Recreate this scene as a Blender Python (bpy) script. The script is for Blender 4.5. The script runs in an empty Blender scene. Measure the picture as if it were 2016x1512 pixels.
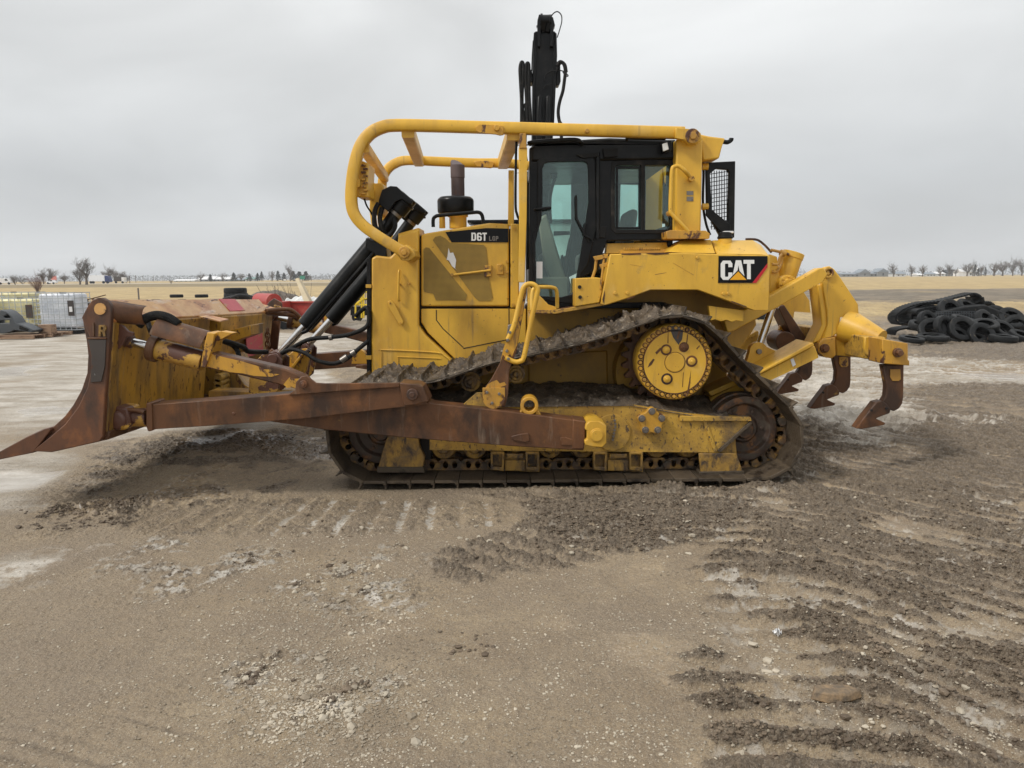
import bpy, bmesh, math, random
import numpy as np
from mathutils import Vector, Matrix, noise
random.seed(7)
SC = bpy.context.scene
COL = SC.collection
F = 1450.0
PITCH, ROLL, CH = math.radians(8.2), math.radians(-0.4), 1.75
CR = Matrix.Rotation(math.radians(90)-PITCH, 3, 'X') @ Matrix.Rotation(ROLL, 3, 'Z')
CAM = Vector((0, 0, CH))
CY = 7.56                                    # centreline of the machine
def ray(u, v): return CR @ Vector(((u-1008)/F, -(v-756)/F, -1))
def P(u, v, Y):
    d = ray(u, v); return CAM + d*(Y/d.y)
def G(u, v, z=0.0):
    d = ray(u, v); return CAM + d*((z-CH)/d.z)
R = math.radians

# ------------------------------------------------------------------ materials
def newmat(name):
    m = bpy.data.materials.new(name); m.use_nodes = True
    nt = m.node_tree; nt.nodes.clear()
    out = nt.nodes.new('ShaderNodeOutputMaterial'); b = nt.nodes.new('ShaderNodeBsdfPrincipled')
    nt.links.new(b.outputs[0], out.inputs[0])
    return m, nt, b, out
def nd(nt, typ, **kw):
    n = nt.nodes.new(typ)
    for k, v in kw.items():
        if k.startswith('i_'): n.inputs[k[2:].replace('_', ' ')].default_value = v
        else: setattr(n, k, v)
    return n
def coord(nt, scale, world=False):
    if world: c = nd(nt, 'ShaderNodeNewGeometry').outputs['Position']
    else:
        va = nd(nt, 'ShaderNodeVectorMath', operation='ADD'); nt.links.new(nd(nt, 'ShaderNodeTexCoord').outputs['Object'], va.inputs[0]); nt.links.new(nd(nt, 'ShaderNodeObjectInfo').outputs['Location'], va.inputs[1]); c = va.outputs[0]
    mp = nd(nt, 'ShaderNodeMapping'); mp.inputs['Scale'].default_value = scale if hasattr(scale, '__len__') else (scale,)*3
    nt.links.new(c, mp.inputs[0]); return mp.outputs[0]
def noise_fac(nt, scale, lo, hi, detail=6, rough=.6, world=False, dist=0.0):
    n = nd(nt, 'ShaderNodeTexNoise'); n.inputs['Scale'].default_value = 1; n.inputs['Detail'].default_value = detail
    n.inputs['Roughness'].default_value = rough; n.inputs['Distortion'].default_value = dist
    nt.links.new(coord(nt, scale, world), n.inputs['Vector'])
    r = nd(nt, 'ShaderNodeMapRange'); r.inputs['From Min'].default_value = lo; r.inputs['From Max'].default_value = hi
    nt.links.new(n.outputs[0], r.inputs[0]); return r.outputs[0], n.outputs[0]
def mixc(nt, fac, a, b, mode='MIX'):
    m = nd(nt, 'ShaderNodeMix', data_type='RGBA', blend_type=mode)
    for i, x in ((0, fac), (6, a), (7, b)):
        if isinstance(x, (tuple, list)): m.inputs[i].default_value = tuple(x)+((1,) if len(x) == 3 else ())
        elif isinstance(x, (int, float)): m.inputs[i].default_value = x
        else: nt.links.new(x, m.inputs[i])
    return m.outputs[2]
def math_(nt, op, a, b=None, clamp=False):
    m = nd(nt, 'ShaderNodeMath', operation=op, use_clamp=clamp)
    for i, x in ((0, a), (1, b)):
        if x is None: continue
        if isinstance(x, (int, float)): m.inputs[i].default_value = x
        else: nt.links.new(x, m.inputs[i])
    return m.outputs[0]
def mat(name, base, rough=.5, metal=0.0, layers=(), var=.12, bump=.0, bscale=40, spec=.5, coat=0, world=False, objrand=0):
    """layers: (colour, scale xyz, lo, hi, detail, roughness)"""
    m, nt, b, out = newmat(name)
    f, _ = noise_fac(nt, 2.3, .3, .7, 5, world=world)
    c = mixc(nt, f, tuple(x*(1-var) for x in base), tuple(min(1, x*(1+var)) for x in base))
    if objrand:
        oi = nd(nt, 'ShaderNodeObjectInfo'); hv = nd(nt, 'ShaderNodeHueSaturation'); nt.links.new(c, hv.inputs['Color']); nt.links.new(math_(nt, 'ADD', math_(nt, 'MULTIPLY', oi.outputs['Random'], objrand), 1-objrand/2), hv.inputs['Value']); c = hv.outputs[0]
    rg = rough
    for (lc, sc, lo, hi, det, lr) in layers:
        f, _ = noise_fac(nt, sc, lo, hi, det, .65, world=world, dist=.3)
        c = mixc(nt, f, c, lc)
        a = nd(nt, 'ShaderNodeMix'); nt.links.new(f, a.inputs[0])
        if isinstance(rg, float): a.inputs[2].default_value = rg
        else: nt.links.new(rg, a.inputs[2])
        a.inputs[3].default_value = lr; rg = a.outputs[0]
    nt.links.new(c, b.inputs['Base Color'])
    if isinstance(rg, float): b.inputs['Roughness'].default_value = rg
    else: nt.links.new(rg, b.inputs['Roughness'])
    b.inputs['Metallic'].default_value = metal
    b.inputs['Specular IOR Level'].default_value = spec
    b.inputs['Coat Weight'].default_value = coat
    if bump:
        _, n = noise_fac(nt, bscale, 0, 1, 6, .65, world=world)
        bp = nd(nt, 'ShaderNodeBump'); bp.inputs['Strength'].default_value = bump; bp.inputs['Distance'].default_value = .02
        nt.links.new(n, bp.inputs['Height']); nt.links.new(bp.outputs[0], b.inputs['Normal'])
    return m
YEL = (.70, .41, .042)
YD = (.42, .23, .03)
RUST = (.085, .034, .018)
MUDC = (.075, .058, .042)
M = {}
M['yellow'] = mat('yellow_paint', YEL, .36, layers=[((.50, .275, .035), (2.5, 2.5, .8), .42, .70, 8, .5), ((.66, .46, .17), (2, 2, 1.3), .56, .80, 9, .65), ((.28, .17, .06), (16, 16, 1.1), .60, .78, 7, .6), ((.30, .2, .09), (5, 5, 3), .62, .80, 8, .7), ((.15, .055, .028), 30, .665, .69, 6, .7), ((.70, .52, .26), (60, 60, 5), .72, .76, 4, .5)], var=.09, bump=.07, bscale=22)
M['yellow_worn'] = mat('worn_yellow_paint', (.55, .29, .03), .42, layers=[((.40, .21, .04), (3, 3, 1), .45, .62, 6, .5), (RUST, (7, 7, 5), .56, .60, 9, .6), ((.10, .07, .05), (9, 9, 2.5), .58, .72, 9, .7)], bump=.15, bscale=30)
M['yellow_dirty'] = mat('muddy_yellow_paint', (.54, .32, .045), .55, layers=[((.27, .155, .035), (4, 4, 2), .40, .68, 9, .6), ((.09, .055, .03), (38, 38, 22), .56, .62, 10, .6), ((.10, .07, .045), (3, 3, 4), .50, .68, 10, .8)], bump=.3, bscale=45)
M['idler'] = mat('grimy_idler_steel', (.055, .033, .022), .5, layers=[((.17, .075, .025), (9, 9, 9), .52, .62, 9, .55), (MUDC, 14, .52, .6, 8, .8)], bump=.3, bscale=30)
M['yellow_shaded'] = mat('shaded_grimy_yellow', (.40, .22, .02), .5, layers=[((.20, .12, .03), (2, 2, 1), .45, .7, 8, .6), (MUDC, (6, 6, 6), .62, .70, 9, .8)], bump=.1, bscale=35)  # darker copy of the yellow: shade put into the colour, plus mud
M['blade_back'] = mat('streaked_yellow_rust', (.50, .27, .03), .35, layers=[((.36, .19, .035), (2, 3.2, .8), .38, .70, 8, .4), ((.10, .06, .03), (2.2, 3, 1.0), .44, .62, 10, .4), (RUST, (22, 22, 9), .58, .63, 9, .5), ((.24, .20, .15), (3, 12, .35), .60, .78, 8, .35)], bump=.1, bscale=20)
M['blade_top'] = mat('scratched_orange_steel', (.60, .34, .12), .3, layers=[((.42, .17, .05), (4, 2, 4), .45, .6, 7, .35), ((.62, .46, .33), (9, 2, 9), .55, .65, 8, .3), ((.10, .04, .03), (16, 2.5, 16), .58, .64, 9, .5)], bump=.12, bscale=14)
M['pink'] = mat('pink_marking_paint', (.55, .09, .11), .5, layers=[((.45, .22, .12), (14, 4, 14), .55, .62, 8, .5)])
M['rust'] = mat('brown_rusty_steel', (.118, .054, .026), .42, layers=[((.20, .085, .032), (3, 3, 3), .5, .66, 8, .45), ((.045, .026, .018), (3, 3, 1.6), .46, .64, 9, .5), ((.24, .18, .13), (11, 11, 1.4), .58, .84, 9, .4), ((.30, .17, .04), (5, 5, 5), .66, .70, 9, .5)], bump=.16, bscale=22, spec=.3)
M['rust_orange'] = mat('orange_rusty_steel', (.115, .048, .024), .45, layers=[((.28, .105, .03), (2.2, 2.2, 2.2), .52, .72, 8, .5), ((.05, .028, .02), (5, 5, 2), .46, .62, 9, .5), ((.25, .20, .15), (10, 10, 2), .62, .84, 9, .4)], bump=.15, bscale=22)
M['rust_yellow'] = mat('rust_through_yellow', (.52, .30, .045), .42, layers=[((.34, .18, .04), 5, .42, .6, 8, .45), ((.10, .042, .028), (1.7, 1.7, 2.4), .485, .50, 10, .42), (RUST, 16, .57, .61, 8, .6)], bump=.15, bscale=22)
M['greywear'] = mat('worn_grey_steel', (.055, .046, .042), .4, layers=[((.3, .3, .3), (30, 30, 10), .68, .72, 5, .4), (RUST, 7, .58, .66, 8, .6)], bump=.1)
M['black'] = mat('black_paint', (.006, .0065, .007), .30, layers=[((.026, .025, .023), (4, 4, 3), .52, .75, 7, .5), ((.10, .09, .075), (20, 20, 12), .70, .76, 6, .6)], bump=.04, spec=.22)
M['blackmat'] = mat('black_rubber', (.010, .010, .010), .62, layers=[((.045, .04, .034), 8, .54, .76, 7, .7)], bump=.15, bscale=60, spec=.2)
M['rubber'] = mat('tyre_rubber', (.012, .013, .014), .5, layers=[((.045, .045, .044), 4, .5, .8, 8, .6), ((.13, .11, .085), 9, .62, .72, 8, .8)], bump=.3, bscale=30, spec=.2)
M['chrome'] = mat('polished_rod', (.62, .62, .62), .16, 1.0, layers=[((.3, .28, .25), (12, 12, 4), .58, .75, 5, .35)])
M['steel'] = mat('bare_steel', (.22, .2, .18), .4, .7, layers=[(RUST, 15, .55, .7, 7, .6)])
M['trackshoe'] = mat('mud_caked_track_steel', (.070, .052, .034), .5, layers=[((.105, .08, .055), (9, 5, 9), .46, .66, 9, .75), ((.026, .018, .012), (9, 5, 9), .50, .64, 8, .4), ((.18, .145, .105), 22, .63, .72, 8, .8)], bump=.5, bscale=28, spec=.35, objrand=.9)
M['yellow_grime'] = mat('grime_coated_yellow', (.36, .205, .035), .55, layers=[((.12, .075, .035), (9, 9, 5), .40, .62, 9, .6), ((.05, .034, .024), (14, 14, 8), .50, .62, 9, .6), ((.13, .10, .07), (6, 6, 9), .58, .70, 9, .8)], bump=.4, bscale=40)
M['link'] = mat('rusty_track_link', (.28, .155, .035), .5, layers=[((.10, .05, .025), 14, .42, .58, 8, .6), (MUDC, 7, .46, .60, 8, .8)], bump=.3, bscale=40)
M['dark'] = mat('dark_cavity_shade', (.012, .010, .009), .8)  # near-black: the shade of gaps and grooves put into the colour
M['mud'] = mat('wet_clumped_mud', (.115, .086, .058), .55, layers=[((.040, .029, .020), 10, .44, .58, 9, .45), ((.31, .25, .18), (30, 30, 30), .57, .66, 8, .7), ((.36, .31, .25), 5, .58, .75, 8, .8)], bump=1, bscale=55)
M['exhaust'] = mat('heat_stained_steel', (.085, .06, .06), .5, layers=[((.14, .06, .03), (6, 6, 3), .5, .62, 7, .6)], bump=.1)
M['exhaust_top'] = mat('lilac_grey_stack', (.115, .085, .085), .5, var=.08)
M['white'] = mat('white_lettering', (.80, .80, .78), .4, var=.03)
M['orange'] = mat('orange_triangle', (.80, .38, .01), .4, var=.03)
M['red'] = mat('red_decal', (.48, .012, .02), .4, var=.05)
M['decalblack'] = mat('black_decal', (.009, .0095, .011), .4, var=.05, spec=.15)
M['seat'] = mat('grey_seat_cloth', (.11, .105, .095), .8)
M['beige'] = mat('beige_console', (.27, .24, .18), .6)
M['lamp'] = mat('lamp_lens', (.7, .7, .66), .15)
M['redpaint'] = mat('faded_red_paint', (.36, .035, .025), .4, layers=[((.45, .12, .09), 2, .5, .8, 6, .5)])
M['whitepaint'] = mat('white_paint', (.72, .72, .72), .5, var=.05)
M['bluepaint'] = mat('navy_paint', (.02, .035, .12), .4)
M['yelpaint'] = mat('bright_yellow_paint', (.72, .52, .03), .45)
M['wood'] = mat('weathered_wood', (.26, .17, .11), .8, layers=[((.13, .07, .045), (3, 14, 14), .5, .62, 7, .8)], bump=.2)
M['palewood'] = mat('pale_new_wood', (.50, .42, .28), .7, bump=.1)
M['castgrey'] = mat('dark_grey_casting', (.055, .062, .07), .45, layers=[((.12, .12, .12), 5, .55, .75, 6, .6)])
M['poly'] = mat('translucent_white_tank', (.78, .80, .84), .4, layers=[((.60, .64, .70), (1, 1, 3), .4, .6, 4, .4)])
M['polyyel'] = mat('yellowed_tank', (.78, .72, .42), .4, layers=[((.62, .56, .30), (1, 1, 3), .4, .6, 4, .4)])
M['galv'] = mat('galvanised_cage', (.42, .45, .47), .5, 0)
M['mesh'] = None
def perforated():
    m, nt, b, out = newmat('perforated_olive_sheet')
    vo = nd(nt, 'ShaderNodeTexVoronoi'); vo.inputs['Scale'].default_value = 1; vo.inputs['Randomness'].default_value = 0
    nt.links.new(coord(nt, (95, 1, 95)), vo.inputs['Vector'])
    r = nd(nt, 'ShaderNodeMapRange'); r.inputs['From Min'].default_value = .28; r.inputs['From Max'].default_value = .42
    nt.links.new(vo.outputs['Distance'], r.inputs[0])
    f, _ = noise_fac(nt, (4, 4, 3), .4, .7)
    c1 = mixc(nt, f, (.34, .21, .03), (.46, .29, .045))
    c = mixc(nt, r.outputs[0], (.05, .03, .01), c1)
    nt.links.new(c, b.inputs['Base Color']); b.inputs['Roughness'].default_value = .6
    return m
M['mesh'] = perforated()
def glassmat(name, tint):
    m, nt, b, out = newmat(name); nt.nodes.remove(b)
    t = nd(nt, 'ShaderNodeBsdfTransparent'); t.inputs[0].default_value = tint+(1,)
    g = nd(nt, 'ShaderNodeBsdfGlossy'); g.inputs['Roughness'].default_value = .04; g.inputs[0].default_value = (.8, .9, .9, 1)
    fr = nd(nt, 'ShaderNodeFresnel'); fr.inputs[0].default_value = 1.5
    fa = math_(nt, 'ADD', fr.outputs[0], .03)
    mx = nd(nt, 'ShaderNodeMixShader'); nt.links.new(fa, mx.inputs[0]); nt.links.new(t.outputs[0], mx.inputs[1]); nt.links.new(g.outputs[0], mx.inputs[2])
    d = nd(nt, 'ShaderNodeBsdfDiffuse'); d.inputs[0].default_value = (.22, .26, .24, 1)
    f, _ = noise_fac(nt, (5, 5, 4), .42, .85)
    f2 = math_(nt, 'MULTIPLY', f, .06); f2 = math_(nt, 'ADD', f2, .01)
    m2 = nd(nt, 'ShaderNodeMixShader'); nt.links.new(f2, m2.inputs[0]); nt.links.new(mx.outputs[0], m2.inputs[1]); nt.links.new(d.outputs[0], m2.inputs[2])
    nt.links.new(m2.outputs[0], out.inputs[0]); return m
M['glass'] = glassmat('dusty_teal_glass', (.80, .93, .90))

# ------------------------------------------------------------------ mesh builder
LOC = {}
def empty(name, loc, label=None, cat=None, group=None, parent=None, rz=0):
    o = bpy.data.objects.new(name, None); COL.objects.link(o)
    o.empty_display_size = .2
    w = Vector(loc); LOC[o.name] = w
    if parent: o.parent = parent; o.location = w-LOC[parent.name]
    else: o.location = w
    o.rotation_euler = (0, 0, rz)
    if label: o['label'] = label
    if cat: o['category'] = cat
    if group: o['group'] = group
    return o
class B:
    def __init__(s): s.v = []; s.f = []
    def add(s, vs, fs):
        n = len(s.v); s.v += [Vector(x) for x in vs]; s.f += [[i+n for i in f] for f in fs]
    def hexa(s, a, b):       # a, b : 4 corners each (same winding)
        s.add(list(a)+list(b), [(3, 2, 1, 0), (4, 5, 6, 7), (0, 1, 5, 4), (1, 2, 6, 5), (2, 3, 7, 6), (3, 0, 4, 7)])
    def box(s, x0, x1, y0, y1, z0, z1):
        s.hexa([(x0, y0, z0), (x1, y0, z0), (x1, y0, z1), (x0, y0, z1)], [(x0, y1, z0), (x1, y1, z0), (x1, y1, z1), (x0, y1, z1)])
    def prism(s, pts, Y0, Y1, holes=(), Yp=None, shear=0.0, world=False):
        Yp = Y0 if Yp is None else Yp
        def cv(q):
            if world: return [(a, c) for a, c in q]
            return [(p.x, p.z) for p in (P(a, b, Yp) for a, b in q)]
        loops = [cv(pts)]+[cv(h) for h in holes]
        flat = [(x, z) for l in loops for x, z in l]
        if len(loops) == 1 and len(flat) <= 4: tris = [list(range(len(flat)))]
        elif len(loops) > 1:
            from mathutils.geometry import delaunay_2d_cdt
            ed = []; k = 0
            for l in loops: ed += [(k+i, k+(i+1) % len(l)) for i in range(len(l))]; k += len(l)
            ov, oe, of, origv, _, _ = delaunay_2d_cdt([Vector(q) for q in flat], ed, [], 0, 1e-6)
            tris = []; new = {}
            for i in range(len(ov)):
                if not origv[i]: new[i] = len(flat); flat.append((ov[i].x, ov[i].y))
            for t in of:
                c = sum((ov[i] for i in t), Vector((0, 0)))/len(t); par = False
                for l in loops:
                    for i in range(len(l)):
                        (ax, ay), (bx, by) = l[i], l[(i+1) % len(l)]
                        if (ay > c.y) != (by > c.y) and c.x < (bx-ax)*(c.y-ay)/(by-ay)+ax: par = not par
                if par: tris.append([origv[i][0] if origv[i] else new[i] for i in t])
        else:
            from mathutils.geometry import tessellate_polygon
            tris = [list(t) for t in tessellate_polygon([[Vector((x, z, 0)) for x, z in l] for l in loops])]
        n = len(flat); vs = [(x, Y0, z) for x, z in flat]+[(x, Y1, z+shear*(Y1-Y0)) for x, z in flat]
        fs = []
        for t in tris:
            fs.append(t); fs.append([i+n for i in reversed(t)])
        k = 0
        for l in loops:
            m = len(l)
            for i in range(m):
                j = (i+1) % m; fs.append([k+i, k+j, k+j+n, k+i+n])
            k += m
        s.add(vs, fs)
    def tube(s, pts, r, seg=10, rad=None, closed=False, cap=True, sq=False):
        pts = [Vector(p) for p in pts]; n = len(pts); rings = []
        up = None
        for i in range(n):
            if closed: t = pts[(i+1) % n]-pts[i-1]
            else: t = pts[min(i+1, n-1)]-pts[max(i-1, 0)]
            t.normalize()
            if up is None: up = Vector((0, 1, 0)) if abs(t.y) < .9 else Vector((0, 0, 1))
            a = (up-t*up.dot(t)).normalized(); b = t.cross(a); up = a
            rr = rad[i] if rad else r
            ring = []
            for k in range(seg):
                an = 2*math.pi*(k+.5)/seg
                ca, sa = math.cos(an), math.sin(an)
                if sq: ca, sa = ((.8, 1), (-.8, 1), (-1, .8), (-1, -.8), (-.8, -1), (.8, -1), (1, -.8), (1, .8))[k]
                ring.append(pts[i]+a*ca*rr+b*sa*rr)
            rings.append(ring)
        vs = [p for r_ in rings for p in r_]; fs = []
        for i in range(n if closed else n-1):
            j = (i+1) % n
            for k in range(seg):
                l = (k+1) % seg
                fs.append([i*seg+k, i*seg+l, j*seg+l, j*seg+k])
        if cap and not closed:
            fs.append(list(range(seg))[::-1]); fs.append([(n-1)*seg+k for k in range(seg)])
        s.add(vs, fs)
    def cyl(s, c, y0, y1, r, seg=24, r1=None, rin=0):    # axis along Y, c=(x,z)
        r1 = r if r1 is None else r1
        vs = []; fs = []
        for (y, rr) in ((y0, r), (y1, r1)):
            for k in range(seg):
                a = 2*math.pi*k/seg; vs.append((c[0]+rr*math.cos(a), y, c[1]+rr*math.sin(a)))
        if rin:
            for y in (y0, y1):
                for k in range(seg):
                    a = 2*math.pi*k/seg; vs.append((c[0]+rin*math.cos(a), y, c[1]+rin*math.sin(a)))
            for k in range(seg):
                l = (k+1) % seg
                fs += [[k, l, seg+l, seg+k], [2*seg+k, 3*seg+k, 3*seg+l, 2*seg+l], [k, 2*seg+k, 2*seg+l, l], [seg+k, seg+l, 3*seg+l, 3*seg+k]]
        else:
            for k in range(seg):
                l = (k+1) % seg; fs.append([k, l, seg+l, seg+k])
            fs += [list(range(seg)), [seg+k for k in range(seg)][::-1]]
        s.add(vs, fs)
    def lathe(s, c, prof, seg=32, axis='y', start=0):      # prof: (y, r) ; axis y about (x,z)=c or axis z about (x,y)=c
        vs = []; fs = []; n = len(prof)
        for (y, r) in prof:
            for k in range(seg):
                a = 2*math.pi*k/seg
                if axis == 'y': vs.append((c[0]+r*math.cos(a), y, c[1]+r*math.sin(a)))
                else: vs.append((c[0]+r*math.cos(a), c[1]+r*math.sin(a), y))
        for i in range(n-1):
            for k in range(seg):
                l = (k+1) % seg; fs.append([i*seg+k, i*seg+l, (i+1)*seg+l, (i+1)*seg+k])
        if prof[0][1] > 1e-4: fs.append(list(range(seg))[::-1])
        if prof[-1][1] > 1e-4: fs.append([(n-1)*seg+k for k in range(seg)])
        s.add(vs, fs)
    def done_each(s, name, m, parent=None, bevel=0.0, **kw):
        n = len(s.v); p = list(range(n))
        def find(a):
            while p[a] != a: p[a] = p[p[a]]; a = p[a]
            return a
        for f in s.f:
            for i in f[1:]: p[find(i)] = find(f[0])
        isl = {}
        for i in range(n): isl.setdefault(find(i), []).append(i)
        gr = []
        for g in isl.values():
            lo = [min(s.v[i][k] for i in g)-.002 for k in range(3)]; hi = [max(s.v[i][k] for i in g)+.002 for k in range(3)]
            hit = [q for q in gr if all(q[1][k] <= hi[k] and q[2][k] >= lo[k] for k in range(3))]
            for q in hit:
                gr.remove(q); g = g+q[0]; lo = [min(a, b) for a, b in zip(lo, q[1])]; hi = [max(a, b) for a, b in zip(hi, q[2])]
            gr.append((g, lo, hi))
        o = None
        for g, _, _ in gr:
            st = set(g); mp = {i: k for k, i in enumerate(g)}; b = B(); b.v = [s.v[i] for i in g]; b.f = [[mp[i] for i in f] for f in s.f if f[0] in st]
            o = b.done(name, m, parent, bevel, **kw)
        return o
    def done(s, name, m, parent=None, bevel=0.0, smooth=38, mirror=False, label=None, seg=2, keep=None):
        vs = [Vector(v) for v in s.v]; fs = [list(f) for f in s.f]
        if mirror: vs = [Vector((v.x, 2*CY-v.y, v.z)) for v in vs]; fs = [f[::-1] for f in fs]
        lo = Vector([min(v[i] for v in vs) for i in range(3)]); hi = Vector([max(v[i] for v in vs) for i in range(3)])
        c = (lo+hi)/2 if parent else Vector(((lo.x+hi.x)/2, (lo.y+hi.y)/2, lo.z))
        me = bpy.data.meshes.new(name); me.from_pydata([v-c for v in vs], [], fs)
        bm = bmesh.new(); bm.from_mesh(me); bmesh.ops.recalc_face_normals(bm, faces=bm.faces); bm.to_mesh(me); bm.free()
        me.materials.append(M[m] if isinstance(m, str) else m)
        if smooth:
            me.polygons.foreach_set('use_smooth', [True]*len(me.polygons)); me.set_sharp_from_angle(angle=R(smooth))
        o = bpy.data.objects.new(name, me); COL.objects.link(o); LOC[o.name] = c
        if parent: o.parent = parent; o.location = c-LOC[parent.name]
        else: o.location = c
        if bevel:
            bv = o.modifiers.new('bevel', 'BEVEL'); bv.width = bevel; bv.segments = seg; bv.limit_method = 'ANGLE'; bv.angle_limit = R(50)
        if label: o['label'] = label
        return o
def tag(o, label=None, cat=None, group=None, kind=None):
    for k, v in (('label', label), ('category', cat), ('group', group), ('kind', kind)):
        if v: o[k] = v
    return o
def circ(cu, cv, r, n=20, a0=0, a1=360):
    return [(cu+r*math.cos(R(a0+(a1-a0)*i/n)), cv+r*math.sin(R(a0+(a1-a0)*i/n))) for i in range(n if a1-a0 == 360 else n+1)]
def smoothpath(pts, n=6, closed=False):
    pts = [Vector(p) for p in pts]; out = []; m = len(pts)
    for i in range(m if closed else m-1):
        if closed: p0, p1, p2, p3 = pts[i-1], pts[i], pts[(i+1) % m], pts[(i+2) % m]
        else: p0, p1, p2, p3 = pts[max(i-1, 0)], pts[i], pts[i+1], pts[min(i+2, m-1)]
        for k in range(n):
            t = k/n
            out.append(.5*((2*p1)+(p2-p0)*t+(2*p0-5*p1+4*p2-p3)*t*t+(3*p1-p0-3*p2+p3)*t**3))
    if not closed: out.append(pts[-1])
    return out
def pp(l, Y): return [P(u, v, Y) for u, v in l]
def prt(parent, name, m, pts, Y0, Y1, holes=(), bevel=.006, both=False, Yp=None, **kw):
    b = B(); b.prism(pts, Y0, Y1, holes, Yp)
    o = b.done(name, m, parent, bevel, **kw)
    if both: b.done(name, m, parent, bevel, mirror=True, **kw)
    return o
def tub(parent, name, m, l, r, seg=12, n=6, both=False, smooth=True, **kw):
    b = B(); pts = [P(*q) for q in l]
    b.tube(smoothpath(pts, n) if smooth and len(pts) > 2 else pts, r, seg, **kw)
    o = b.done(name, m, parent, smooth=50)
    if both: b.done(name, m, parent, smooth=50, mirror=True)
    return o
# ================================================================== BULLDOZER
Z = empty('bulldozer', (0.1, CY, 0), 'mud-caked yellow crawler bulldozer with rusty blade, black cab and rear ripper', 'bulldozer')
TN, TI = 5.96, 6.875                         # outer / inner edge of the near track shoes
# ---- track path
ctrl = [(1505, 949), (1545, 934), (1574, 905), (1585, 870), (1582, 838), (1565, 807), (1500, 742), (1450, 692), (1418, 655), (1385, 630), (1350, 619), (1312, 618),
        (1265, 634), (1200, 657), (1120, 679), (1040, 697), (960, 714), (900, 734), (850, 750), (800, 754), (740, 757), (698, 767), (665, 792), (646, 825), (640, 862), (650, 903), (674, 933), (705, 949)]
wp = [P(u, v, TN) for u, v in ctrl]
wp = [Vector((p.x, p.z)) for p in wp]
for q in (wp[0], wp[-1]): q.y = .062
base = [Vector((wp[-1].x+(wp[0].x-wp[-1].x)*i/8, .058)) for i in range(1, 8)]
loop = smoothpath(wp+base, 12, True)
seg = [(loop[(i+1) % len(loop)]-loop[i]).length for i in range(len(loop))]
TL = sum(seg); NS = 46; pitch = TL/NS
def along(d):
    d %= TL
    for i, s_ in enumerate(seg):
        if d <= s_: return loop[i].lerp(loop[(i+1) % len(loop)], d/s_)
        d -= s_
    return loop[0].copy()
joints = [along(i*pitch+.05) for i in range(NS)]
cen = sum(loop, Vector((0, 0)))/len(loop)
area = sum(loop[i].x*loop[(i+1) % len(loop)].y-loop[(i+1) % len(loop)].x*loop[i].y for i in range(len(loop)))
sgn = 1 if area > 0 else -1
def frame(i):
    a, b = joints[i], joints[(i+1) % NS]; t = (b-a); L = t.length; t.normalize()
    n = Vector((t.y, -t.x))*sgn          # outward
    return a, b, t, n, L
def quadprism(bb, a, t, n, s0, s1, n0, n1, y0, y1):
    pts = [a+t*s0+n*n0, a+t*s1+n*n0, a+t*s1+n*n1, a+t*s0+n*n1]
    bb.hexa([(p.x, y0, p.y) for p in pts], [(p.x, y1, p.y) for p in pts])
ch = B()
for i in range(NS):
    a, b, t, n, L = frame(i)
    for (y0, y1, hol) in ((6.29, 6.33, True), (6.50, 6.54, False)):
        ol = [(0, -.025), (L, -.025), (L, -.10), (L*.86, -.125), (L*.14, -.125), (0, -.10)]
        hs = []
        if hol:
            for c in (.32, .72):
                hs.append([(L*c+.024*math.cos(x), -.074+.036*math.sin(x)) for x in [2*math.pi*k/10 for k in range(10)]])
        cv = lambda q: [tuple(a+t*s_+n*m_) for s_, m_ in q]
        ch.prism(cv(ol), y0, y1, [cv(h) for h in hs], world=True)
    quadprism(ch, a, t, n, -.02, L*.2, -.10, -.03, 6.272, 6.556)
    p = a-n*.068; ch.cyl((p.x, p.y), 6.262, 6.57, .030, 12)
def shoe(i, near=True):
    a, b, t, n, L = frame(i); bb = B(); j = random.uniform(-.004, .004)
    quadprism(bb, a, t, n, .003, L*.985, -.026, .0, TN+j, TI+j)
    quadprism(bb, a, t, n, L*.84, L*1.0, .0, .012, TN+j, TI+j)
    pts = [a+t*(L*.90)+n*.012, a+t*(L*.995)+n*.012, a+t*(L*.975)+n*.064, a+t*(L*.92)+n*.064]
    bb.hexa([(p.x, TN+.012+j, p.y) for p in pts], [(p.x, TI-.012+j, p.y) for p in pts])
    for yy in (6.37, 6.46):
        for ss in (.3, .6):
            quadprism(bb, a, t, n, L*ss, L*ss+.03, 0, .012, yy, yy+.03)
    return bb
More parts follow.
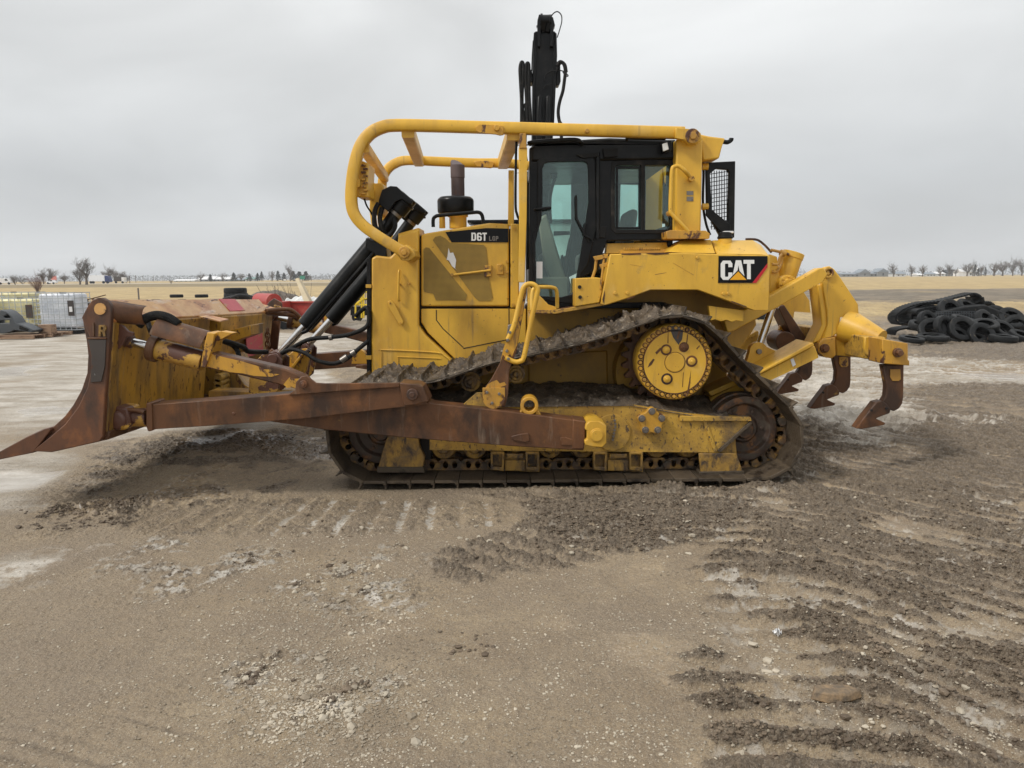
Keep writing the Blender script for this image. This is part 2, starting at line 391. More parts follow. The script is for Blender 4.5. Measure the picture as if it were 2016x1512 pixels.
for mir in (False, True):
    tr = ch.done('track', 'link', Z, smooth=0, mirror=mir)
    for i in range(NS): shoe(i).done('track_shoe', 'trackshoe', tr, .003, seg=1, mirror=mir)
    # clods packed on the upper run and on the climbing run
    b = B(); NA, NB = 330, 34; grid = []
    i0, i1 = 9.9, 29.5
    d0, d1 = None, None
    # find distance of control points 9 (descending) to 22
    def dist_at(pt):
        best = min(range(len(loop)), key=lambda k: (loop[k]-pt).length); return sum(seg[:best])
    d0, d1 = dist_at(wp[8]), dist_at(wp[22])
    for ia in range(NA+1):
        d = d0+(d1-d0)*ia/NA; p = along(d); q = along(d+.03); t = (q-p).normalized(); n = Vector((t.y, -t.x))*sgn
        ph = ((d-.05)/pitch) % 1.0
        row = []
        for ib in range(NB+1):
            y = TN-.01+(TI-TN+.02)*ib/NB
            k = noise.fractal(Vector((p.x*4.2+(9 if mir else 0), y*3.1, p.y*4.2)), .8, 2.1, 6)
            k2 = noise.fractal(Vector((p.x*14, y*13, p.y*14)), .7, 2.2, 4)
            bank = max(0, math.exp(-((ph-.97)/.13)**2)+math.exp(-((ph+.03)/.13)**2))*.05
            e = min(1, ib/2.0, (NB-ib)/2.0); ee = min(1, ia/6, (NA-ia)/6)
            chunk = max(0, noise.noise(Vector((p.x*7+3, y*6, 5)))+.1)
            cd_ = noise.voronoi(Vector((p.x*26, y*26, p.y*26)))[0][0]
            lift = .022+.060*max(0, k)+.026*k2+.9*bank*chunk+.07*max(0, .5-cd_)*(.3+chunk*2)+bank*.35
            # thinner on the steep parts
            lift *= .25+.75*max(0, n.y)
            hgt = -.012+(lift)*e*ee
            r_ = p+n*hgt
            row.append((r_.x, y+.012*k2, r_.y))
        grid.append(row)
    vs = [v for r_ in grid for v in r_]; w = NB+1
    fs = [[i*w+j, i*w+j+1, (i+1)*w+j+1, (i+1)*w+j] for i in range(NA) for j in range(NB)]
    b.add(vs, fs); b.done('mud', 'mud', tr, smooth=60, mirror=mir)
# ---- idlers, rollers, frame
RI = P(1487, 860, TN); RI = (RI.x, .44); FI = (P(738, 858, TN).x, .44)
for (c, nm) in ((RI, 'idler_wheel'), (FI, 'idler_wheel')):
    b = B(); r = .285
    b.lathe(c, [(6.22, 0.0), (6.22, .07), (6.27, .085), (6.27, .11), (6.30, .13), (6.30, .205), (6.26, .225), (6.255, r-.012), (6.26, r), (6.36, r), (6.365, r+.018), (6.455, r+.018), (6.46, r), (6.56, r), (6.565, .22), (6.53, .2), (6.53, 0)], 48)
    for k in range(6):
        a = k*math.pi/3; b.cyl((c[0]+.165*math.cos(a), c[1]+.165*math.sin(a)), 6.285, 6.31, .016, 8)
    for mir in (False, True): b.done(nm, 'idler', Z, .004, mirror=mir)
for u in (812, 875, 936, 1015, 1082, 1146, 1216, 1290, 1352, 1418):
    x = P(u, 905, 6.3).x; b = B()
    b.lathe((x, .30), [(6.20, 0), (6.20, .045), (6.235, .06), (6.24, .10), (6.29, .118), (6.33, .118), (6.34, .09), (6.49, .09), (6.50, .118), (6.54, .118), (6.6, .05), (6.6, 0)], 28)
    for mir in (False, True): b.done('roller', 'yellow_grime', Z, .003, mirror=mir)
for (u, v, r) in ((927, 750, .085), (1016, 735, .078)):
    c = P(u, v, 6.3); b = B()
    b.lathe((c.x, c.z), [(6.22, 0), (6.22, .02), (6.235, .03), (6.235, .05), (6.25, r-.02), (6.25, r), (6.34, r), (6.35, r*.75), (6.5, r*.75), (6.55, r), (6.6, r), (6.6, .02), (6.85, .02), (6.85, 0)], 28)
    for mir in (False, True): b.done('carrier_roller', 'yellow_grime', Z, .003, mirror=mir)
both = dict(both=True)
prt(Z, 'track_frame', 'yellow_dirty', [(846, 800), (1100, 800), (1250, 797), (1300, 806), (1345, 813), (1478, 827), (1448, 861), (1416, 891), (1300, 890), (846, 886)], 6.13, 6.66, bevel=.012, both=True)
# frame rails / ribs
prt(Z, 'frame_rib', 'yellow_dirty', [(1382, 824), (1389, 823), (1413, 889), (1405, 889)], 6.118, 6.14, bevel=.003, both=True)
prt(Z, 'frame_rib', 'yellow_dirty', [(1339, 819), (1478, 822), (1480, 829), (1339, 829)], 6.10, 6.14, bevel=.003, both=True)
prt(Z, 'frame_rib', 'trackshoe', [(1413, 888), (1478, 829), (1481, 834), (1419, 891)], 6.105, 6.14, bevel=.003, both=True)
# fork behind rear idler
prt(Z, 'idler_fork', 'yellow_grime', [(1395, 826), (1476, 829), (1448, 862), (1452, 905), (1400, 895)], 6.15, 6.22, both=True)
prt(Z, 'roller_guard', 'yellow_grime', [(1376, 893), (1450, 893), (1463, 928), (1380, 931)], 6.10, 6.13, both=True)
prt(Z, 'guard_lip', 'trackshoe', [(1376, 929), (1466, 927), (1465, 936), (1378, 938)], 6.09, 6.20, both=True)
for (a0, a1) in ((966, 1062), (1168, 1266)):
    prt(Z, 'roller_guard', 'yellow_grime', [(a0, 892), (a1, 892), (a1, 930), (a0, 926)], 6.17, 6.20, both=True)
    b = B()
    for (x0, x1) in ((a0, a0+27), (a1-27, a1)):
        b.prism([(x0, 890), (x1, 890), (x1-1, 928), (x0, 925)], 6.11, 6.17, holes=[[(x0+4, 895), (x1-4, 895), (x1-5, 920), (x0+4, 919)]])
    b.prism([(a0+32, 894), (a1-32, 894), (a1-32, 902), (a0+32, 902)], 6.13, 6.17)
    b.prism([(a0+28, 906), (a1-28, 906), (a1-28, 927), (a0+28, 927)], 6.14, 6.17)
    b.done('guard_bracket', 'yellow_grime', Z, .005); b.done('guard_bracket', 'yellow_grime', Z, .005, mirror=True)
prt(Z, 'idler_bracket', 'yellow_grime', [(766, 850), (822, 852), (826, 880), (836, 900), (832, 924), (744, 922), (752, 892)], 6.12, 6.19, both=True)
prt(Z, 'guard_lip', 'trackshoe', [(742, 920), (834, 920), (836, 931), (742, 931)], 6.10, 6.20, both=True)
prt(Z, 'idler_bracket', 'dark', [(826, 852), (846, 852), (848, 905), (830, 905)], 6.2, 6.6, both=True)
# mud lying on the frame, grows towards the hull
b = B(); NA, NB = 160, 26; rows = []
x0, x1 = P(770, 800, 6.13).x, P(1440, 800, 6.13).x
for i in range(NA+1):
    x = x0+(x1-x0)*i/NA; row = []
    ztop = P(1000, 796, 6.13).z if x < P(1250, 800, 6.13).x else P(1250, 796, 6.13).z+(P(1440, 826, 6.13).z-P(1250, 796, 6.13).z)*((x-P(1250, 800, 6.13).x)/(P(1440, 800, 6.13).x-P(1250, 800, 6.13).x))
    for j in range(NB+1):
        y = 6.12+.76*j/NB
        k = noise.fractal(Vector((x*6, y*6, 3)), .7, 2.1, 6)
        e = min(1, j/3)
        row.append((x, y, ztop-.02+e*(.03+.045*max(k+.25, 0)+.05*min(1, j/NB*1.4))))
    rows.append(row)
w = NB+1; b.add([v for r_ in rows for v in r_], [[i*w+j, i*w+j+1, (i+1)*w+j+1, (i+1)*w+j] for i in range(NA) for j in range(NB)])
b.done('frame_mud', 'mud', Z, smooth=60); b.done('frame_mud', 'mud', Z, smooth=60, mirror=True)
# pivot cover with five lobes
c = P(1282, 829, 6.1); b = B()
ol = []
for k in range(40):
    a = 2*math.pi*k/40; rr = .108+.016*math.cos(5*(a-math.pi/2)); ol.append((c.x+rr*math.cos(a), c.z+rr*math.sin(a)))
b.prism(ol, 6.075, 6.13, world=True)
hub = b
for mir in (False, True):
    pc = hub.done('pivot_cover', 'yellow_worn', Z, .008, mirror=mir)
    b = B()
    for k in range(5):
        a = math.pi/2+k*2*math.pi/5; b.cyl((c.x+.088*math.cos(a), c.z+.088*math.sin(a)), 6.05, 6.08, .022, 6)
        b.cyl((c.x+.088*math.cos(a), c.z+.088*math.sin(a)), 6.07, 6.078, .03, 16)
    b.done_each('bolt', 'steel', pc, .002, mirror=mir)
b = B()
for k in range(7):
    p = P(1212-abs(k-1.5)*1.2, 828+k*6.3, 6.1); b.cyl((p.x, p.z), 6.10, 6.14, .011, 8)
b.done_each('bolt', 'steel', Z, 0); 
prt(Z, 'pivot_plate', 'yellow_dirty', circ(1205, 852, 36, 28), 6.115, 6.14, both=True)
# ---- final drive hub
H = P(1330, 714, 6.06); hc = (H.x, H.z); hr = 75*6.13/F
for mir in (False, True):
    b = B(); b.lathe(hc, [(6.085, 0), (6.085, hr*.83), (6.10, hr*.835), (6.10, hr*.97), (6.115, hr), (6.30, hr), (6.42, hr*.9), (6.9, hr*.85), (6.9, 0)], 64)
    fd = b.done('final_drive_hub', 'yellow', Z, .004, mirror=mir)
    b = B()
    for k in range(36):
        a = 2*math.pi*k/36; q = (hc[0]+hr*.905*math.cos(a), hc[1]+hr*.905*math.sin(a)); b.cyl(q, 6.075, 6.101, .0145, 6); b.cyl(q, 6.096, 6.102, .016, 12)
    b.done_each('bolt', 'yellow_worn', fd, .002, mirror=mir)
    b = B(); b.lathe(hc, [(6.078, 0), (6.078, hr*.245), (6.086, hr*.255), (6.09, hr*.26)], 40)
    b.done('cover_disc', 'yellow', fd, .002, mirror=mir)
    b = B()
    for k in range(36): a = 2*math.pi*k/36; b.cyl((hc[0]+hr*.905*math.cos(a), hc[1]+hr*.905*math.sin(a)), 6.097, 6.1015, .0225, 14)
    b.done_each('bolt_socket', 'rust', fd, mirror=mir)
    b = B(); b.cyl(hc, 6.0835, 6.10, hr*.275, 48, rin=hr*.262); b.cyl(hc, 6.0835, 6.101, hr*.842, 64, rin=hr*.818)
    for (du, dv, r9) in ((-18, -25, 9), (33, -2, 9.5), (-15, 33, 9.5), (17, -30, 8)): b.cyl((hc[0]+du*6.1/F, hc[1]-dv*6.1/F), 6.0825, 6.10, (r9+2)*6.1/F, 24)
    b.done('groove_ring', 'rust', fd, mirror=mir)
    for (du, dv) in ((-18, -25), (33, -2), (-15, 33), (17, -30)):
        q = (hc[0]+du*6.1/F, hc[1]-dv*6.1/F); b = B()
        b.lathe(q, [(6.06, 0), (6.06, .010), (6.066, .012), (6.066, .022), (6.072, .024), (6.072, .030), (6.084, .032), (6.09, .032)], 24); b.done('drain_plug', 'yellow' if du != 17 else 'rust', fd, .002, mirror=mir)
    b = B()
    for q_ in ([(1318, 644), (1331, 640), (1345, 652), (1343, 668), (1336, 679), (1325, 664)],): b.prism(q_, 6.0835, 6.086)
    b.done('bare_patch', 'greywear', fd, mirror=mir)
    b = B()
    for q_ in ([(1290, 694), (1300, 684), (1303, 687), (1293, 698)], [(1278, 716), (1286, 706), (1289, 708), (1283, 718), (1275, 724)], [(1352, 776), (1357, 750), (1360, 730), (1359, 752), (1355, 778)], [(1315, 654), (1316, 654), (1316, 676), (1314, 676)], [(1353, 658), (1355, 658), (1353, 675), (1351, 675)], [(1336, 651), (1340, 652), (1335, 668), (1332, 666)], [(1371, 686), (1377, 680), (1378, 681), (1372, 688)], [(1345, 733), (1346, 733), (1344, 762), (1343, 762)]): b.prism(q_, 6.083, 6.086)
    b.done_each('scratch', 'rust', fd, mirror=mir)
    b = B(); sr = .40; ol = []
    NT = 25
    for k in range(NT*4):
        a = 2*math.pi*k/(NT*4); rr = sr-.0 if k % 4 in (0, 1) else sr-.055
        ol.append((hc[0]+rr*math.cos(a), hc[1]+rr*math.sin(a)))
    b.prism(ol, 6.38, 6.46, world=True); b.done('sprocket', 'rust', Z, .006, mirror=mir)
# ---- main hull between the tracks
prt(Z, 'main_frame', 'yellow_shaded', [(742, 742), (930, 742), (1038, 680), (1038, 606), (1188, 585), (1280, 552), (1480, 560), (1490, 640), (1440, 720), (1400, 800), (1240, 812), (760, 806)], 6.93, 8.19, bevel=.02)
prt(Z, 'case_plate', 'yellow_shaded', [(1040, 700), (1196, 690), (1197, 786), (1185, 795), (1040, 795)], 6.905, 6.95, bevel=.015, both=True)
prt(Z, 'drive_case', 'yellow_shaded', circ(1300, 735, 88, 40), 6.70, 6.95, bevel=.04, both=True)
# ---- radiator guard and hood
prt(Z, 'radiator_guard', 'yellow', [(731, 508), (741, 503), (768, 506), (782, 492), (784, 462), (824, 451), (824, 640), (838, 660), (905, 722), (925, 745), (731, 745)], 6.90, 8.22, bevel=.018)
prt(Z, 'radiator_core', 'blackmat', [(722, 508), (730, 506), (730, 742), (722, 742)], 6.905, 8.215, bevel=.004)
prt(Z, 'guard_strap', 'yellow', [(720, 560), (731, 560), (731, 567), (720, 567)], 6.895, 6.93, bevel=.002)
prt(Z, 'guard_strap', 'yellow', [(720, 700), (731, 700), (731, 708), (720, 708)], 6.895, 6.93, bevel=.002)
hd = prt(Z, 'hood', 'yellow', [(829, 463), (840, 459), (963, 439), (1002, 441), (1002, 603), (829, 603)], 6.95, 8.17, bevel=.014)
prt(Z, 'side_panel', 'yellow', [(829, 608), (1003, 608), (1036, 608), (1036, 690), (925, 748), (905, 716), (842, 655), (829, 634)], 6.945, 8.17, bevel=.010)
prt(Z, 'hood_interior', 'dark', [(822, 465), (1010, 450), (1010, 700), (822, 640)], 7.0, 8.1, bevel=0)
prt(Z, 'firewall_panel', 'yellow', [(1005, 440), (1022, 441), (1022, 606), (1005, 606)], 6.94, 8.18, bevel=.01)
for l in ([(859, 610), (859, 630), (872, 647), (912, 684)], [(1002, 608), (1002, 668)], [(912, 686), (1003, 668)]):
    tub(Z, 'panel_seam', 'dark', [(u, v, 6.945) for u, v in l], .0045, 6, smooth=False)
tub(Z, 'pressed_rib', 'yellow', [(u, v, 6.897) for u, v in [(751, 742), (751, 694), (756, 689), (858, 694), (874, 700), (890, 712)]], .007, 8, n=3)
tub(Z, 'pressed_rib', 'yellow', [(u, v, 6.897) for u, v in [(784, 742), (784, 706), (790, 703), (868, 706)]], .005, 8, n=3)
prt(hd, 'vent_screen', 'mesh', [(834, 491), (838, 487), (845, 488), (919, 580), (917, 591), (858, 591), (853, 578), (836, 575), (834, 570)], 6.944, 6.952, bevel=0)
prt(hd, 'vent_screen', 'mesh', [(852, 473), (857, 466), (867, 464), (876, 469), (886, 478), (952, 482), (957, 487), (962, 535), (965, 560), (970, 586), (966, 592), (942, 592), (935, 586), (890, 525)], 6.944, 6.952, bevel=0)
prt(hd, 'torn_patch', 'whitepaint', [(883, 488), (886, 498), (892, 497), (898, 512), (896, 528), (899, 531), (890, 524), (884, 513), (879, 511), (881, 505)], 6.941, 6.948, bevel=0)
prt(hd, 'model_decal', 'decalblack', [(877, 457), (957, 449), (1001, 450), (1001, 477), (889, 477)], 6.943, 6.95, bevel=0)
# lettering: blocks on a unit cell, placed in pixels (u0,v0,w,h)
LET = {
 'C': [[(1, .34), (.66, .34), (.66, .2), (.62, .16), (.40, .16), (.36, .2), (.36, .8), (.40, .84), (.62, .84), (.66, .8), (.66, .62), (1, .62), (1, .82), (.82, 1), (.2, 1), (0, .84), (0, .16), (.2, 0), (.82, 0), (1, .16)]],
 'A': [[(.3, 0), (.7, 0), (1, 1), (.7, 1), (.66, .80), (.34, .80), (.30, 1), (0, 1)], [(.5, .25), (.60, .62), (.40, .62)]],
 'T': [[(0, 0), (1, 0), (1, .2), (.67, .2), (.67, 1), (.33, 1), (.33, .2), (0, .2)]],
 'D': [[(0, 0), (.75, 0), (1, .2), (1, .8), (.75, 1), (0, 1)], [(.34, .18), (.34, .82), (.6, .82), (.66, .75), (.66, .25), (.6, .18)]],
 '6': [[(.2, 0), (.8, 0), (1, .15), (1, .3), (.66, .3), (.62, .17), (.38, .17), (.34, .25), (.34, .42), (.8, .42), (1, .56), (1, .85), (.8, 1), (.2, 1), (0, .85), (0, .15)], [(.34, .58), (.34, .80), (.40, .84), (.60, .84), (.66, .80), (.66, .62), (.6, .58)]],
 'L': [[(0, 0), (.32, 0), (.32, .8), (1, .8), (1, 1), (0, 1)]],
 'G': [[(1, .32), (.68, .32), (.66, .18), (.34, .18), (.32, .82), (.68, .82), (.68, .62), (.52, .62), (.52, .46), (1, .46), (1, 1), (.2, 1), (0, .85), (0, .15), (.2, 0), (.8, 0), (1, .15)]],
 'P': [[(0, 0), (.8, 0), (1, .15), (1, .45), (.8, .6), (.32, .6), (.32, 1), (0, 1)], [(.32, .17), (.32, .44), (.66, .44), (.68, .2)]],
 'R': [[(0, 0), (.8, 0), (1, .15), (1, .42), (.82, .55), (1, 1), (.68, 1), (.5, .6), (.3, .6), (.3, 1), (0, 1)], [(.3, .18), (.3, .42), (.66, .42), (.68, .2)]],
}
def letter(parent, ch_, u, v, w, h, Y0, Y1, m='white', sk=0.0, slope=0.0, name='lettering'):
    cv = lambda q: [(u+a*w+sk*(1-b)*h, v+b*h+slope*a*w) for a, b in q]
    L = LET[ch_]; b = B(); b.prism(cv(L[0]), Y0, Y1, [cv(x) for x in L[1:]]); return b.done(name, m, parent)
md = [o for o in hd.children if o.name.startswith('model_decal')][0]
for ch_, u, w in (('D', 928, 9.5), ('6', 939, 9.5), ('T', 949.5, 9)): letter(md, ch_, u, 458, w, 16, 6.940, 6.944)
for ch_, u, w in (('L', 963, 5), ('G', 969.5, 5), ('P', 976, 5)): letter(md, ch_, u, 465, w, 9, 6.940, 6.944, 'steel')
# hood furniture
tub(hd, 'stay_rod', 'yellow', [(893, 541, 6.93), (966, 532, 6.92)], .011, 8)
prt(hd, 'latch', 'yellow_worn', [(953, 523), (968, 522), (968, 544), (954, 545)], 6.925, 6.95, bevel=.004)
prt(hd, 'latch', 'yellow_worn', [(978, 520), (990, 519), (992, 541), (978, 541)], 6.93, 6.95, bevel=.006)
b = B()
for (u, v) in ((1013, 450), (998, 515), (998, 535), (1010, 600), (985, 530), (895, 541), (890, 541)):
    p = P(u, v, 6.93); b.cyl((p.x, p.z), 6.925, 6.95, .014, 12)
b.done_each('bolt', 'yellow_worn', hd)
tub(Z, 'grab_handle', 'yellow', [(786, 592, 6.88), (784, 585, 6.86), (785, 540, 6.86), (786, 532, 6.88)], .010, 8)
prt(Z, 'latch_lever', 'yellow', [(763, 594), (770, 591), (777, 598), (794, 632), (793, 639), (786, 641), (765, 604)], 6.868, 6.88, bevel=.004)
b = B()
for (u, v) in ((768, 597), (789, 636), (787, 560), (805, 558)):
    p = P(u, v, 6.88); b.cyl((p.x, p.z), 6.862, 6.90, .010, 10)
b.done_each('bolt', 'yellow_worn', Z)
# ---- exhaust and precleaner
ec = P(902, 400, 7.5); ex = B()
xx, yy = ec.x, 7.5
z0, z1, z2 = P(902, 440, 7.5).z, P(902, 350, 7.5).z, P(902, 313, 7.5).z
ex.lathe((xx, yy), [(z0, .066), (z1, .066)], 28, 'z'); st = ex.done('exhaust_stack', 'exhaust', Z)
b = B(); sg = 28; rows = []
for (z, r, cut) in ((z1-.004, .0655, 0), (z1, .070, 0), (z2-.06, .070, 0), (z2, .066, 1)):
    rows.append([(xx+r*math.cos(2*math.pi*k/sg), yy+r*math.sin(2*math.pi*k/sg), z-(cut*.05*(1-math.cos(2*math.pi*k/sg-2.2)))) for k in range(sg)])
vs = [p for r_ in rows for p in r_]; b.add(vs, [[i*sg+k, i*sg+(k+1) % sg, (i+1)*sg+(k+1) % sg, (i+1)*sg+k] for i in range(3) for k in range(sg)]+[[3*sg+k for k in range(sg)]])
b.done('stack_cap', 'exhaust_top', st)
pc = P(897, 400, 7.35); za, zb = P(897, 421, 7.35).z, P(897, 390, 7.35).z
b = B(); b.lathe((pc.x, 7.35), [(za, .165), (za+.02, .176), (zb-.03, .178), (zb-.01, .172), (zb+.008, .15), (zb+.012, .07)], 40, 'z'); b.done('precleaner', 'black', Z, .003)
b = B(); b.lathe((pc.x+.02, 7.35), [(za-.14, .085), (za-.03, .085), (za-.03, .10), (za+.001, .10)], 28, 'z'); b.lathe((pc.x-.13, 7.30), [(za-.14, .03), (za+.001, .028)], 14, 'z'); b.done('intake_neck', 'yellow', Z, .003)
tub(Z, 'hood_rail', 'black', [(853, 447, 7.05), (853, 432, 7.05), (858, 426, 7.05), (868, 424, 7.05), (925, 419, 7.05), (942, 418, 7.05), (949, 424, 7.05), (952, 440, 7.05)], .017, 10, n=4)
prt(Z, 'hood_rib', 'yellow', [(784, 460), (822, 449), (826, 449), (826, 462), (784, 470)], 6.93, 7.3, bevel=.004)
# ---- limb risers
sw = [(1346, 262), (985, 252), (850, 248), (778, 247), (752, 251), (728, 264), (710, 288), (699, 322), (693, 362), (692, 398), (699, 424), (720, 448), (760, 475), (796, 497)]
SY = 6.58
tub(Z, 'limb_riser', 'yellow', [(u, v, SY) for u, v in sw], .047, 8, n=5, sq=True)
sw2 = [(1345, 340), (1100, 332), (1001, 322), (933, 321), (860, 318), (800, 316), (776, 323), (762, 335), (754, 352), (752, 380), (752, 430), (762, 462), (806, 508)]
tub(Z, 'limb_riser', 'yellow', [(u, v, 8.54) for u, v in sw2], .047, 8, n=5, sq=True)
prt(Z, 'riser_sleeve', 'yellow_worn', [(932, 319), (940, 316), (968, 317), (973, 320), (973, 328), (966, 331), (938, 328)], 8.47, 8.5, bevel=.008)
prt(Z, 'riser_sleeve', 'yellow_worn', [(936, 251), (944, 245), (974, 246), (980, 249), (984, 247), (991, 248), (991, 265), (984, 266), (976, 264), (944, 261), (937, 257)], SY-.060, SY-.03, bevel=.008)
b = B()
for (u, v, r) in ((978, 252, .025), (1156, 258, .018), (796, 497, .050), (1363, 268, .062)):
    p = P(u, v, SY-.07); b.cyl((p.x, p.z), SY-.085, SY-.04, r, 18); 
    if r > .04: b.cyl((p.x, p.z), SY-.105, SY-.08, r*.55, 6)
b.done_each('riser_bolt', 'yellow_worn', Z, .004); b.done_each('riser_bolt', 'yellow_worn', Z, .004, mirror=True)
prt(Z, 'riser_lug', 'yellow', [(782, 486), (800, 482), (815, 493), (818, 505), (806, 514), (790, 512), (780, 500)], SY-.03, 6.93, bevel=.01, both=True)
prt(Z, 'riser_lug', 'yellow', [(1330, 251), (1372, 255), (1380, 262), (1382, 275), (1372, 283), (1356, 283), (1344, 274), (1330, 272)], SY-.075, SY-.02, bevel=.008, both=True)
def cross(parent, nm, a, bq, r, m='yellow', **kw):
    b = B(); b.tube([P(*a), P(*bq)], r, 8, sq=True); b.done(nm, m, parent, **kw)
cross(Z, 'cross_brace', (803, 258, SY), (825, 318, 8.54), .055)
cross(Z, 'cross_brace', (716, 290, SY), (757, 350, 8.54), .045)
cross(Z, 'cross_brace', (1012, 262, SY), (990, 322, 8.54), .06)
prt(Z, 'riser_post', 'yellow', [(1021, 290), (1038, 290), (1037, 430), (1033, 556), (1020, 556), (1022, 430)], 6.54, 6.62, bevel=.006)
prt(Z, 'riser_clevis', 'yellow_worn', [(1023, 262), (1036, 262), (1037, 292), (1022, 292)], 6.53, 6.63, bevel=.006)
prt(Z, 'riser_post', 'yellow', [(1001, 335), (1012, 335), (1012, 445), (1000, 445)], 8.5, 8.58, bevel=.006)
tub(Z, 'conduit', 'black', [(1018, 262, 6.66), (1016, 300, 6.66), (1015, 400, 6.66), (1018, 422, 6.66), (1022, 432, 6.66)], .012, 8)
prt(Z, 'lamp_box', 'yellow', [(712, 316), (726, 322), (724, 360), (726, 388), (702, 388), (703, 330)], 6.65, 6.95, bevel=.01)
b = B()
for i in range(9):
    p = P(715+(i % 2)*4, 325+i*7, 6.62); b.box(p.x-.02, p.x+.02, 6.62, 6.66, p.z-.008, p.z+.008)
b.done('lamp_bracket', 'yellow_worn', Z, .003)
prt(Z, 'lamp_box', 'yellow', [(728, 362), (752, 360), (755, 366), (752, 420), (745, 424), (727, 418)], 7.0, 7.35, bevel=.012)
tub(Z, 'riser_stay', 'yellow', [(734, 418, 7.2), (738, 446, 7.2), (745, 470, 7.2)], .03, 8)
cross(Z, 'cross_brace', (700, 360, SY), (752, 372, 8.54), .035)
for l in ([(716, 388, 6.8), (722, 405, 6.85), (730, 418, 7.0), (740, 440, 7.0)], [(742, 405, 7.0), (736, 430, 6.98), (742, 460, 7.0)]):
    tub(Z, 'wiring', 'blackmat', l, .008, 6)
# ---- lift cylinders
for (Y, du) in ((7.05, 0), (8.07, 0)):
    for mir in ((False,) if Y < 8 else (True,)):
        Yc = 7.05
        b = B(); b.tube([P(601, 641, Yc), P(618, 621, Yc), P(738, 478, Yc)], .078, 24, rad=[.078, .082, .082]); b.tube([P(738, 478, Yc), P(786, 412, Yc)], .062, 20)
        lc = b.done('lift_cylinder', 'black', Z, .004, mirror=mir)
        b = B(); b.tube([P(540, 708, Yc), P(602, 640, Yc)], .037, 20); b.done('piston_rod', 'chrome', lc, mirror=mir)
        b = B(); b.tube([P(596, 655, 6.99), P(604, 652, 6.96), P(742, 490, 6.96)], .017, 8); b.done('oil_pipe', 'black', lc, mirror=mir)
        b = B(); b.prism([(746, 392), (752, 374), (768, 366), (781, 367), (812, 396), (810, 403), (790, 392), (780, 396), (764, 417), (745, 400)], 6.95, 7.15); 
        b.tube([P(782, 417, Yc), P(806, 388, Yc)], .085, 20); b.tube([P(796, 402, Yc), P(799, 398, Yc)], .092, 20)
        b.done('cylinder_head', 'black', lc, .006, mirror=mir)
        b = B(); b.tube([P(777, 423, Yc), P(781, 418, Yc)], .067, 20); b.done('head_band', 'steel', lc, mirror=mir)
        b = B(); b.prism([(720, 468), (742, 478), (760, 482), (762, 508), (738, 506), (736, 498), (719, 488)], 6.93, 7.2); b.done('cylinder_trunnion', 'black', Z, .008, mirror=mir)
for l in ([(745, 400, 6.95), (738, 415, 6.93), (737, 440, 6.93), (745, 458, 6.95)], [(752, 410, 6.98), (748, 430, 6.95), (752, 450, 6.95), (760, 462, 6.98)], [(775, 430, 6.98), (778, 445, 6.95), (770, 460, 6.95), (758, 470, 6.96)]):
    tub(Z, 'hydraulic_hose', 'blackmat', l, .022, 10)
for l, r in (([(700, 622, 6.95), (722, 606, 6.9), (724, 640, 6.88), (690, 658, 6.88), (650, 664, 6.88), (610, 668, 6.92), (580, 682, 6.98), (560, 694, 7.0)], .020),
          ([(724, 672, 6.9), (700, 692, 6.85), (680, 708, 6.85), (655, 716, 6.85), (625, 710, 6.85), (600, 695, 6.88), (575, 688, 6.95), (555, 695, 7.0)], .020)):
    hh = tub(Z, 'hydraulic_hose', 'blackmat', l, r, 10)
b = B(); b.tube([P(672, 710, 6.85), P(684, 702, 6.85)], .030, 12); b.tube([P(692, 697, 6.85), P(700, 692, 6.85)], .030, 12); b.tube([P(648, 665, 6.88), P(654, 664, 6.88)], .027, 12); b.done_each('hose_clamp', 'steel', Z)
# ---- cab
CN, CF = 6.72, 8.40
body = [(1042, 292), (1048, 288), (1112, 282), (1200, 276), (1330, 275), (1330, 472), (1196, 474), (1186, 500), (1178, 530), (1146, 546), (1138, 560), (1137, 606), (1092, 606), (1058, 592), (1042, 562)]
door = [(1062, 318), (1180, 312), (1181, 452), (1160, 545), (1131, 548), (1131, 590), (1100, 590), (1052, 580), (1050, 470), (1062, 430)]
glass_d = [(1072, 322), (1080, 319), (1148, 318), (1156, 322), (1158, 332), (1158, 400), (1152, 440), (1140, 520), (1130, 572), (1124, 580), (1106, 585), (1062, 583), (1056, 576), (1054, 480), (1058, 460), (1066, 432), (1068, 400), (1068, 332)]
win = [(1211, 330), (1216, 325), (1262, 325), (1262, 452), (1216, 452), (1211, 446)]
win2 = [(1270, 325), (1316, 325), (1321, 330), (1321, 443), (1314, 452), (1270, 452)]
prt(Z, 'cab_body', 'black', body, CN, CN+.07, holes=[glass_d, win, win2], bevel=.008)
cab = prt(Z, 'cab_roof', 'black', [(1046, 292), (1052, 282), (1100, 277), (1200, 271), (1325, 275), (1332, 282), (1332, 314), (1046, 318)], CN-.02, CF+.02, bevel=.02)
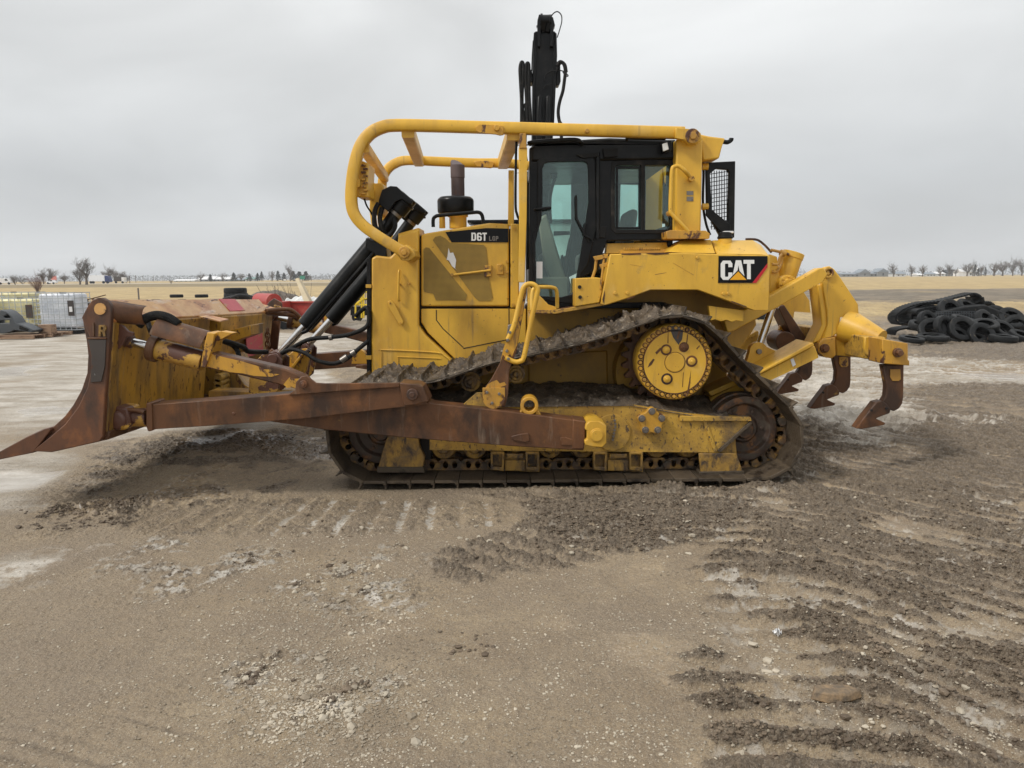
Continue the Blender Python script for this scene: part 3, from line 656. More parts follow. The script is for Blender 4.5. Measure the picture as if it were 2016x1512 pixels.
# far side of the shell with its windows
fb = [(p[0], p[1]) for p in body]
def farpx(px, py, Yf=CF-.07):   # pixel on the far plane
    p = P(px, py, Yf); return (p.x, p.z)
nb = [(P(u, v, CN).x, P(u, v, CN).z) for u, v in body]
hw = [[farpx(*q) for q in l] for l in ([(1084, 357), (1090, 352), (1118, 353), (1125, 360), (1125, 440), (1118, 500), (1100, 512), (1083, 500)], [(1222, 362), (1258, 363), (1258, 446), (1220, 446)], [(1290, 362), (1300, 352), (1318, 352), (1318, 440), (1300, 440), (1290, 430)])]
b = B(); b.prism(nb, CF-.07, CF, hw, world=True); b.done('cab_side', 'black', Z, .006)
xr, xf = P(1330, 400, CN).x, P(1043, 400, CN).x
zt, zb_, zf = P(1200, 300, CN).z, P(1200, 470, CN).z, P(1100, 604, CN).z
b = B(); b.box(xr-.05, xr, CN+.07, CF-.07, zb_-.3, zb_+.12); b.box(xr-.05, xr, CN+.07, CN+.2, zb_, zt); b.box(xr-.05, xr, CF-.2, CF-.07, zb_, zt)
b.box(xf, xf+.05, CN+.07, CN+.16, zf, zt); b.box(xf, xf+.05, CF-.16, CF-.07, zf, zt); b.box(xf, xf+.05, CN+.07, CF-.07, zf, zf+.35)
b.box(xf+.02, xr-.05, CN+.07, CF-.07, zf-.02, zf+.03); b.done('cab_frame', 'black', Z, .006)
b = B(); b.box(xf+.5, xf+.95, 7.35, 7.85, zf+.30, zf+.50); b.prism([(xf+.88, zf+.45), (xf+1.02, zf+.45), (xf+1.08, zf+.92), (xf+.98, zf+.92)], 7.35, 7.85, world=True)
b.box(xf+.55, xf+.9, 7.45, 7.75, zf+.03, zf+.3); b.done('seat', 'seat', Z, .04)
b = B(); b.prism([(1060, 430), (1076, 420), (1100, 500), (1112, 540), (1118, 575), (1092, 575), (1072, 520)], 7.15, 7.3); b.prism([(1060, 545), (1120, 545), (1120, 588), (1062, 588)], 7.1, 7.9); b.done('console', 'beige', Z, .02)
prt(Z, 'monitor', 'black', [(1080, 318), (1102, 318), (1099, 330), (1097, 350), (1085, 350), (1083, 332)], 7.5, 7.7, bevel=.01)
tub(Z, 'monitor_arm', 'black', [(1094, 346, 7.6), (1086, 372, 7.6), (1082, 400, 7.6), (1084, 440, 7.6)], .018, 8)
prt(Z, 'dash_panel', 'seat', [(1062, 500), (1092, 492), (1104, 520), (1106, 560), (1062, 560)], 7.4, 7.9, bevel=.02)
prt(Z, 'footrest', 'black', [(1108, 500), (1124, 560), (1124, 590), (1104, 590)], 7.3, 7.6, bevel=.01)
prt(Z, 'grab_bar', 'black', [(1090, 455), (1122, 455), (1122, 462), (1090, 464)], 8.25, 8.30, bevel=.004)
tub(Z, 'joystick', 'black', [(1112, 560, 7.2), (1118, 500, 7.2), (1124, 470, 7.2)], .02, 10)
dr = prt(Z, 'cab_door', 'black', [(1058, 316), (1064, 312), (1166, 309), (1172, 316), (1174, 450), (1158, 520), (1143, 540), (1137, 575), (1137, 598), (1098, 596), (1058, 588), (1050, 576), (1048, 470), (1058, 440)], CN-.03, CN, holes=[glass_d], bevel=.006)
prt(dr, 'glass_pane', 'glass', glass_d, CN-.006, CN+.002, bevel=0)
prt(Z, 'glass_pane', 'glass', win, CN+.02, CN+.028, bevel=0); prt(Z, 'glass_pane', 'glass', win2, CN+.03, CN+.038, bevel=0)
for l in hw:
    b = B(); b.prism(l, CF-.04, CF-.034, world=True); b.done('glass_pane', 'glass', Z)
prt(Z, 'window_frame', 'blackmat', [(1203, 322), (1208, 316), (1322, 316), (1328, 322), (1328, 450), (1320, 460), (1212, 460), (1203, 452)], CN-.012, CN, holes=[win, win2], bevel=.004)
prt(Z, 'window_slider', 'black', [(1213, 327), (1261, 327), (1261, 451), (1213, 451)], CN+.005, CN+.018, holes=[[(1217, 332), (1258, 332), (1258, 447), (1217, 447)]], bevel=.002)
tub(dr, 'handle', 'black', [(1056, 412, CN-.03), (1056, 412, CN-.07), (1085, 409, CN-.07)], .013, 8)
tub(dr, 'wiper', 'blackmat', [(1134, 385, CN-.04), (1135, 430, CN-.045), (1160, 478, CN-.04)], .010, 6, smooth=False)
tub(dr, 'hinge_rod', 'black', [(1153, 440, CN-.04), (1150, 462, CN-.045), (1163, 470, CN-.04), (1166, 476, CN-.04)], .012, 8)
prt(dr, 'hinge', 'blackmat', [(1135, 304), (1176, 300), (1180, 308), (1148, 312)], CN-.05, CN, bevel=.004)
prt(dr, 'notice_label', 'whitepaint', [(1056, 515), (1068, 515), (1068, 548), (1056, 548)], CN-.009, CN-.0075, bevel=0)
tub(Z, 'door_post', 'black', [(1177, 300, CN-.02), (1177, 470, CN-.02)], .02, 8, smooth=False)
prt(Z, 'roof_box', 'blackmat', [(1187, 292), (1216, 291), (1216, 308), (1190, 310)], CN-.06, CN-.02, bevel=.004)
prt(Z, 'latch_box', 'blackmat', [(1180, 446), (1194, 445), (1192, 468), (1180, 468)], CN-.03, CN+.01, bevel=.004)
tub(Z, 'roof_rail', 'black', [(1044, 284, 6.66), (1048, 280, 6.6), (1120, 275, 6.6), (1140, 277, 6.6), (1146, 284, 6.66)], .018, 10, n=3)
tub(Z, 'roof_rail', 'black', [(1234, 276, 6.66), (1236, 271, 6.64), (1250, 272, 6.64), (1310, 273, 6.64)], .015, 8, n=3)
wl = prt(Z, 'work_light', 'black', [(1303, 280), (1322, 276), (1324, 296), (1308, 300)], 6.58, 6.66, bevel=.008)
prt(wl, 'lens', 'lamp', [(1304, 283), (1314, 280), (1317, 294), (1306, 298)], 6.565, 6.582, bevel=.004)
# ---- ROPS
prt(Z, 'rops_post', 'yellow', [(1331, 274), (1384, 268), (1380, 462), (1329, 462)], 6.60, 6.84, bevel=.015, both=True)
prt(Z, 'rops_beam', 'yellow', [(1378, 264), (1396, 268), (1428, 272), (1422, 288), (1416, 312), (1384, 316)], 6.66, 8.46, bevel=.012)
prt(Z, 'rops_foot', 'yellow_worn', [(1311, 456), (1320, 453), (1390, 454), (1398, 460), (1397, 470), (1312, 470)], 6.52, 6.92, bevel=.006, both=True)
tub(Z, 'roof_bracket', 'black', [(1420, 278, 6.8), (1432, 280, 6.8), (1439, 276, 6.8), (1440, 272, 6.8)], .02, 8)
tub(Z, 'grab_handle', 'yellow', [(1361, 352, 6.585), (1350, 338, 6.53), (1338, 328, 6.53), (1328, 328, 6.53), (1323, 336, 6.53), (1321, 375, 6.53), (1320, 412, 6.53), (1323, 422, 6.53), (1345, 445, 6.53), (1357, 460, 6.54)], .018, 10, n=5)
b = B()
for (u, v) in ((1361, 352), (1358, 460), (1318, 420)):
    p = P(u, v, 6.56); b.cyl((p.x, p.z), 6.54, 6.6, .025, 8)
b.done_each('bolt', 'yellow_worn', Z, .002)
prt(Z, 'rating_label', 'steel', [(1352, 376), (1365, 376), (1365, 384), (1352, 384)], 6.596, 6.599, bevel=0)
prt(Z, 'rating_label', 'steel', [(1352, 387), (1365, 387), (1365, 396), (1352, 396)], 6.596, 6.599, bevel=0)
# rear screen guard swung open
rs = prt(Z, 'screen_guard', 'black', [(1390, 320), (1448, 317), (1446, 468), (1418, 465), (1392, 418)], 6.80, 6.85, holes=[[(1398, 342), (1410, 332), (1432, 334), (1436, 340), (1434, 432), (1426, 436), (1402, 412)]], bevel=.006)
prt(rs, 'brace_strip', 'black', [(1390, 412), (1400, 412), (1438, 442), (1438, 458), (1420, 458), (1390, 424)], 6.78, 6.80, bevel=.004)
b = B()
for i in range(7): u = 1401+i*5; b.tube([P(u, 336, 6.83), P(u, 452, 6.83)], .004, 5)
for i in range(14): v = 340+i*8; b.tube([P(1398, v+3, 6.83), P(1436, v-3, 6.83)], .0035, 5)
b.done('wire_grid', 'black', rs)
b = B()
for v in (328, 407): 
    p, q = P(1382, v, 6.8), P(1394, v, 6.8); b.tube([p, q], .03, 10)
b.done_each('hinge_pin', 'yellow', rs)
tub(Z, 'wiring', 'blackmat', [(1382, 300, 6.8), (1385, 340, 6.85), (1384, 400, 6.85), (1390, 440, 6.8), (1398, 462, 6.75)], .012, 6)
# ---- fender + tank
FY = 6.42
fn = prt(Z, 'fender', 'yellow', [(1201, 500), (1345, 498), (1516, 503), (1515, 611), (1482, 611), (1374, 571), (1281, 571), (1234, 588), (1193, 601), (1183, 599), (1186, 580)], FY, FY+.05, bevel=.008)
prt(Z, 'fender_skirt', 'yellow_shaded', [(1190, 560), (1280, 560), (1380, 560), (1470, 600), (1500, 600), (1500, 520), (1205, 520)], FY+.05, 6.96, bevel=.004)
prt(Z, 'side_tank', 'yellow', [(1205, 503), (1350, 501), (1350, 560), (1190, 560)], FY+.05, 6.9, bevel=.004)
prt(Z, 'side_tank', 'yellow', [(1345, 500), (1515, 504), (1514, 608), (1450, 592), (1380, 565), (1345, 560)], 7.0, 8.7, bevel=.01)
# sloped tank top (lower edge at the face, upper edge set back)
def hex_px(q0, Y0, q1, Y1, name, m, parent=Z, **kw):
    b = B(); b.hexa([P(u, v, Y0) for u, v in q0], [P(u, v, Y1) for u, v in q1]); return b.done(name, m, parent, **kw)
b = B()
def strip(tops, bots, Yt, Yb, Yback, thick=None):
    vs = []; n = len(tops)
    for (u, v) in bots: vs.append(P(u, v, Yb))
    for (u, v) in tops: vs.append(P(u, v, Yt))
    for (u, v) in tops: p = P(u, v, Yt); vs.append(Vector((p.x, Yback, p.z)))
    for (u, v) in bots: p = P(u, v, Yb); vs.append(Vector((p.x, Yback, p.z)))
    fs = []
    for i in range(n-1):
        for r_ in range(4):
            a = r_*n; c = ((r_+1) % 4)*n; fs.append([a+i, a+i+1, c+i+1, c+i])
    fs += [[0, n, 2*n, 3*n], [n-1, 2*n-1, 3*n-1, 4*n-1]]
    b.add(vs, fs)
strip([(1340, 475), (1348, 472), (1400, 472)], [(1313, 496), (1343, 498), (1409, 499)], 6.62, FY+.003, 6.9)
b.done('battery_box', 'yellow', Z, .008)
b = B(); strip([(1403, 473), (1482, 473), (1500, 484)], [(1411, 500), (1500, 502), (1516, 504)], 6.66, FY+.003, 8.7)
b.done('fuel_tank', 'yellow', Z, .012)
nk = B(); c = P(1427, 480, 6.66); zt_ = P(1427, 470, 6.66).z; zb2 = P(1427, 487, 6.62).z
nk.lathe((c.x, 6.66), [(zb2-.02, .062), (zt_, .060)], 24, 'z'); nk = nk.done('filler_neck', 'yellow', Z, .003)
b = B(); b.lathe((c.x, 6.66), [(zt_, .066), (zt_+.015, .068), (zt_+.02, .062), (zt_+.05, .058), (zt_+.058, .045)], 24, 'z'); b.done('filler_cap', 'blackmat', nk, .002)
b = B(); b.box(c.x-.02, c.x+.065, 6.62, 6.68, zt_+.045, zt_+.065); b.done('cap_latch', 'whitepaint', nk, .004)
b = B(); strip([(1195, 479), (1312, 477)], [(1193, 499), (1318, 497)], 6.78, 6.76, 6.9); b.done('step_panel', 'yellow', Z, .004)
b = B()
for i in range(17):
    u = 1228+i*4.3; b.prism([(u, 493), (u+2, 487), (u+4, 493)], 6.56, 6.62)
b.prism([(1222, 492), (1310, 491), (1312, 498), (1220, 499)], 6.56, 6.62); b.done('step_tread', 'yellow_worn', Z, 0)
b = B()
for (u, v) in ((1211, 577), (1235, 577), (1424, 578), (1434, 578), (1373, 507)):
    p = P(u, v, FY); b.cyl((p.x, p.z), FY-.014, FY+.01, .014, 10)
b.done_each('bolt', 'yellow', fn, .002)
em = prt(fn, 'emblem_plate', 'decalblack', [(1415, 504), (1511, 504), (1511, 519), (1481, 557), (1414, 557)], FY-.006, FY+.002, bevel=0)
prt(fn, 'emblem_stripe', 'red', [(1511, 518), (1511, 526), (1489, 557), (1481, 557)], FY-.0065, FY+.0015, bevel=0)
for ch_, u, w in (('C', 1419, 23), ('A', 1441, 26), ('T', 1464, 21)): letter(em, ch_, u, 513-.03*(u-1419), w, 38, FY-.010, FY-.005)
prt(em, 'emblem_triangle', 'decalblack', [(1453.5, 531), (1475, 553.5), (1432, 553.5)], FY-.0125, FY-.0095, bevel=0)
prt(em, 'emblem_triangle', 'orange', [(1453.5, 534.5), (1470, 551), (1437, 551)], FY-.015, FY-.0122, bevel=0)
b = B()
for q_ in ([(1222, 499), (1262, 498), (1262, 501), (1240, 502), (1224, 501)], [(1270, 498), (1316, 497), (1317, 500), (1290, 502), (1276, 500)], [(1186, 590), (1190, 572), (1191, 580), (1189, 598)], [(1234, 588), (1250, 582), (1250, 584), (1236, 590)], [(1440, 592), (1470, 603), (1470, 605), (1440, 595)]): b.prism(q_, FY-.003, FY)
b.done_each('edge_wear', 'rust', fn)
b = B()
for q_ in ([(1325, 517), (1366, 541), (1366, 542), (1325, 518)], [(1290, 540), (1312, 536), (1312, 537), (1290, 541)], [(1240, 520), (1262, 524), (1262, 524.7), (1240, 520.8)]): b.prism(q_, FY-.0015, FY)
b.done_each('scratch', 'yellow_worn', fn)
# platform step box and engine-side platform
prt(Z, 'toolbox', 'yellow', [(1132, 548), (1173, 546), (1187, 548), (1186, 572), (1180, 596), (1132, 604)], 6.46, 6.9, bevel=.008)
b = B()
for (u, v) in ((1141, 565), (1142, 585)):
    p = P(u, v, 6.46); b.cyl((p.x, p.z), 6.45, 6.47, .016, 12)
b.done_each('bolt', 'dark', Z)
b = B()
b.tube([P(1186, 505, 6.5), P(1174, 510, 6.5), P(1172, 530, 6.5), P(1166, 548, 6.5)], .014, 8); b.tube([P(1190, 500, 6.48), P(1186, 535, 6.46), P(1182, 570, 6.46)], .010, 8)
b.prism([(1168, 505), (1198, 499), (1196, 508), (1172, 513)], 6.46, 6.5); b.prism([(1180, 521), (1196, 516), (1198, 523), (1184, 529)], 6.46, 6.5)
b.done('latch', 'yellow_worn', Z, .003)
prt(Z, 'platform', 'yellow', [(1040, 562), (1056, 575), (1080, 600), (1100, 606), (1090, 612), (1040, 612)], 6.60, 6.95, bevel=.006)
prt(Z, 'platform_edge', 'rust_yellow', [(1042, 612), (1090, 611), (1188, 595), (1190, 601), (1094, 618), (1042, 617)], 6.48, 6.90, bevel=.004)
prt(Z, 'fender_bracket', 'yellow', [(1395, 602), (1464, 611), (1464, 633), (1450, 631), (1440, 634), (1430, 630), (1420, 633), (1408, 629), (1400, 631)], 6.50, 6.56, bevel=.004)
# ---- tread ladder / grab loops on the push arm
AY = 5.80
st_ = prt(Z, 'step_arm', 'rust', [(1021, 600), (1030, 566), (1038, 562), (1036, 582), (1017, 690), (1003, 730), (1000, 778), (994, 800), (962, 800), (948, 782), (950, 770), (968, 745), (984, 715), (990, 690)], AY+.02, AY+.06, bevel=.006)
prt(st_, 'paint_patch', 'yellow_worn', [(1021, 600), (1030, 567), (1037, 564), (1035, 582), (1018, 680), (1012, 692), (1008, 703), (1004, 697), (996, 705), (990, 698), (986, 712), (985, 716), (990, 690)], AY+.017, AY+.03, bevel=0)
prt(st_, 'paint_patch', 'yellow_worn', [(953, 768), (960, 757), (968, 752), (978, 748), (984, 755), (993, 752), (997, 758), (985, 762), (994, 768), (972, 766)], AY+.017, AY+.03, bevel=0)
prt(st_, 'step_foot', 'yellow_worn', circ(972, 783, 22, 24, 0, 180)+[(950, 764), (994, 764)], AY-.01, AY+.02, bevel=.004)
b = B()
for (u, v) in ((959, 772), (983, 775), (969, 793), (1004, 654), (1000, 669), (998, 691), (1001, 706)):
    p = P(u, v, AY); b.cyl((p.x, p.z), AY-.025, AY+.03, .012, 10)
b.done_each('bolt', 'steel', st_, .002)
prt(Z, 'step_bracket', 'yellow_dirty', [(908, 800), (938, 774), (992, 774), (988, 810), (908, 800)], AY+.06, AY+.10, bevel=.005)
tub(st_, 'grab_handle', 'yelpaint' if False else 'yellow', [(995, 704, AY), (1012, 712, AY), (1024, 711, AY), (1032, 700, AY), (1046, 630, AY), (1057, 580, AY), (1058, 568, AY), (1050, 560, AY), (1038, 560, AY), (1030, 568, AY), (1024, 590, AY), (1012, 640, AY), (1000, 668, AY)], .020, 10, n=5)
tub(st_, 'grab_handle', 'yellow', [(1050, 622, AY+.3), (1047, 600, AY+.32), (1048, 576, AY+.34), (1054, 566, AY+.35), (1068, 565, AY+.36), (1088, 566, AY+.4), (1096, 574, AY+.42), (1097, 606, AY+.45)], .016, 10, n=5)
prt(st_, 'step_plate', 'steel', [(1000, 640), (1008, 638), (1004, 672), (996, 674)], AY+.0, AY+.02, bevel=.004)
b = B(); c = P(1042, 797, AY); b.cyl((c.x, c.z), AY-.05, AY+.10, .072, 32, rin=.044); b.prism([(1018, 818), (1028, 806), (1030, 815), (1054, 815), (1057, 804), (1068, 822)], AY-.02, AY+.07)
b.done('lift_eye', 'yellow_worn', Z, .005); b.done('lift_eye', 'yellow_worn', Z, .005, mirror=True)
# ---- push arms
bb = dict(both=True)
prt(Z, 'push_arm', 'rust', [(520, 820), (700, 806), (842, 790), (852, 795), (1000, 810), (1152, 830), (1149, 887), (1000, 878), (800, 862), (640, 846), (520, 828)], AY-.06, AY+.12, bevel=.012, both=True)
prt(Z, 'push_arm', 'rust', [(292, 797), (420, 788), (570, 776), (700, 764), (818, 758), (836, 772), (842, 796), (760, 805), (600, 824), (420, 838), (294, 846)], AY-.15, AY+.05, bevel=.014, both=True)
prt(Z, 'arm_collar', 'rust', [(287, 793), (298, 793), (301, 848), (291, 850), (287, 840)], AY-.165, AY+.065, bevel=.01, both=True)
prt(Z, 'arm_ear', 'rust', [(567, 778), (580, 768), (583, 752), (592, 742), (604, 740), (614, 748), (622, 754), (640, 755), (786, 754), (786, 762), (700, 768)], AY-.175, AY-.15, bevel=.005, both=True)
prt(Z, 'arm_ear', 'rust', [(567, 778), (580, 768), (583, 752), (592, 742), (604, 740), (614, 748), (622, 754), (640, 755), (786, 754), (786, 762), (700, 768)], AY+.05, AY+.07, bevel=.005, both=True)
prt(Z, 'arm_joint', 'rust', [(786, 754), (822, 757), (832, 762), (845, 790), (820, 797), (794, 800)], AY-.17, AY+.07, bevel=.008, both=True)
b = B()
for (u, v, r) in ((598, 756, .03), (812, 776, .045), (458, 815, .012)):
    p = P(u, v, AY-.17); b.cyl((p.x, p.z), AY-.19 if r > .02 else AY-.155, AY-.10, r, 18); 
    if r > .02: b.cyl((p.x, p.z), AY-.20, AY-.19, r*.5, 12)
b.done_each('pin', 'rust_orange', Z, .004); b.done_each('pin', 'rust_orange', Z, .004, mirror=True)
prt(Z, 'wear_pad', 'rust', [(1006, 859), (1022, 855), (1040, 852), (1044, 868), (1038, 871), (1008, 866)], AY-.075, AY-.06, bevel=.008)
prt(Z, 'wear_pad', 'rust', [(1103, 862), (1114, 861), (1142, 870), (1142, 877), (1104, 876)], AY-.072, AY-.06, bevel=.005)
# trunnion
tn = prt(Z, 'trunnion', 'yellow', [(1154, 836), (1160, 830), (1180, 829), (1194, 838), (1194, 872), (1186, 881), (1168, 880), (1152, 876), (1151, 868), (1156, 866), (1156, 848), (1152, 846)], AY-.13, AY+.12, bevel=.01, both=True)
c = P(1175, 857, AY-.13); b = B(); b.cyl((c.x, c.z), AY-.145, AY-.10, .046, 28); b.cyl((c.x, c.z), AY-.137, AY-.12, .056, 28); b.cyl((c.x, c.z), AY, 6.3, .09, 24)
b.done('trunnion_ball', 'yellow', Z, .003); b.done('trunnion_ball', 'yellow', Z, .003, mirror=True)
prt(Z, 'arm_end', 'rust', [(1128, 826), (1154, 830), (1150, 884), (1126, 884)], AY-.075, AY+.13, bevel=.008, both=True)
# arm to blade ball joint
BY = AY-.05
tub(Z, 'ball_joint', 'rust_yellow', [(220, 820, BY), (240, 823, BY), (262, 821, BY), (292, 822, BY)], .075, 16, both=True, rad=None)
b = B(); p = P(243, 823, BY); b.lathe((p.x, p.z), [(BY-.13, .02), (BY-.12, .07), (BY-.04, .09), (BY+.04, .09), (BY+.12, .07), (BY+.13, .02)], 20); b.prism([(222, 800), (250, 803), (258, 838), (246, 846), (222, 848)], BY-.10, BY+.10)
b.done('ball_cap', 'rust_yellow', Z, .015); b.done('ball_cap', 'rust_yellow', Z, .015, mirror=True)
tub(Z, 'arm_rod', 'rust', [(246, 806, BY-.08), (270, 808, BY-.08), (284, 812, BY-.08)], .016, 8, both=True)
# tilt brace / cylinder
TY = AY-.06
for (pts_, far_) in (([(400, 697), (410, 695), (440, 703), (475, 711), (505, 720), (520, 727), (538, 728), (528, 734), (550, 737), (535, 742), (500, 740), (478, 735), (455, 733), (425, 726), (399, 719)], 0), ([(562, 752), (570, 743), (578, 746), (592, 745), (594, 756), (586, 766), (574, 762), (566, 764), (558, 757)], 0)):
    prt(Z, 'paint_patch', 'yellow_worn', pts_, TY-.0725, TY-.065, bevel=0)
prt(Z, 'tilt_brace', 'rust', [(400, 692), (408, 692), (560, 726), (598, 742), (606, 752), (602, 764), (588, 768), (575, 764), (470, 738), (398, 722), (396, 708)], TY-.07, TY+.07, bevel=.012, both=True)
tc = tub(Z, 'tilt_cylinder', 'rust_yellow', [(304, 686, TY), (352, 698, TY), (400, 711, TY)], .082, 24, smooth=False, both=True)
b = B(); b.tube([P(296, 684, TY), P(312, 688, TY)], .105, 24); b.done('cylinder_collar', 'rust', Z, .006); b.done('cylinder_collar', 'rust', Z, .006, mirror=True)
b = B(); b.tube([P(250, 671, TY), P(300, 684, TY)], .036, 20); b.done('piston_rod', 'chrome', Z); b.done('piston_rod', 'chrome', Z, mirror=True)
b = B(); b.tube([P(238, 667, TY), P(262, 674, TY)], .05, 14, rad=[.07, .05]); p = P(240, 668, TY); b.lathe((p.x, p.z), [(TY-.09, .02), (TY-.08, .06), (TY+.08, .06), (TY+.09, .02)], 18); b.done('rod_yoke', 'rust_yellow', Z, .006); b.done('rod_yoke', 'rust_yellow', Z, .006, mirror=True)
prt(Z, 'blade_lug', 'rust_yellow', [(222, 636), (240, 640), (252, 652), (262, 655), (262, 662), (248, 664), (240, 682), (232, 688), (220, 688)], TY-.12, TY-.09, bevel=.006, both=True)
prt(Z, 'blade_lug', 'rust_yellow', [(222, 636), (240, 640), (252, 652), (262, 655), (262, 662), (248, 664), (240, 682), (232, 688), (220, 688)], TY+.09, TY+.12, bevel=.006, both=True)
b = B(); pts = []
for k in range(9):
    a = R(20+k*16); pts.append((math.cos(a), math.sin(a)))
ax0, ax1 = P(312, 640, TY), P(408, 672, TY); dr_ = (ax1-ax0).normalized(); nn = Vector((-dr_.z, 0, dr_.x))*(1 if dr_.x > 0 else -1)
o0 = [P(304, 668, TY)+nn*(.185*s_+.0)+Vector((0, -c_*.12, 0)) for c_, s_ in pts]; o1 = [P(402, 694, TY)+nn*(.175*s_)+Vector((0, -c_*.12, 0)) for c_, s_ in pts]
i0_ = [x-nn*.014 for x in o0]; i1_ = [x-nn*.014 for x in o1]; k = len(pts)
b.add(o0+o1+i0_+i1_, [[i, i+1, k+i+1, k+i] for i in range(k-1)]+[[2*k+i, 3*k+i, 3*k+i+1, 2*k+i+1] for i in range(k-1)]+[[i, 2*k+i, 2*k+i+1, i+1] for i in range(k-1)]+[[k+i, k+i+1, 3*k+i+1, 3*k+i] for i in range(k-1)]+[[0, k, 3*k, 2*k], [k-1, 3*k-1, 4*k-1, 2*k-1]])
b.done('cylinder_guard', 'rust', Z, smooth=60)
prt(Z, 'brace_flange', 'yellow_worn', [(408, 654), (422, 657), (416, 690), (404, 724), (395, 722), (399, 692)], TY-.10, TY+.10, bevel=.005, both=True)
prt(Z, 'brace_gusset', 'yellow_worn', [(420, 656), (436, 652), (458, 656), (430, 671), (419, 671)], TY-.05, TY+.05, bevel=.004)
# hoses near the blade
b = B(); hp = smoothpath([P(272, 640, TY-.02), P(285, 628, TY-.02), (P(308, 621, TY-.02)), P(332, 626, TY-.02), P(352, 640, TY-.02)], 18); rr = [.034+.004*(i % 2) for i in range(len(hp))]
b.tube(hp, .03, 12, rad=rr); b.done('corrugated_hose', 'blackmat', Z, smooth=0)
tub(Z, 'hydraulic_hose', 'blackmat', [(436, 670, 5.9), (458, 676, 6.0), (480, 684, 6.2), (490, 692, 6.3), (525, 693, 6.6)], .022, 10)
tub(Z, 'hydraulic_hose', 'blackmat', [(440, 672, 5.95), (458, 680, 6.1), (468, 692, 6.1), (472, 712, 6.1)], .020, 10)
tub(Z, 'hydraulic_hose', 'blackmat', [(290, 630, TY+.1), (296, 650, TY+.05), (304, 664, TY+.02)], .02, 8)
tub(Z, 'hydraulic_hose', 'rust', [(524, 612, 9.0), (560, 609, 9.2), (575, 612, 9.25), (590, 625, 9.3)], .030, 8)
tub(Z, 'hydraulic_hose', 'rust', [(520, 615, 9.0), (550, 618, 9.2), (575, 620, 9.25), (585, 628, 9.3)], .030, 8)
# ---- blade
SH = -.028; X0, X1 = 5.545, 9.58
def bpr(name, m, pts, Y0, Y1, holes=(), bevel=.008, parent=None, **kw):
    b = B(); b.prism(pts, Y0, Y1, holes, 5.53, shear=SH)
    dz = SH*(Y0-5.53)
    b.v = [Vector((v.x, v.y, v.z+dz)) for v in b.v]
    return b.done(name, m, parent or Z, bevel, **kw)
front = [(160, 628), (164, 652), (168, 672), (171, 700), (169, 735), (158, 768), (142, 797), (125, 820), (101, 842), (72, 884)]
back_ = [(84, 887), (112, 852), (136, 830), (154, 804), (170, 774), (181, 738), (183, 700), (180, 670), (176, 640)]
bl = bpr('blade_moldboard', 'rust_orange', front+back_, X0, X1, bevel=.006)
bt = bpr('blade_top_plate', 'blade_top', [(160, 628), (178, 590), (184, 590), (222, 631), (218, 640), (178, 602), (168, 632)], X0, 9.15, parent=bl)
for (a, c_, nm) in ((X0+.0, 7.33, 0), (7.62, 9.25, 1)):
    bpr('blade_back_box', 'blade_back', [(182, 612), (222, 636), (219, 700), (214, 760), (209, 855), (180, 850), (150, 835), (168, 800), (186, 745), (188, 700)], a, c_, parent=bl, bevel=.01)
bpr('blade_back_box', 'rust', [(209, 850), (213, 850), (212, 866), (100, 890), (84, 887), (120, 850), (150, 838)], X0, X1, parent=bl)
bpr('marking_patch', 'pink', [(184.5, 588.5), (216, 622), (215, 626), (184, 594)], 7.90, 8.35, parent=bl, bevel=0)
# folded corner sheet at the far top
b = B(); sh0 = lambda u, v, Y: P(u, v, Y)
q = [sh0(488, 589, 9.1), sh0(541, 606, 9.3), sh0(520, 611, 9.0), sh0(492, 616, 8.7)]
b.hexa(q, [x+Vector((0, 0, -.012)) for x in q]); b.done('folded_plate', 'blade_top', bl)
q = [P(392, 622, 6.8), P(412, 620, 7.4), P(450, 628, 7.3), P(432, 632, 6.9)]
b = B(); b.hexa(q, [x+Vector((0, 0, -.012)) for x in q]); b.done('tab_plate', 'blade_top', bl)
ep = bpr('end_plate', 'rust_orange', [(165, 625), (178, 600), (186, 590), (196, 586), (206, 586), (216, 592), (222, 600), (224, 610), (220, 660), (216, 720), (211, 780), (207, 858), (200, 868), (106, 889), (68, 887), (104, 858), (132, 834), (158, 800), (176, 762), (185, 722), (186, 690), (180, 662)], 5.50, 5.545, parent=bl)
bpr('end_plate', 'rust_orange', [(165, 625), (178, 600), (196, 586), (222, 600), (224, 610), (216, 720), (207, 858), (200, 868), (106, 889), (68, 887), (104, 858), (132, 834), (158, 800), (176, 762), (185, 722), (186, 690), (180, 662)], X1, X1+.04, parent=bl)
bpr('lug_disc', 'blade_top', circ(202, 608, 11.5, 24), 5.493, 5.502, parent=ep, bevel=0)
bpr('worn_patch', 'greywear', [(179, 668), (214, 668), (212, 720), (205, 750), (184, 752), (186, 700)], 5.490, 5.502, parent=ep, bevel=.003)
bpr('weld_bead', 'rust', [(178, 664), (215, 664), (215, 667), (178, 667)], 5.485, 5.505, parent=ep, bevel=.002)
bpr('weld_bead', 'rust', [(188, 636), (190, 634), (191, 662), (188, 662)], 5.49, 5.505, parent=ep, bevel=.002)
letter(ep, 'R', 194, 640, 14, 22, 5.488, 5.503, 'yellow_grime')
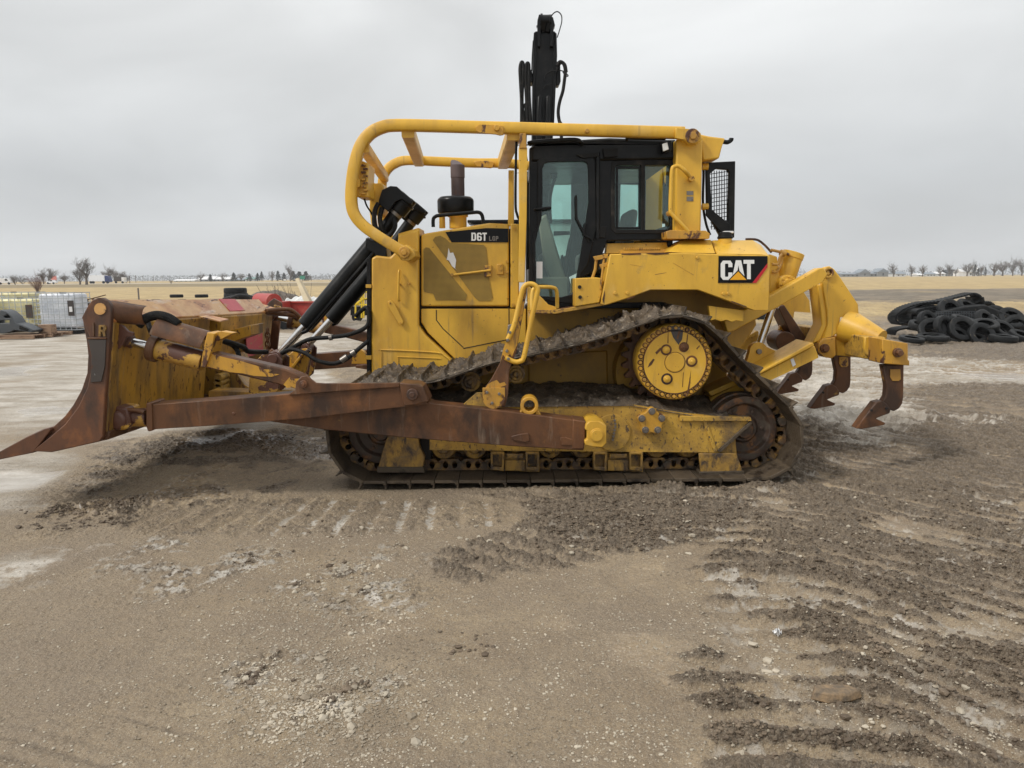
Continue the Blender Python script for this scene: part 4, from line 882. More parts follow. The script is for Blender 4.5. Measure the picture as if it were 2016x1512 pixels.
# curved trough guard behind the lug
b = B(); k = 10
o0 = []; o1 = []
for i in range(k):
    a = R(-80+i*20)
    c0 = P(216, 614, 5.60); c1 = P(287, 622, 5.72)
    o0.append(c0+Vector((0, -math.cos(a)*.09+.02, math.sin(a)*.085))); o1.append(c1+Vector((0, -math.cos(a)*.09+.02, math.sin(a)*.075)))
i0_ = [x+Vector((0, .014, 0)) for x in o0]; i1_ = [x+Vector((0, .014, 0)) for x in o1]
b.add(o0+o1+i0_+i1_, [[i, i+1, k+i+1, k+i] for i in range(k-1)]+[[2*k+i, 3*k+i, 3*k+i+1, 2*k+i+1] for i in range(k-1)]+[[i, 2*k+i, 2*k+i+1, i+1] for i in range(k-1)]+[[k+i, k+i+1, 3*k+i+1, 3*k+i] for i in range(k-1)]+[[0, k, 3*k, 2*k], [k-1, 3*k-1, 4*k-1, 2*k-1]])
b.done('trough_guard', 'rust', bl, smooth=60)
# cutting edge and end bit
ce = bpr('cutting_edge', 'rust_orange', [(101, 841), (104, 846), (70, 890), (30, 898), (-4, 905), (-6, 893), (60, 857), (90, 843)], 5.50, 5.95, parent=bl, bevel=.006)
bpr('cutting_edge', 'rust', [(101, 843), (104, 848), (72, 889), (20, 900), (18, 892), (70, 862)], 5.955, X1, parent=bl, bevel=.006)
# lift brackets and centre hinge knuckles on the back
def wbox(u0, v0, Y0, u1, v1, Y1, r): pass
for mir in (False, True):
    b = B(); hw_ = .03
    for dy in (-.11, .11):
        Yb = 7.05+dy; b.prism([(500, 740), (508, 712), (524, 696), (536, 690), (552, 694), (563, 706), (562, 730), (556, 765), (530, 785), (498, 780)], Yb-.02, Yb+.02, Yp=7.05)
    p, q_ = P(545, 704, 7.05), 0; b.cyl((p.x, p.z), 6.90, 7.2, .05, 16); b.cyl((p.x, p.z), 6.97, 7.13, .07, 16)
    b.done('lift_bracket', 'rust_yellow', bl, .006, mirror=mir)
b = B()
for i in range(6):
    p = P(436, 742+i*10, 7.6); b.cyl((p.x, p.z), 7.5, 7.72, .045, 14)
b.done_each('hinge_knuckle', 'yellow_dirty', bl, .004)
b = B(); xq = P(221, 680, 5.53).x; b.box(xq, xq+.012, 8.30, 8.85, .88, 1.14); b.done('marking_patch', 'pink', bl, .004)
for (ya, yb) in ((6.9, 6.93), (7.17, 7.2)):
    pass
b = B(); b.prism([(435, 700), (452, 700), (468, 738), (482, 758), (504, 770), (585, 780), (590, 812), (435, 812)], 7.75, 8.25); b.done('blade_strut', 'blade_back', bl, .008)
b = B(); b.prism([(410, 770), (500, 772), (560, 776), (580, 790), (580, 812), (410, 812)], 6.95, 7.2); b.done('blade_strut', 'blade_back', bl, .008)
b = B(); b.prism([(556, 735), (566, 700), (578, 690), (602, 686), (612, 692), (603, 730), (592, 745), (570, 745)], 7.35, 7.39); b.prism([(560, 738), (596, 692), (600, 694), (566, 742)], 7.30, 7.35); b.done('lift_gusset', 'yellow_worn', bl, .006)
b = B()
for l in ([(585, 690), (591, 677)], [(603, 694), (609, 689)], [(534, 693), (538, 689)]): b.tube([P(u, v, 7.2) for u, v in l], .022, 8)
b.done_each('bolt', 'rust', bl)
prt(bl, 'lift_gusset', 'blade_back', [(448, 652), (494, 640), (494, 660), (462, 672), (446, 672)], 7.9, 8.3, bevel=.006)
# chain
b = B()
for i in range(9):
    c = P(527, 652+i*8.5, 8.9); rp = []
    for k in range(10):
        a = 2*math.pi*k/10; dx, dz = .028*math.cos(a), .042*math.sin(a)
        rp.append(c+(Vector((dx, 0, dz)) if i % 2 else Vector((0, dx, dz))))
    b.tube(rp, .009, 6, closed=True)
b.done('chain', 'rust', bl)
# far arm hose block
prt(Z, 'arm_bearing', 'yellow_worn', circ(707, 702, 13, 18, 180, 360)+[(722, 716), (692, 716)], 8.7, 8.8, bevel=.006)
# ---- ripper
prt(Z, 'ripper_link', 'yellow', [(1425, 632), (1517, 582), (1612, 528), (1622, 527), (1630, 540), (1622, 554), (1517, 613), (1446, 651), (1432, 655)], 6.78, 6.90, bevel=.01, both=True)
prt(Z, 'ripper_side_plate', 'yellow', [(1617, 534), (1624, 526), (1634, 524), (1643, 530), (1653, 543), (1690, 599), (1692, 627), (1655, 624), (1651, 654), (1641, 662), (1619, 667), (1629, 640), (1628, 615), (1619, 560)], 6.96, 7.02, bevel=.01, both=True)
prt(Z, 'ripper_side_plate', 'yellow', [(1609, 560), (1619, 560), (1628, 615), (1629, 640), (1615, 672), (1600, 676), (1618, 640), (1616, 615)], 6.98, 7.2, bevel=.01)
b = B(); p = P(1630, 537, 6.95); b.cyl((p.x, p.z), 6.93, 6.99, .048, 24, rin=.03); b.cyl((p.x, p.z), 6.94, 6.99, .02, 12); b.done('ripper_pin', 'rust_yellow', Z, .003)
prt(Z, 'ripper_arm', 'yellow', [(1395, 800), (1400, 782), (1503, 733), (1604, 680), (1613, 704), (1520, 748), (1440, 795)], 6.66, 6.92, bevel=.012, both=True)
prt(Z, 'ripper_arm_top', 'yellow', [(1395, 772), (1440, 752), (1503, 728), (1600, 674), (1604, 680), (1503, 733), (1400, 780)], 6.62, 7.0, bevel=.006, both=True)
prt(Z, 'capacity_label', 'whitepaint', [(1556, 708), (1562, 705), (1567, 718), (1561, 722)], 6.655, 6.659, bevel=0)
b = B(); b.tube([P(1496, 678, 7.15), P(1520, 606, 7.15)], .036, 18); b.tube([P(1521, 604, 7.15), P(1540, 545, 7.15)], .06, 18); b.done('ripper_cylinder', 'chrome', Z)
b = B(); b.tube([P(1545, 550, 7.1), P(1562, 500, 7.1)], .095, 24); b.tube([P(1559, 508, 7.1), P(1563, 497, 7.1)], .101, 24); b.done('ripper_cylinder', 'yellow', Z, .004)
c = P(1547, 560, 7.0); b = B(); b.lathe((c.x, c.z), [(6.92, 0), (6.92, .05), (6.94, .055), (6.94, .085), (6.97, .09), (7.1, .09)], 28)
for k in range(8): b.cyl((c.x+.07*math.cos(k*.785), c.z+.07*math.sin(k*.785)), 6.925, 6.945, .009, 6)
b.done('cylinder_trunnion', 'yellow', Z, .003)
prt(Z, 'ripper_mount', 'yellow', [(1515, 500), (1530, 505), (1535, 540), (1530, 600), (1515, 612)], 7.0, 8.1, bevel=.01)
b = B()
for l in ([(1518, 492, 7.0), (1540, 497, 7.0), (1555, 502, 7.0)], [(1520, 520, 6.95), (1532, 520, 6.95), (1535, 508, 6.95), (1540, 500, 6.95)], [(1520, 535, 6.98), (1530, 534, 6.98), (1538, 520, 7.0), (1540, 505, 7.0)]): b.tube(smoothpath([P(*q) for q in l], 4), .014, 8)
b.tube([P(1536, 497, 7.0), P(1546, 500, 7.0)], .03, 10); b.done('hydraulic_fitting', 'yellow_worn', Z)
tub(Z, 'tank_edge_trim', 'rust', [(1468, 471, 7.6), (1490, 472, 7.6), (1505, 482, 7.6), (1519, 497, 7.6)], .012, 6)
prt(Z, 'ripper_lug', 'yellow', circ(1494, 692, 18, 14, 180, 330)+[(1530, 692), (1528, 705), (1490, 722), (1470, 712), (1474, 700)], 7.0, 7.08, bevel=.008, both=True)
b = B(); p = P(1494, 692, 7.0); b.cyl((p.x, p.z), 6.98, 7.25, .026, 20); b.done('ripper_pin', 'steel', Z, .003)
prt(Z, 'ripper_strut', 'rust', [(1532, 604), (1544, 600), (1590, 668), (1580, 690), (1566, 676)], 7.9, 8.2, bevel=.01)
prt(Z, 'ripper_lug', 'rust', circ(1547, 673, 20, 18), 7.85, 8.15, bevel=.01)
cone = B(); cone.tube([P(1668, 642, 7.03), P(1735, 668, 6.75)], .1, 20, rad=[.16, .085]); cone.done('ripper_gusset', 'yellow', Z)
rb = prt(Z, 'ripper_beam', 'yellow_dirty', [(1700, 662), (1744, 664), (1748, 707), (1702, 707)], 6.62, 8.5, bevel=.012)
prt(Z, 'beam_cap', 'yellow', [(1702, 664), (1740, 663), (1747, 672), (1747, 700), (1742, 706), (1716, 706), (1705, 697), (1701, 686)], 6.59, 6.625, bevel=.01)
prt(Z, 'ripper_lug', 'yellow_worn', [(1612, 676), (1620, 667), (1645, 664), (1646, 700), (1638, 706), (1622, 703), (1611, 692)], 6.93, 7.05, bevel=.008, both=True)
b = B(); p = P(1625, 686, 6.9); b.cyl((p.x, p.z), 6.87, 6.95, .03, 6); b.cyl((p.x, p.z), 6.9, 6.95, .042, 20); b.done('ripper_pin', 'rust', Z, .003)
prt(Z, 'beam_clevis', 'yellow', [(1645, 662), (1665, 655), (1702, 662), (1704, 700), (1690, 704), (1648, 700)], 7.02, 7.3, bevel=.01)
s1 = prt(Z, 'shank_holder', 'yellow_worn', [(1737, 667), (1788, 676), (1788, 708), (1791, 711), (1791, 720), (1737, 716)], 6.34, 6.60, bevel=.008)
b = B(); p = P(1767, 694, 6.33); b.cyl((p.x, p.z), 6.27, 6.36, .028, 6); b.cyl((p.x, p.z), 6.31, 6.36, .04, 20); b.done('ripper_pin', 'rust', s1, .003)
sk = [(1738, 718), (1780, 718), (1779, 783), (1777, 795), (1771, 804), (1761, 810), (1750, 806), (1738, 790), (1744, 781), (1746, 760)]
tp = [(1738, 789), (1746, 795), (1754, 806), (1752, 814), (1740, 818), (1725, 824), (1744, 833), (1742, 837), (1697, 845), (1686, 844), (1700, 824), (1712, 809), (1724, 793)]
shx = []
for i, dy in enumerate((0, 1.02, 1.98)):
    if i == 0:
        k0 = prt(Z, 'shank', 'rust', sk, 6.42, 6.50, bevel=.01)
        k1 = prt(k0, 'tooth', 'rust', tp, 6.405, 6.515, bevel=.008)
        k2 = prt(k0, 'wear_window', 'yellow_worn', [(1753, 727), (1773, 727), (1774, 747), (1770, 750), (1757, 750), (1753, 742)], 6.41, 6.421, bevel=.004)
        b = B()
        for (u, v) in ((1745, 804), (1716, 808)): p = P(u, v, 6.4); b.cyl((p.x, p.z), 6.395, 6.41, .011, 10)
        k3 = b.done_each('bolt', 'dark', k0)
        shx = [k1, k2, k3]
    else:
        c = k0.copy(); COL.objects.link(c); c.location = k0.location+Vector((0, dy, 0))
        for ch_o in shx:
            d = ch_o.copy(); COL.objects.link(d); d.parent = c
        c2 = s1.copy(); COL.objects.link(c2); c2.location = s1.location+Vector((0, dy, 0))
prt(Z, 'ripper_brace', 'rust', [(1290+115, 768), (1440, 745), (1432, 762), (1410, 784), (1395, 790)], 7.3, 7.4, bevel=.01)
# ================================================================== GROUND
def vn(x, y, s):
    xi = np.floor(x).astype(np.int64); yi = np.floor(y).astype(np.int64)
    fx = x-xi; fy = y-yi; fx = fx*fx*(3-2*fx); fy = fy*fy*(3-2*fy)
    def h(a, b):
        n = (a*374761393+b*668265263+s*1442695041) & 0xffffffff
        n = ((n ^ (n >> 13))*1274126177) & 0xffffffff
        return ((n ^ (n >> 16)) & 0xffff)/65535.0
    return (h(xi, yi)*(1-fx)+h(xi+1, yi)*fx)*(1-fy)+(h(xi, yi+1)*(1-fx)+h(xi+1, yi+1)*fx)*fy
def fbm(x, y, f, o, s=0, g=.5):
    t = 0; a = 1; n = 0
    for i in range(o):
        t = t+a*(vn(x*f*(2.03**i)+17.3*i, y*f*(2.03**i)-9.1*i, s+i)*2-1); n += a; a *= g
    return t/n
def worley(x, y, f, s):
    x = x*f; y = y*f; xi = np.floor(x).astype(np.int64); yi = np.floor(y).astype(np.int64)
    best = np.full(x.shape, 9.0); bid = np.zeros(x.shape)
    for a in (-1, 0, 1):
        for b in (-1, 0, 1):
            i_, j_ = xi+a, yi+b
            n = (i_*374761393+j_*668265263+s*1442695041) & 0xffffffff; n = ((n ^ (n >> 13))*1274126177) & 0xffffffff; n = n ^ (n >> 16)
            hx = (n & 0x3ff)/1023.0; hy = ((n >> 10) & 0x3ff)/1023.0; hv = ((n >> 20) & 0x3ff)/1023.0
            d = np.hypot(i_+hx-x, j_+hy-y); m = d < best; best = np.where(m, d, best); bid = np.where(m, hv, bid)
    return best, bid
def lumps(f, s, x=None, y=None):
    d, i = worley(GX+.10*w3/f*6, GY, f, s); r = .30+.45*i; return np.clip(1-(d/r)**2, 0, 1)**.75*(.35+.65*i), i
def sst(a, b, x):
    t = np.clip((x-a)/(b-a), 0, 1); return t*t*(3-2*t)
def polymask(X, Y, px, soft, wob=0):
    """1 inside the ground polygon given by picture points, fading over `soft` metres"""
    pts = [(G(u, v).x, G(u, v).y) for u, v in px]
    ins = np.zeros(X.shape, bool); dmin = np.full(X.shape, 1e9)
    n = len(pts)
    for i in range(n):
        (ax, ay), (bx, by) = pts[i], pts[(i+1) % n]
        c = (ay > Y) != (by > Y)
        xs = (bx-ax)*(Y-ay)/((by-ay) if abs(by-ay) > 1e-9 else 1e-9)+ax
        ins ^= c & (X < xs)
        dx, dy = bx-ax, by-ay; L = dx*dx+dy*dy
        t = np.clip(((X-ax)*dx+(Y-ay)*dy)/L, 0, 1)
        dmin = np.minimum(dmin, np.hypot(X-ax-t*dx, Y-ay-t*dy))
    d = np.where(ins, dmin, -dmin)+wob
    return sst(-soft, soft, d)
def low(x, y, f, s): return fbm(x, y, f, 4, s)
def hill(y): return .62*sst(90, 300, y)
rows = np.concatenate([np.linspace(-30, 1.6, 14), np.geomspace(1.9, 14, 1150), np.geomspace(14.1, 90, 260), np.geomspace(92, 6000, 90)])
NX = 1450
s_ = np.linspace(-1, 1, NX); s_ = s_*(.80+.20*s_**6)
off_ = np.concatenate([[-5000, -900, -300, -120, -50, -20, -8, -3], np.zeros(NX), [3, 8, 20, 50, 120, 300, 900, 5000]]); s_ = np.concatenate([-np.ones(8), s_, np.ones(8)])
yy_, ss_ = np.meshgrid(rows, s_, indexing='ij')
half = np.maximum(3.2, np.abs(yy_)*.86+1.7)*1.08
half = np.where(yy_ > 90, half*(1+((yy_-90)/2500)), half)
GX = ss_*half+off_[None, :]; GY = yy_
w1 = fbm(GX, GY, 1.1, 4, 3); w2 = fbm(GX, GY, 4.0, 3, 9)
wb = w1*.25+w2*.08; w3 = fbm(GX, GY, 9, 3, 91)
lA, iA = lumps(11, 5); lB, iB = lumps(24, 6); lC, iC = lumps(52, 7)
_a, _b = G(1400, 1210), G(1600, 1215); m1 = (_b.y-_a.y)/(_b.x-_a.x)
x0_ = 1.62+.14*(GY-3.5); sx = .10
soft_ = sx*np.logaddexp(0, (GX-x0_)/sx)
phi = GY-m1*GX-(-.95-m1)*soft_+.055*w1+.016*w2; right_ = sst(0, .4, GX-x0_)
idx = np.floor(phi/.205); edge = (vn(idx*.93+.5, idx*0+3.3, 55)-.5)*.35
ridge = polymask(GX+edge*(1-right_)*sst(4.9, 4.5, GY), GY, [(1010, 985), (1120, 1075), (1230, 1092), (1330, 1065), (1400, 1060), (1372, 1130), (1350, 1290), (1380, 1420), (1390, 1600), (2600, 1600), (2600, 900), (2016, 830), (1590, 800), (1500, 960)], .10, wb*.5)
ridge2 = polymask(GX, GY, [(880, 1085), (1000, 1040), (1010, 985), (900, 975), (1500, 960), (1400, 1065), (1230, 1092), (1120, 1118), (1000, 1130), (930, 1150), (850, 1130)], .06, wb*.4)
prints = polymask(GX, GY, [(230, 1000), (480, 985), (1000, 985), (1000, 1035), (640, 1058), (300, 1055), (220, 1035)], .05, wb*.2)
dark = polymask(GX, GY, [(205, 880), (360, 850), (480, 845), (690, 870), (740, 965), (560, 985), (300, 990), (90, 1010), (60, 990), (150, 930)], .25, wb)
left_clods = polymask(GX, GY, [(150, 880), (420, 850), (690, 840), (690, 880), (560, 900), (330, 915), (200, 930)], .2, wb)
left2 = polymask(GX, GY, [(20, 1060), (60, 1010), (200, 985), (300, 990), (230, 1040), (120, 1060)], .12, wb*.6)
grit = polymask(GX, GY, [(180, 1120), (300, 1060), (470, 1075), (600, 1100), (720, 1060), (840, 1120), (770, 1220), (640, 1180), (480, 1140), (320, 1180)], .25, wb*1.2)
grit2 = polymask(GX, GY, [(460, 1330), (600, 1270), (680, 1330), (840, 1350), (720, 1450), (600, 1470), (500, 1400)], .15, wb*.8)
under = polymask(GX, GY, [(640, 965), (1560, 965), (1520, 780), (700, 800)], .3)
pale = polymask(GX, GY, [(-400, 655), (640, 655), (640, 800), (520, 860), (330, 850), (200, 885), (110, 1000), (40, 1010), (-400, 1040)], .35, wb*1.2)
wl = low(GX, GY, .09, 71); wm = fbm(GX, GY*1.0, .45, 5, 73, .62)
pale2 = polymask(GX, GY, [(-200, 1130), (40, 1090), (190, 1080), (150, 1130), (0, 1180), (-200, 1200)], .3, wb)
slush = polymask(GX, GY, [(1590, 840), (1500, 700), (1700, 700), (2300, 735), (2300, 800), (2000, 760), (1750, 760), (1800, 830), (1700, 880)], .5, wb*1.6)
slush2 = polymask(GX, GY, [(620, 650), (740, 620), (740, 700), (640, 720)], .8, wb)
puddle = polymask(GX, GY, [(-100, 728), (70, 722), (40, 738), (-100, 745)], .3, wb)+polymask(GX, GY, [(-60, 940), (70, 935), (130, 925), (60, 960), (-60, 975)], .12, wb*.5)+polymask(GX, GY, [(380, 862), (470, 848), (430, 868), (390, 872)], .1, wb*.6)+polymask(GX, GY, [(1880, 735), (2300, 735), (2300, 765), (1960, 752)], .4, wb)
tyremark = polymask(GX, GY, [(-400, 1420), (120, 1440), (500, 1600), (-400, 1700)], .1, wb*.3)+polymask(GX, GY, [(230, 1410), (380, 1420), (420, 1450), (300, 1450)], .08, wb*.3)
near = sst(14, 9, GY)
# lug ridges : straight prints on the left of the area, slanting down to the right further right
a_, b_ = G(1400, 1210), G(1600, 1215); c_, d_ = G(1650, 1150), G(2016, 1265)
d1v = (b_-a_).normalized(); d2v = (d_-c_).normalized()
blend = sst(1.05, 1.6, GX-.12*(GY-3.5)+.15*w1)
ph1 = (-d1v.y*GX+d1v.x*GY+.02*w1); ph2 = (-d2v.y*GX+d2v.x*GY+.03*w1)
def lug(ph, per, sh=.5): return np.clip(np.cos(ph*2*math.pi/per)*.5+.5, 0, 1)**sh
l1 = lug(ph1, .205, 1.3); l2 = lug(ph2, .185, 1.2)
fade = sst(9.5, 7.5, GY)
lugs = lug(phi, .205, .85)*(1-right_)+lug(phi, .215, .75)*right_
amp_ = vn(idx*1.7+9.5, GX*1.3, 77)
lugs = lugs*np.clip(.68+.62*amp_+fbm(GX, GY, 2.6, 4, 33)*.9, .15, 1.25)
c1 = fbm(GX, GY, 22, 5, 21, .62); c2 = fbm(GX, GY, 9, 4, 41, .6); c3 = fbm(GX, GY, 55, 3, 77, .6)
clod = np.clip(c1*1.1+.25, 0, 1)
e_, f_ = G(1000, 1060), G(1230, 1120); d3 = (f_-e_).normalized(); l3 = lug(-d3.y*GX+d3.x*GY+.02*w1, .21, 1.2)
lp = lug(GX+.12*(GX+1.0)*(GY-5.4)+.015*w2, .205, 3.0)
rr_ = np.clip(ridge, 0, 1)
patch = np.clip(.5+fbm(GX, GY, 1.7, 4, 61)*1.6, 0, 1)
H_ = hill(GY)+.010*w1*near
crumb = (lA*.024*sst(.35, .7, patch)+lB*.020*np.clip(.5+w3*1.6, .2, 1))+lC*.012+.008*c1+.005*c3
H_ += rr_*(lugs*(.052+.010*patch)+crumb*(.25+lugs*.75)+c2*.008-.020)*sst(24, 8, GY)
H_ += ridge2*(l3*.024+crumb*(.5+l3)+.008*c2-.010)*(1-rr_)
H_ += np.clip(prints, 0, 1)*(-.016*lp+(lB*.010+lC*.007)*(1-lp)+.004)*near
H_ += dark*near*(.012*c2+.006*c1+.008*lB+.010*np.clip(w1, 0, 1))
H_ += left_clods*near*(crumb*.5*np.clip(.3+w2*2.2, 0, 1)+.010*c2)+left2*near*(crumb*1.3*np.clip(w2+.3, 0, 1))
H_ += (grit+grit2)*near*np.clip(.5+w2*2.0, 0, 1)*(lB*.010+lC*.008)
sc_ = 1-np.abs(fbm(GX+.3*w1, GY*1.3, 1.9, 5, 201, .6))*4
H_ += near*(1-rr_)*(.010*np.clip(sc_, 0, 1)*np.clip(.2+1.5*wm, 0, 1)+.004*w2)
H_ += near*(1-rr_)*(.0018*c1+.0022*c3+.0030*lC*(iC > .7)+.004*lB*(iB > .93))
tm = lug((GX*.35+GY*.94)+.01*w2, .085, 1.5)
H_ -= np.clip(tyremark, 0, 1)*.010*tm*near
# wheel and track streaks behind the ripper: arcs
dist = np.hypot(GX-14, GY-24)
arc = lug(dist+.15*w1, .32, 1.2)
far_ = sst(7.5, 9, GY)*sst(40, 22, GY)*sst(-1, 1.5, GX)
H_ += far_*(arc*.05+.04*c2+.02*clod+.05*wm)
farl = sst(7.5, 9, GY)*sst(60, 40, GY)*sst(2, -1.5, GX)*(1-pale)
H_ += farl*(.03*c2+.02*lug(GY+.2*w1, .35))
H_ += sst(26, 30, GY)*sst(60, 45, GY)*(.10*w1+.05*w2)
flat_ = np.clip(puddle, 0, 1); H_ = H_*(1-flat_)-.010*flat_
under_c = under*sst(5.5, 6.0, GY)
H_ = H_*(1-.7*under_c)
H_ -= .012*polymask(GX, GY, [(690, 962), (1530, 962), (1530, 900), (690, 900)], .03)
berm = sst(-1.2, .6, GX)*polymask(GX, GY, [(690, 961), (1560, 961), (1560, 974), (690, 974)], .05)
H_ += berm*(.012+.030*np.clip(w2*1.5+.3, 0, 1)*sst(-1.0, 1.5, GX+w1)+lB*.016+lC*.010)
mudm = np.clip(near*.55*np.clip(sc_-.35, 0, 1)*np.clip(.1+1.6*wm+c1, 0, 1)*(1-rr_)+np.clip(tyremark, 0, 1)*tm*.55*near+rr_*(.58+(1.9+.6*right_)*(lugs-.50)+.75*c1+.25*(iB-.5)+.20*(iC-.5)+.25*(patch-.5))+ridge2*(.55+.4*c1+.4*(iB-.5)+.4*(iC-.5)+.4*(l3-.3))+prints*(.45+.5*c1-.55*lp)+dark*(.24+1.0*w2+.6*c1+.6*wm)+left_clods*(.5+.9*c1+.8*w2)+left2*clod*1.2+(grit+grit2)*np.clip(.5+w2*2, 0, 1)*(.2+.6*(iB > .5))+farl*.5*(.7+c2), 0, 1)
mudm = np.clip(mudm+far_*(.66+.6*c2+.55*(arc-.5)+1.1*wm)*(1-.6*slush), 0, 1)
palem = np.clip(pale*(.80+.35*w1+.9*wm)+pale2*np.clip(.5+1.2*w2+.8*c1, 0, .8)+slush*(.62+.8*(arc-.4)+.5*c1+1.3*wm)+slush2*.7+prints*sst(.25, .8, lp)*sst(.35, .75, .5+1.3*c1+.9*w2+.5*c3)*sst(-2.4, -1.3, GX)*.85+rr_*.95*np.clip((1-lugs)*1.3-.60+c1*1.3+.3*(iC-.5)+.6*w2, 0, 1)*(.55+.45*patch)+(grit+grit2)*np.clip(c1*1.8+.25*(iB-.3)+1.2*w2, 0, 1)*.95+far_*.5*np.clip(arc+c1-.6, 0, 1), 0, 1)
palem *= (1-.75*left_clods)*(1-dark*.7)
wetm = np.clip(.55*near*sst(.05, .35, w1*.6+wm)*(1-lugs*rr_)+flat_+.35*pale*sst(.0, .6, w1+.3)+.5*pale2+.35*slush+.2*dark, 0, 1)
field = np.where(GX < -2, sst(58, 64, GY+wl*14+wm*4), 0); field = np.maximum(field, sst(-2, -2.01, -GX)*0)
fr = GX >= -2
fr1 = sst(84, 96, GY+wl*22+wm*6); fr2 = sst(30, 35, GY+wl*8+wm*3)*sst(56, 49, GY+wl*12+wm*4)
field = np.where(fr, np.clip(fr1+fr2*.8, 0, 1), field)
dirt2 = np.where(fr, sst(49, 56, GY+wl*12+wm*4)*sst(96, 86, GY+wl*22+wm*6)*np.clip(.85+wm*1.2, 0, 1), sst(24.5, 26, GY)*sst(34, 30, GY+w1*2)*.6)
road_ = np.clip(sst(170, 178, GY)*sst(262, 250, GY)*sst(30, -10, GX), 0, 1)      # ditch grass before the highway
nr, nc = GX.shape
me = bpy.data.meshes.new('ground')
V = np.stack([GX, GY, H_], -1).reshape(-1, 3).astype(np.float32)
me.vertices.add(len(V)); me.vertices.foreach_set('co', V.ravel())
i = np.arange(nr-1)[:, None]*nc+np.arange(nc-1)[None, :]
Q = np.stack([i, i+1, i+nc+1, i+nc], -1).reshape(-1, 4).astype(np.int32)
me.loops.add(Q.size); me.loops.foreach_set('vertex_index', Q.ravel())
me.polygons.add(len(Q)); me.polygons.foreach_set('loop_start', np.arange(0, Q.size, 4, dtype=np.int32)); me.polygons.foreach_set('loop_total', np.full(len(Q), 4, np.int32))
me.polygons.foreach_set('use_smooth', np.ones(len(Q), bool)); me.update()
for nm, A in (('mudmask', mudm), ('palemask', palem), ('wetmask', wetm), ('fieldmask', field), ('dirtmask', np.clip(dirt2, 0, 1)), ('ditch', road_)):
    at = me.attributes.new(nm, 'FLOAT', 'POINT'); at.data.foreach_set('value', A.astype(np.float32).ravel())
gm, nt, bs, out = newmat('mud_gravel_and_field')
def att(n): return nd(nt, 'ShaderNodeAttribute', attribute_name=n).outputs['Fac']
def sharpen(att_, nz, k=.5, lo=.35, hi=.65):
    a = math_(nt, 'ADD', att_, math_(nt, 'MULTIPLY', math_(nt, 'SUBTRACT', nz, .5), k))
    r = nd(nt, 'ShaderNodeMapRange'); r.inputs['From Min'].default_value = lo; r.inputs['From Max'].default_value = hi; nt.links.new(a, r.inputs[0]); return r.outputs[0]
f1, n1 = noise_fac(nt, 1.3, .35, .65, 7, .65, True)
f2, n2 = noise_fac(nt, 14, .40, .62, 8, .7, True)
f3, n3 = noise_fac(nt, 70, .52, .62, 5, .7, True)
f4, n4 = noise_fac(nt, (150, 150, 150), .50, .62, 4, .7, True); f6, n6 = noise_fac(nt, (38, 38, 38), .50, .62, 6, .7, True)
fL, _ = noise_fac(nt, (.55, .8, 1), .40, .60, 8, .65, True); base = mixc(nt, f1, (.248, .182, .110), (.372, .286, .180)); base = mixc(nt, math_(nt, 'MULTIPLY', fL, .45), base, (.20, .16, .125))
base = mixc(nt, math_(nt, 'MULTIPLY', f2, .45), base, (.185, .145, .105))
base = mixc(nt, math_(nt, 'MULTIPLY', f3, .35), base, (.12, .092, .065)); base = mixc(nt, math_(nt, 'MULTIPLY', f4, .42), base, (.47, .41, .32)); f7, _ = noise_fac(nt, (95, 95, 95), .55, .63, 4, .7, True); base = mixc(nt, math_(nt, 'MULTIPLY', f7, .5), base, (.10, .075, .05)); base = mixc(nt, math_(nt, 'MULTIPLY', f6, .22), base, (.14, .105, .072))
vor = nd(nt, 'ShaderNodeTexVoronoi'); vor.inputs['Scale'].default_value = 1; nt.links.new(coord(nt, 75, True), vor.inputs['Vector'])
pr = nd(nt, 'ShaderNodeMapRange'); pr.inputs['From Min'].default_value = .24; pr.inputs['From Max'].default_value = .16; nt.links.new(vor.outputs['Distance'], pr.inputs[0])
sepc = nd(nt, 'ShaderNodeSeparateColor'); nt.links.new(vor.outputs['Color'], sepc.inputs[0])
pk = nd(nt, 'ShaderNodeMapRange'); pk.inputs['From Min'].default_value = .58; pk.inputs['From Max'].default_value = .66; nt.links.new(sepc.outputs[0], pk.inputs[0])
peb = math_(nt, 'MULTIPLY', pr.outputs[0], pk.outputs[0])
base = mixc(nt, math_(nt, 'MULTIPLY', peb, .75), base, (.48, .42, .33))
mu = sharpen(att('mudmask'), n2, .8, .30, .75)
mudc = mixc(nt, f2, (.062, .043, .027), (.150, .112, .074)); mudc = mixc(nt, math_(nt, 'MULTIPLY', f6, .75), mudc, (.255, .20, .14)); mudc = mixc(nt, math_(nt, 'MULTIPLY', f3, .6), mudc, (.035, .026, .018)); mudc = mixc(nt, math_(nt, 'MULTIPLY', f4, .45), mudc, (.32, .275, .215))
c = mixc(nt, math_(nt, 'MULTIPLY', mu, .9), base, mudc)
fp, npl = noise_fac(nt, (.9, 2.4, 1), .38, .62, 8, .68, True)
palec = mixc(nt, fp, (.31, .265, .205), (.56, .52, .46)); palec = mixc(nt, math_(nt, 'MULTIPLY', f2, .30), palec, (.20, .165, .125)); fq, _ = noise_fac(nt, (1.2, 5, 1), .56, .70, 9, .72, True); palec = mixc(nt, math_(nt, 'MULTIPLY', fq, .7), palec, (.13, .11, .085))
pa = sharpen(att('palemask'), n2, .7, .25, .8)
c = mixc(nt, pa, c, palec)
ff, nf = noise_fac(nt, (.5, .09, 1), .35, .65, 8, .7, True)
fc = mixc(nt, ff, (.33, .235, .105), (.52, .39, .185)); ffs, _ = noise_fac(nt, (2.2, .30, 2), .45, .7, 6, .75, True); fc = mixc(nt, math_(nt, 'MULTIPLY', ffs, .85), fc, (.20, .145, .08))
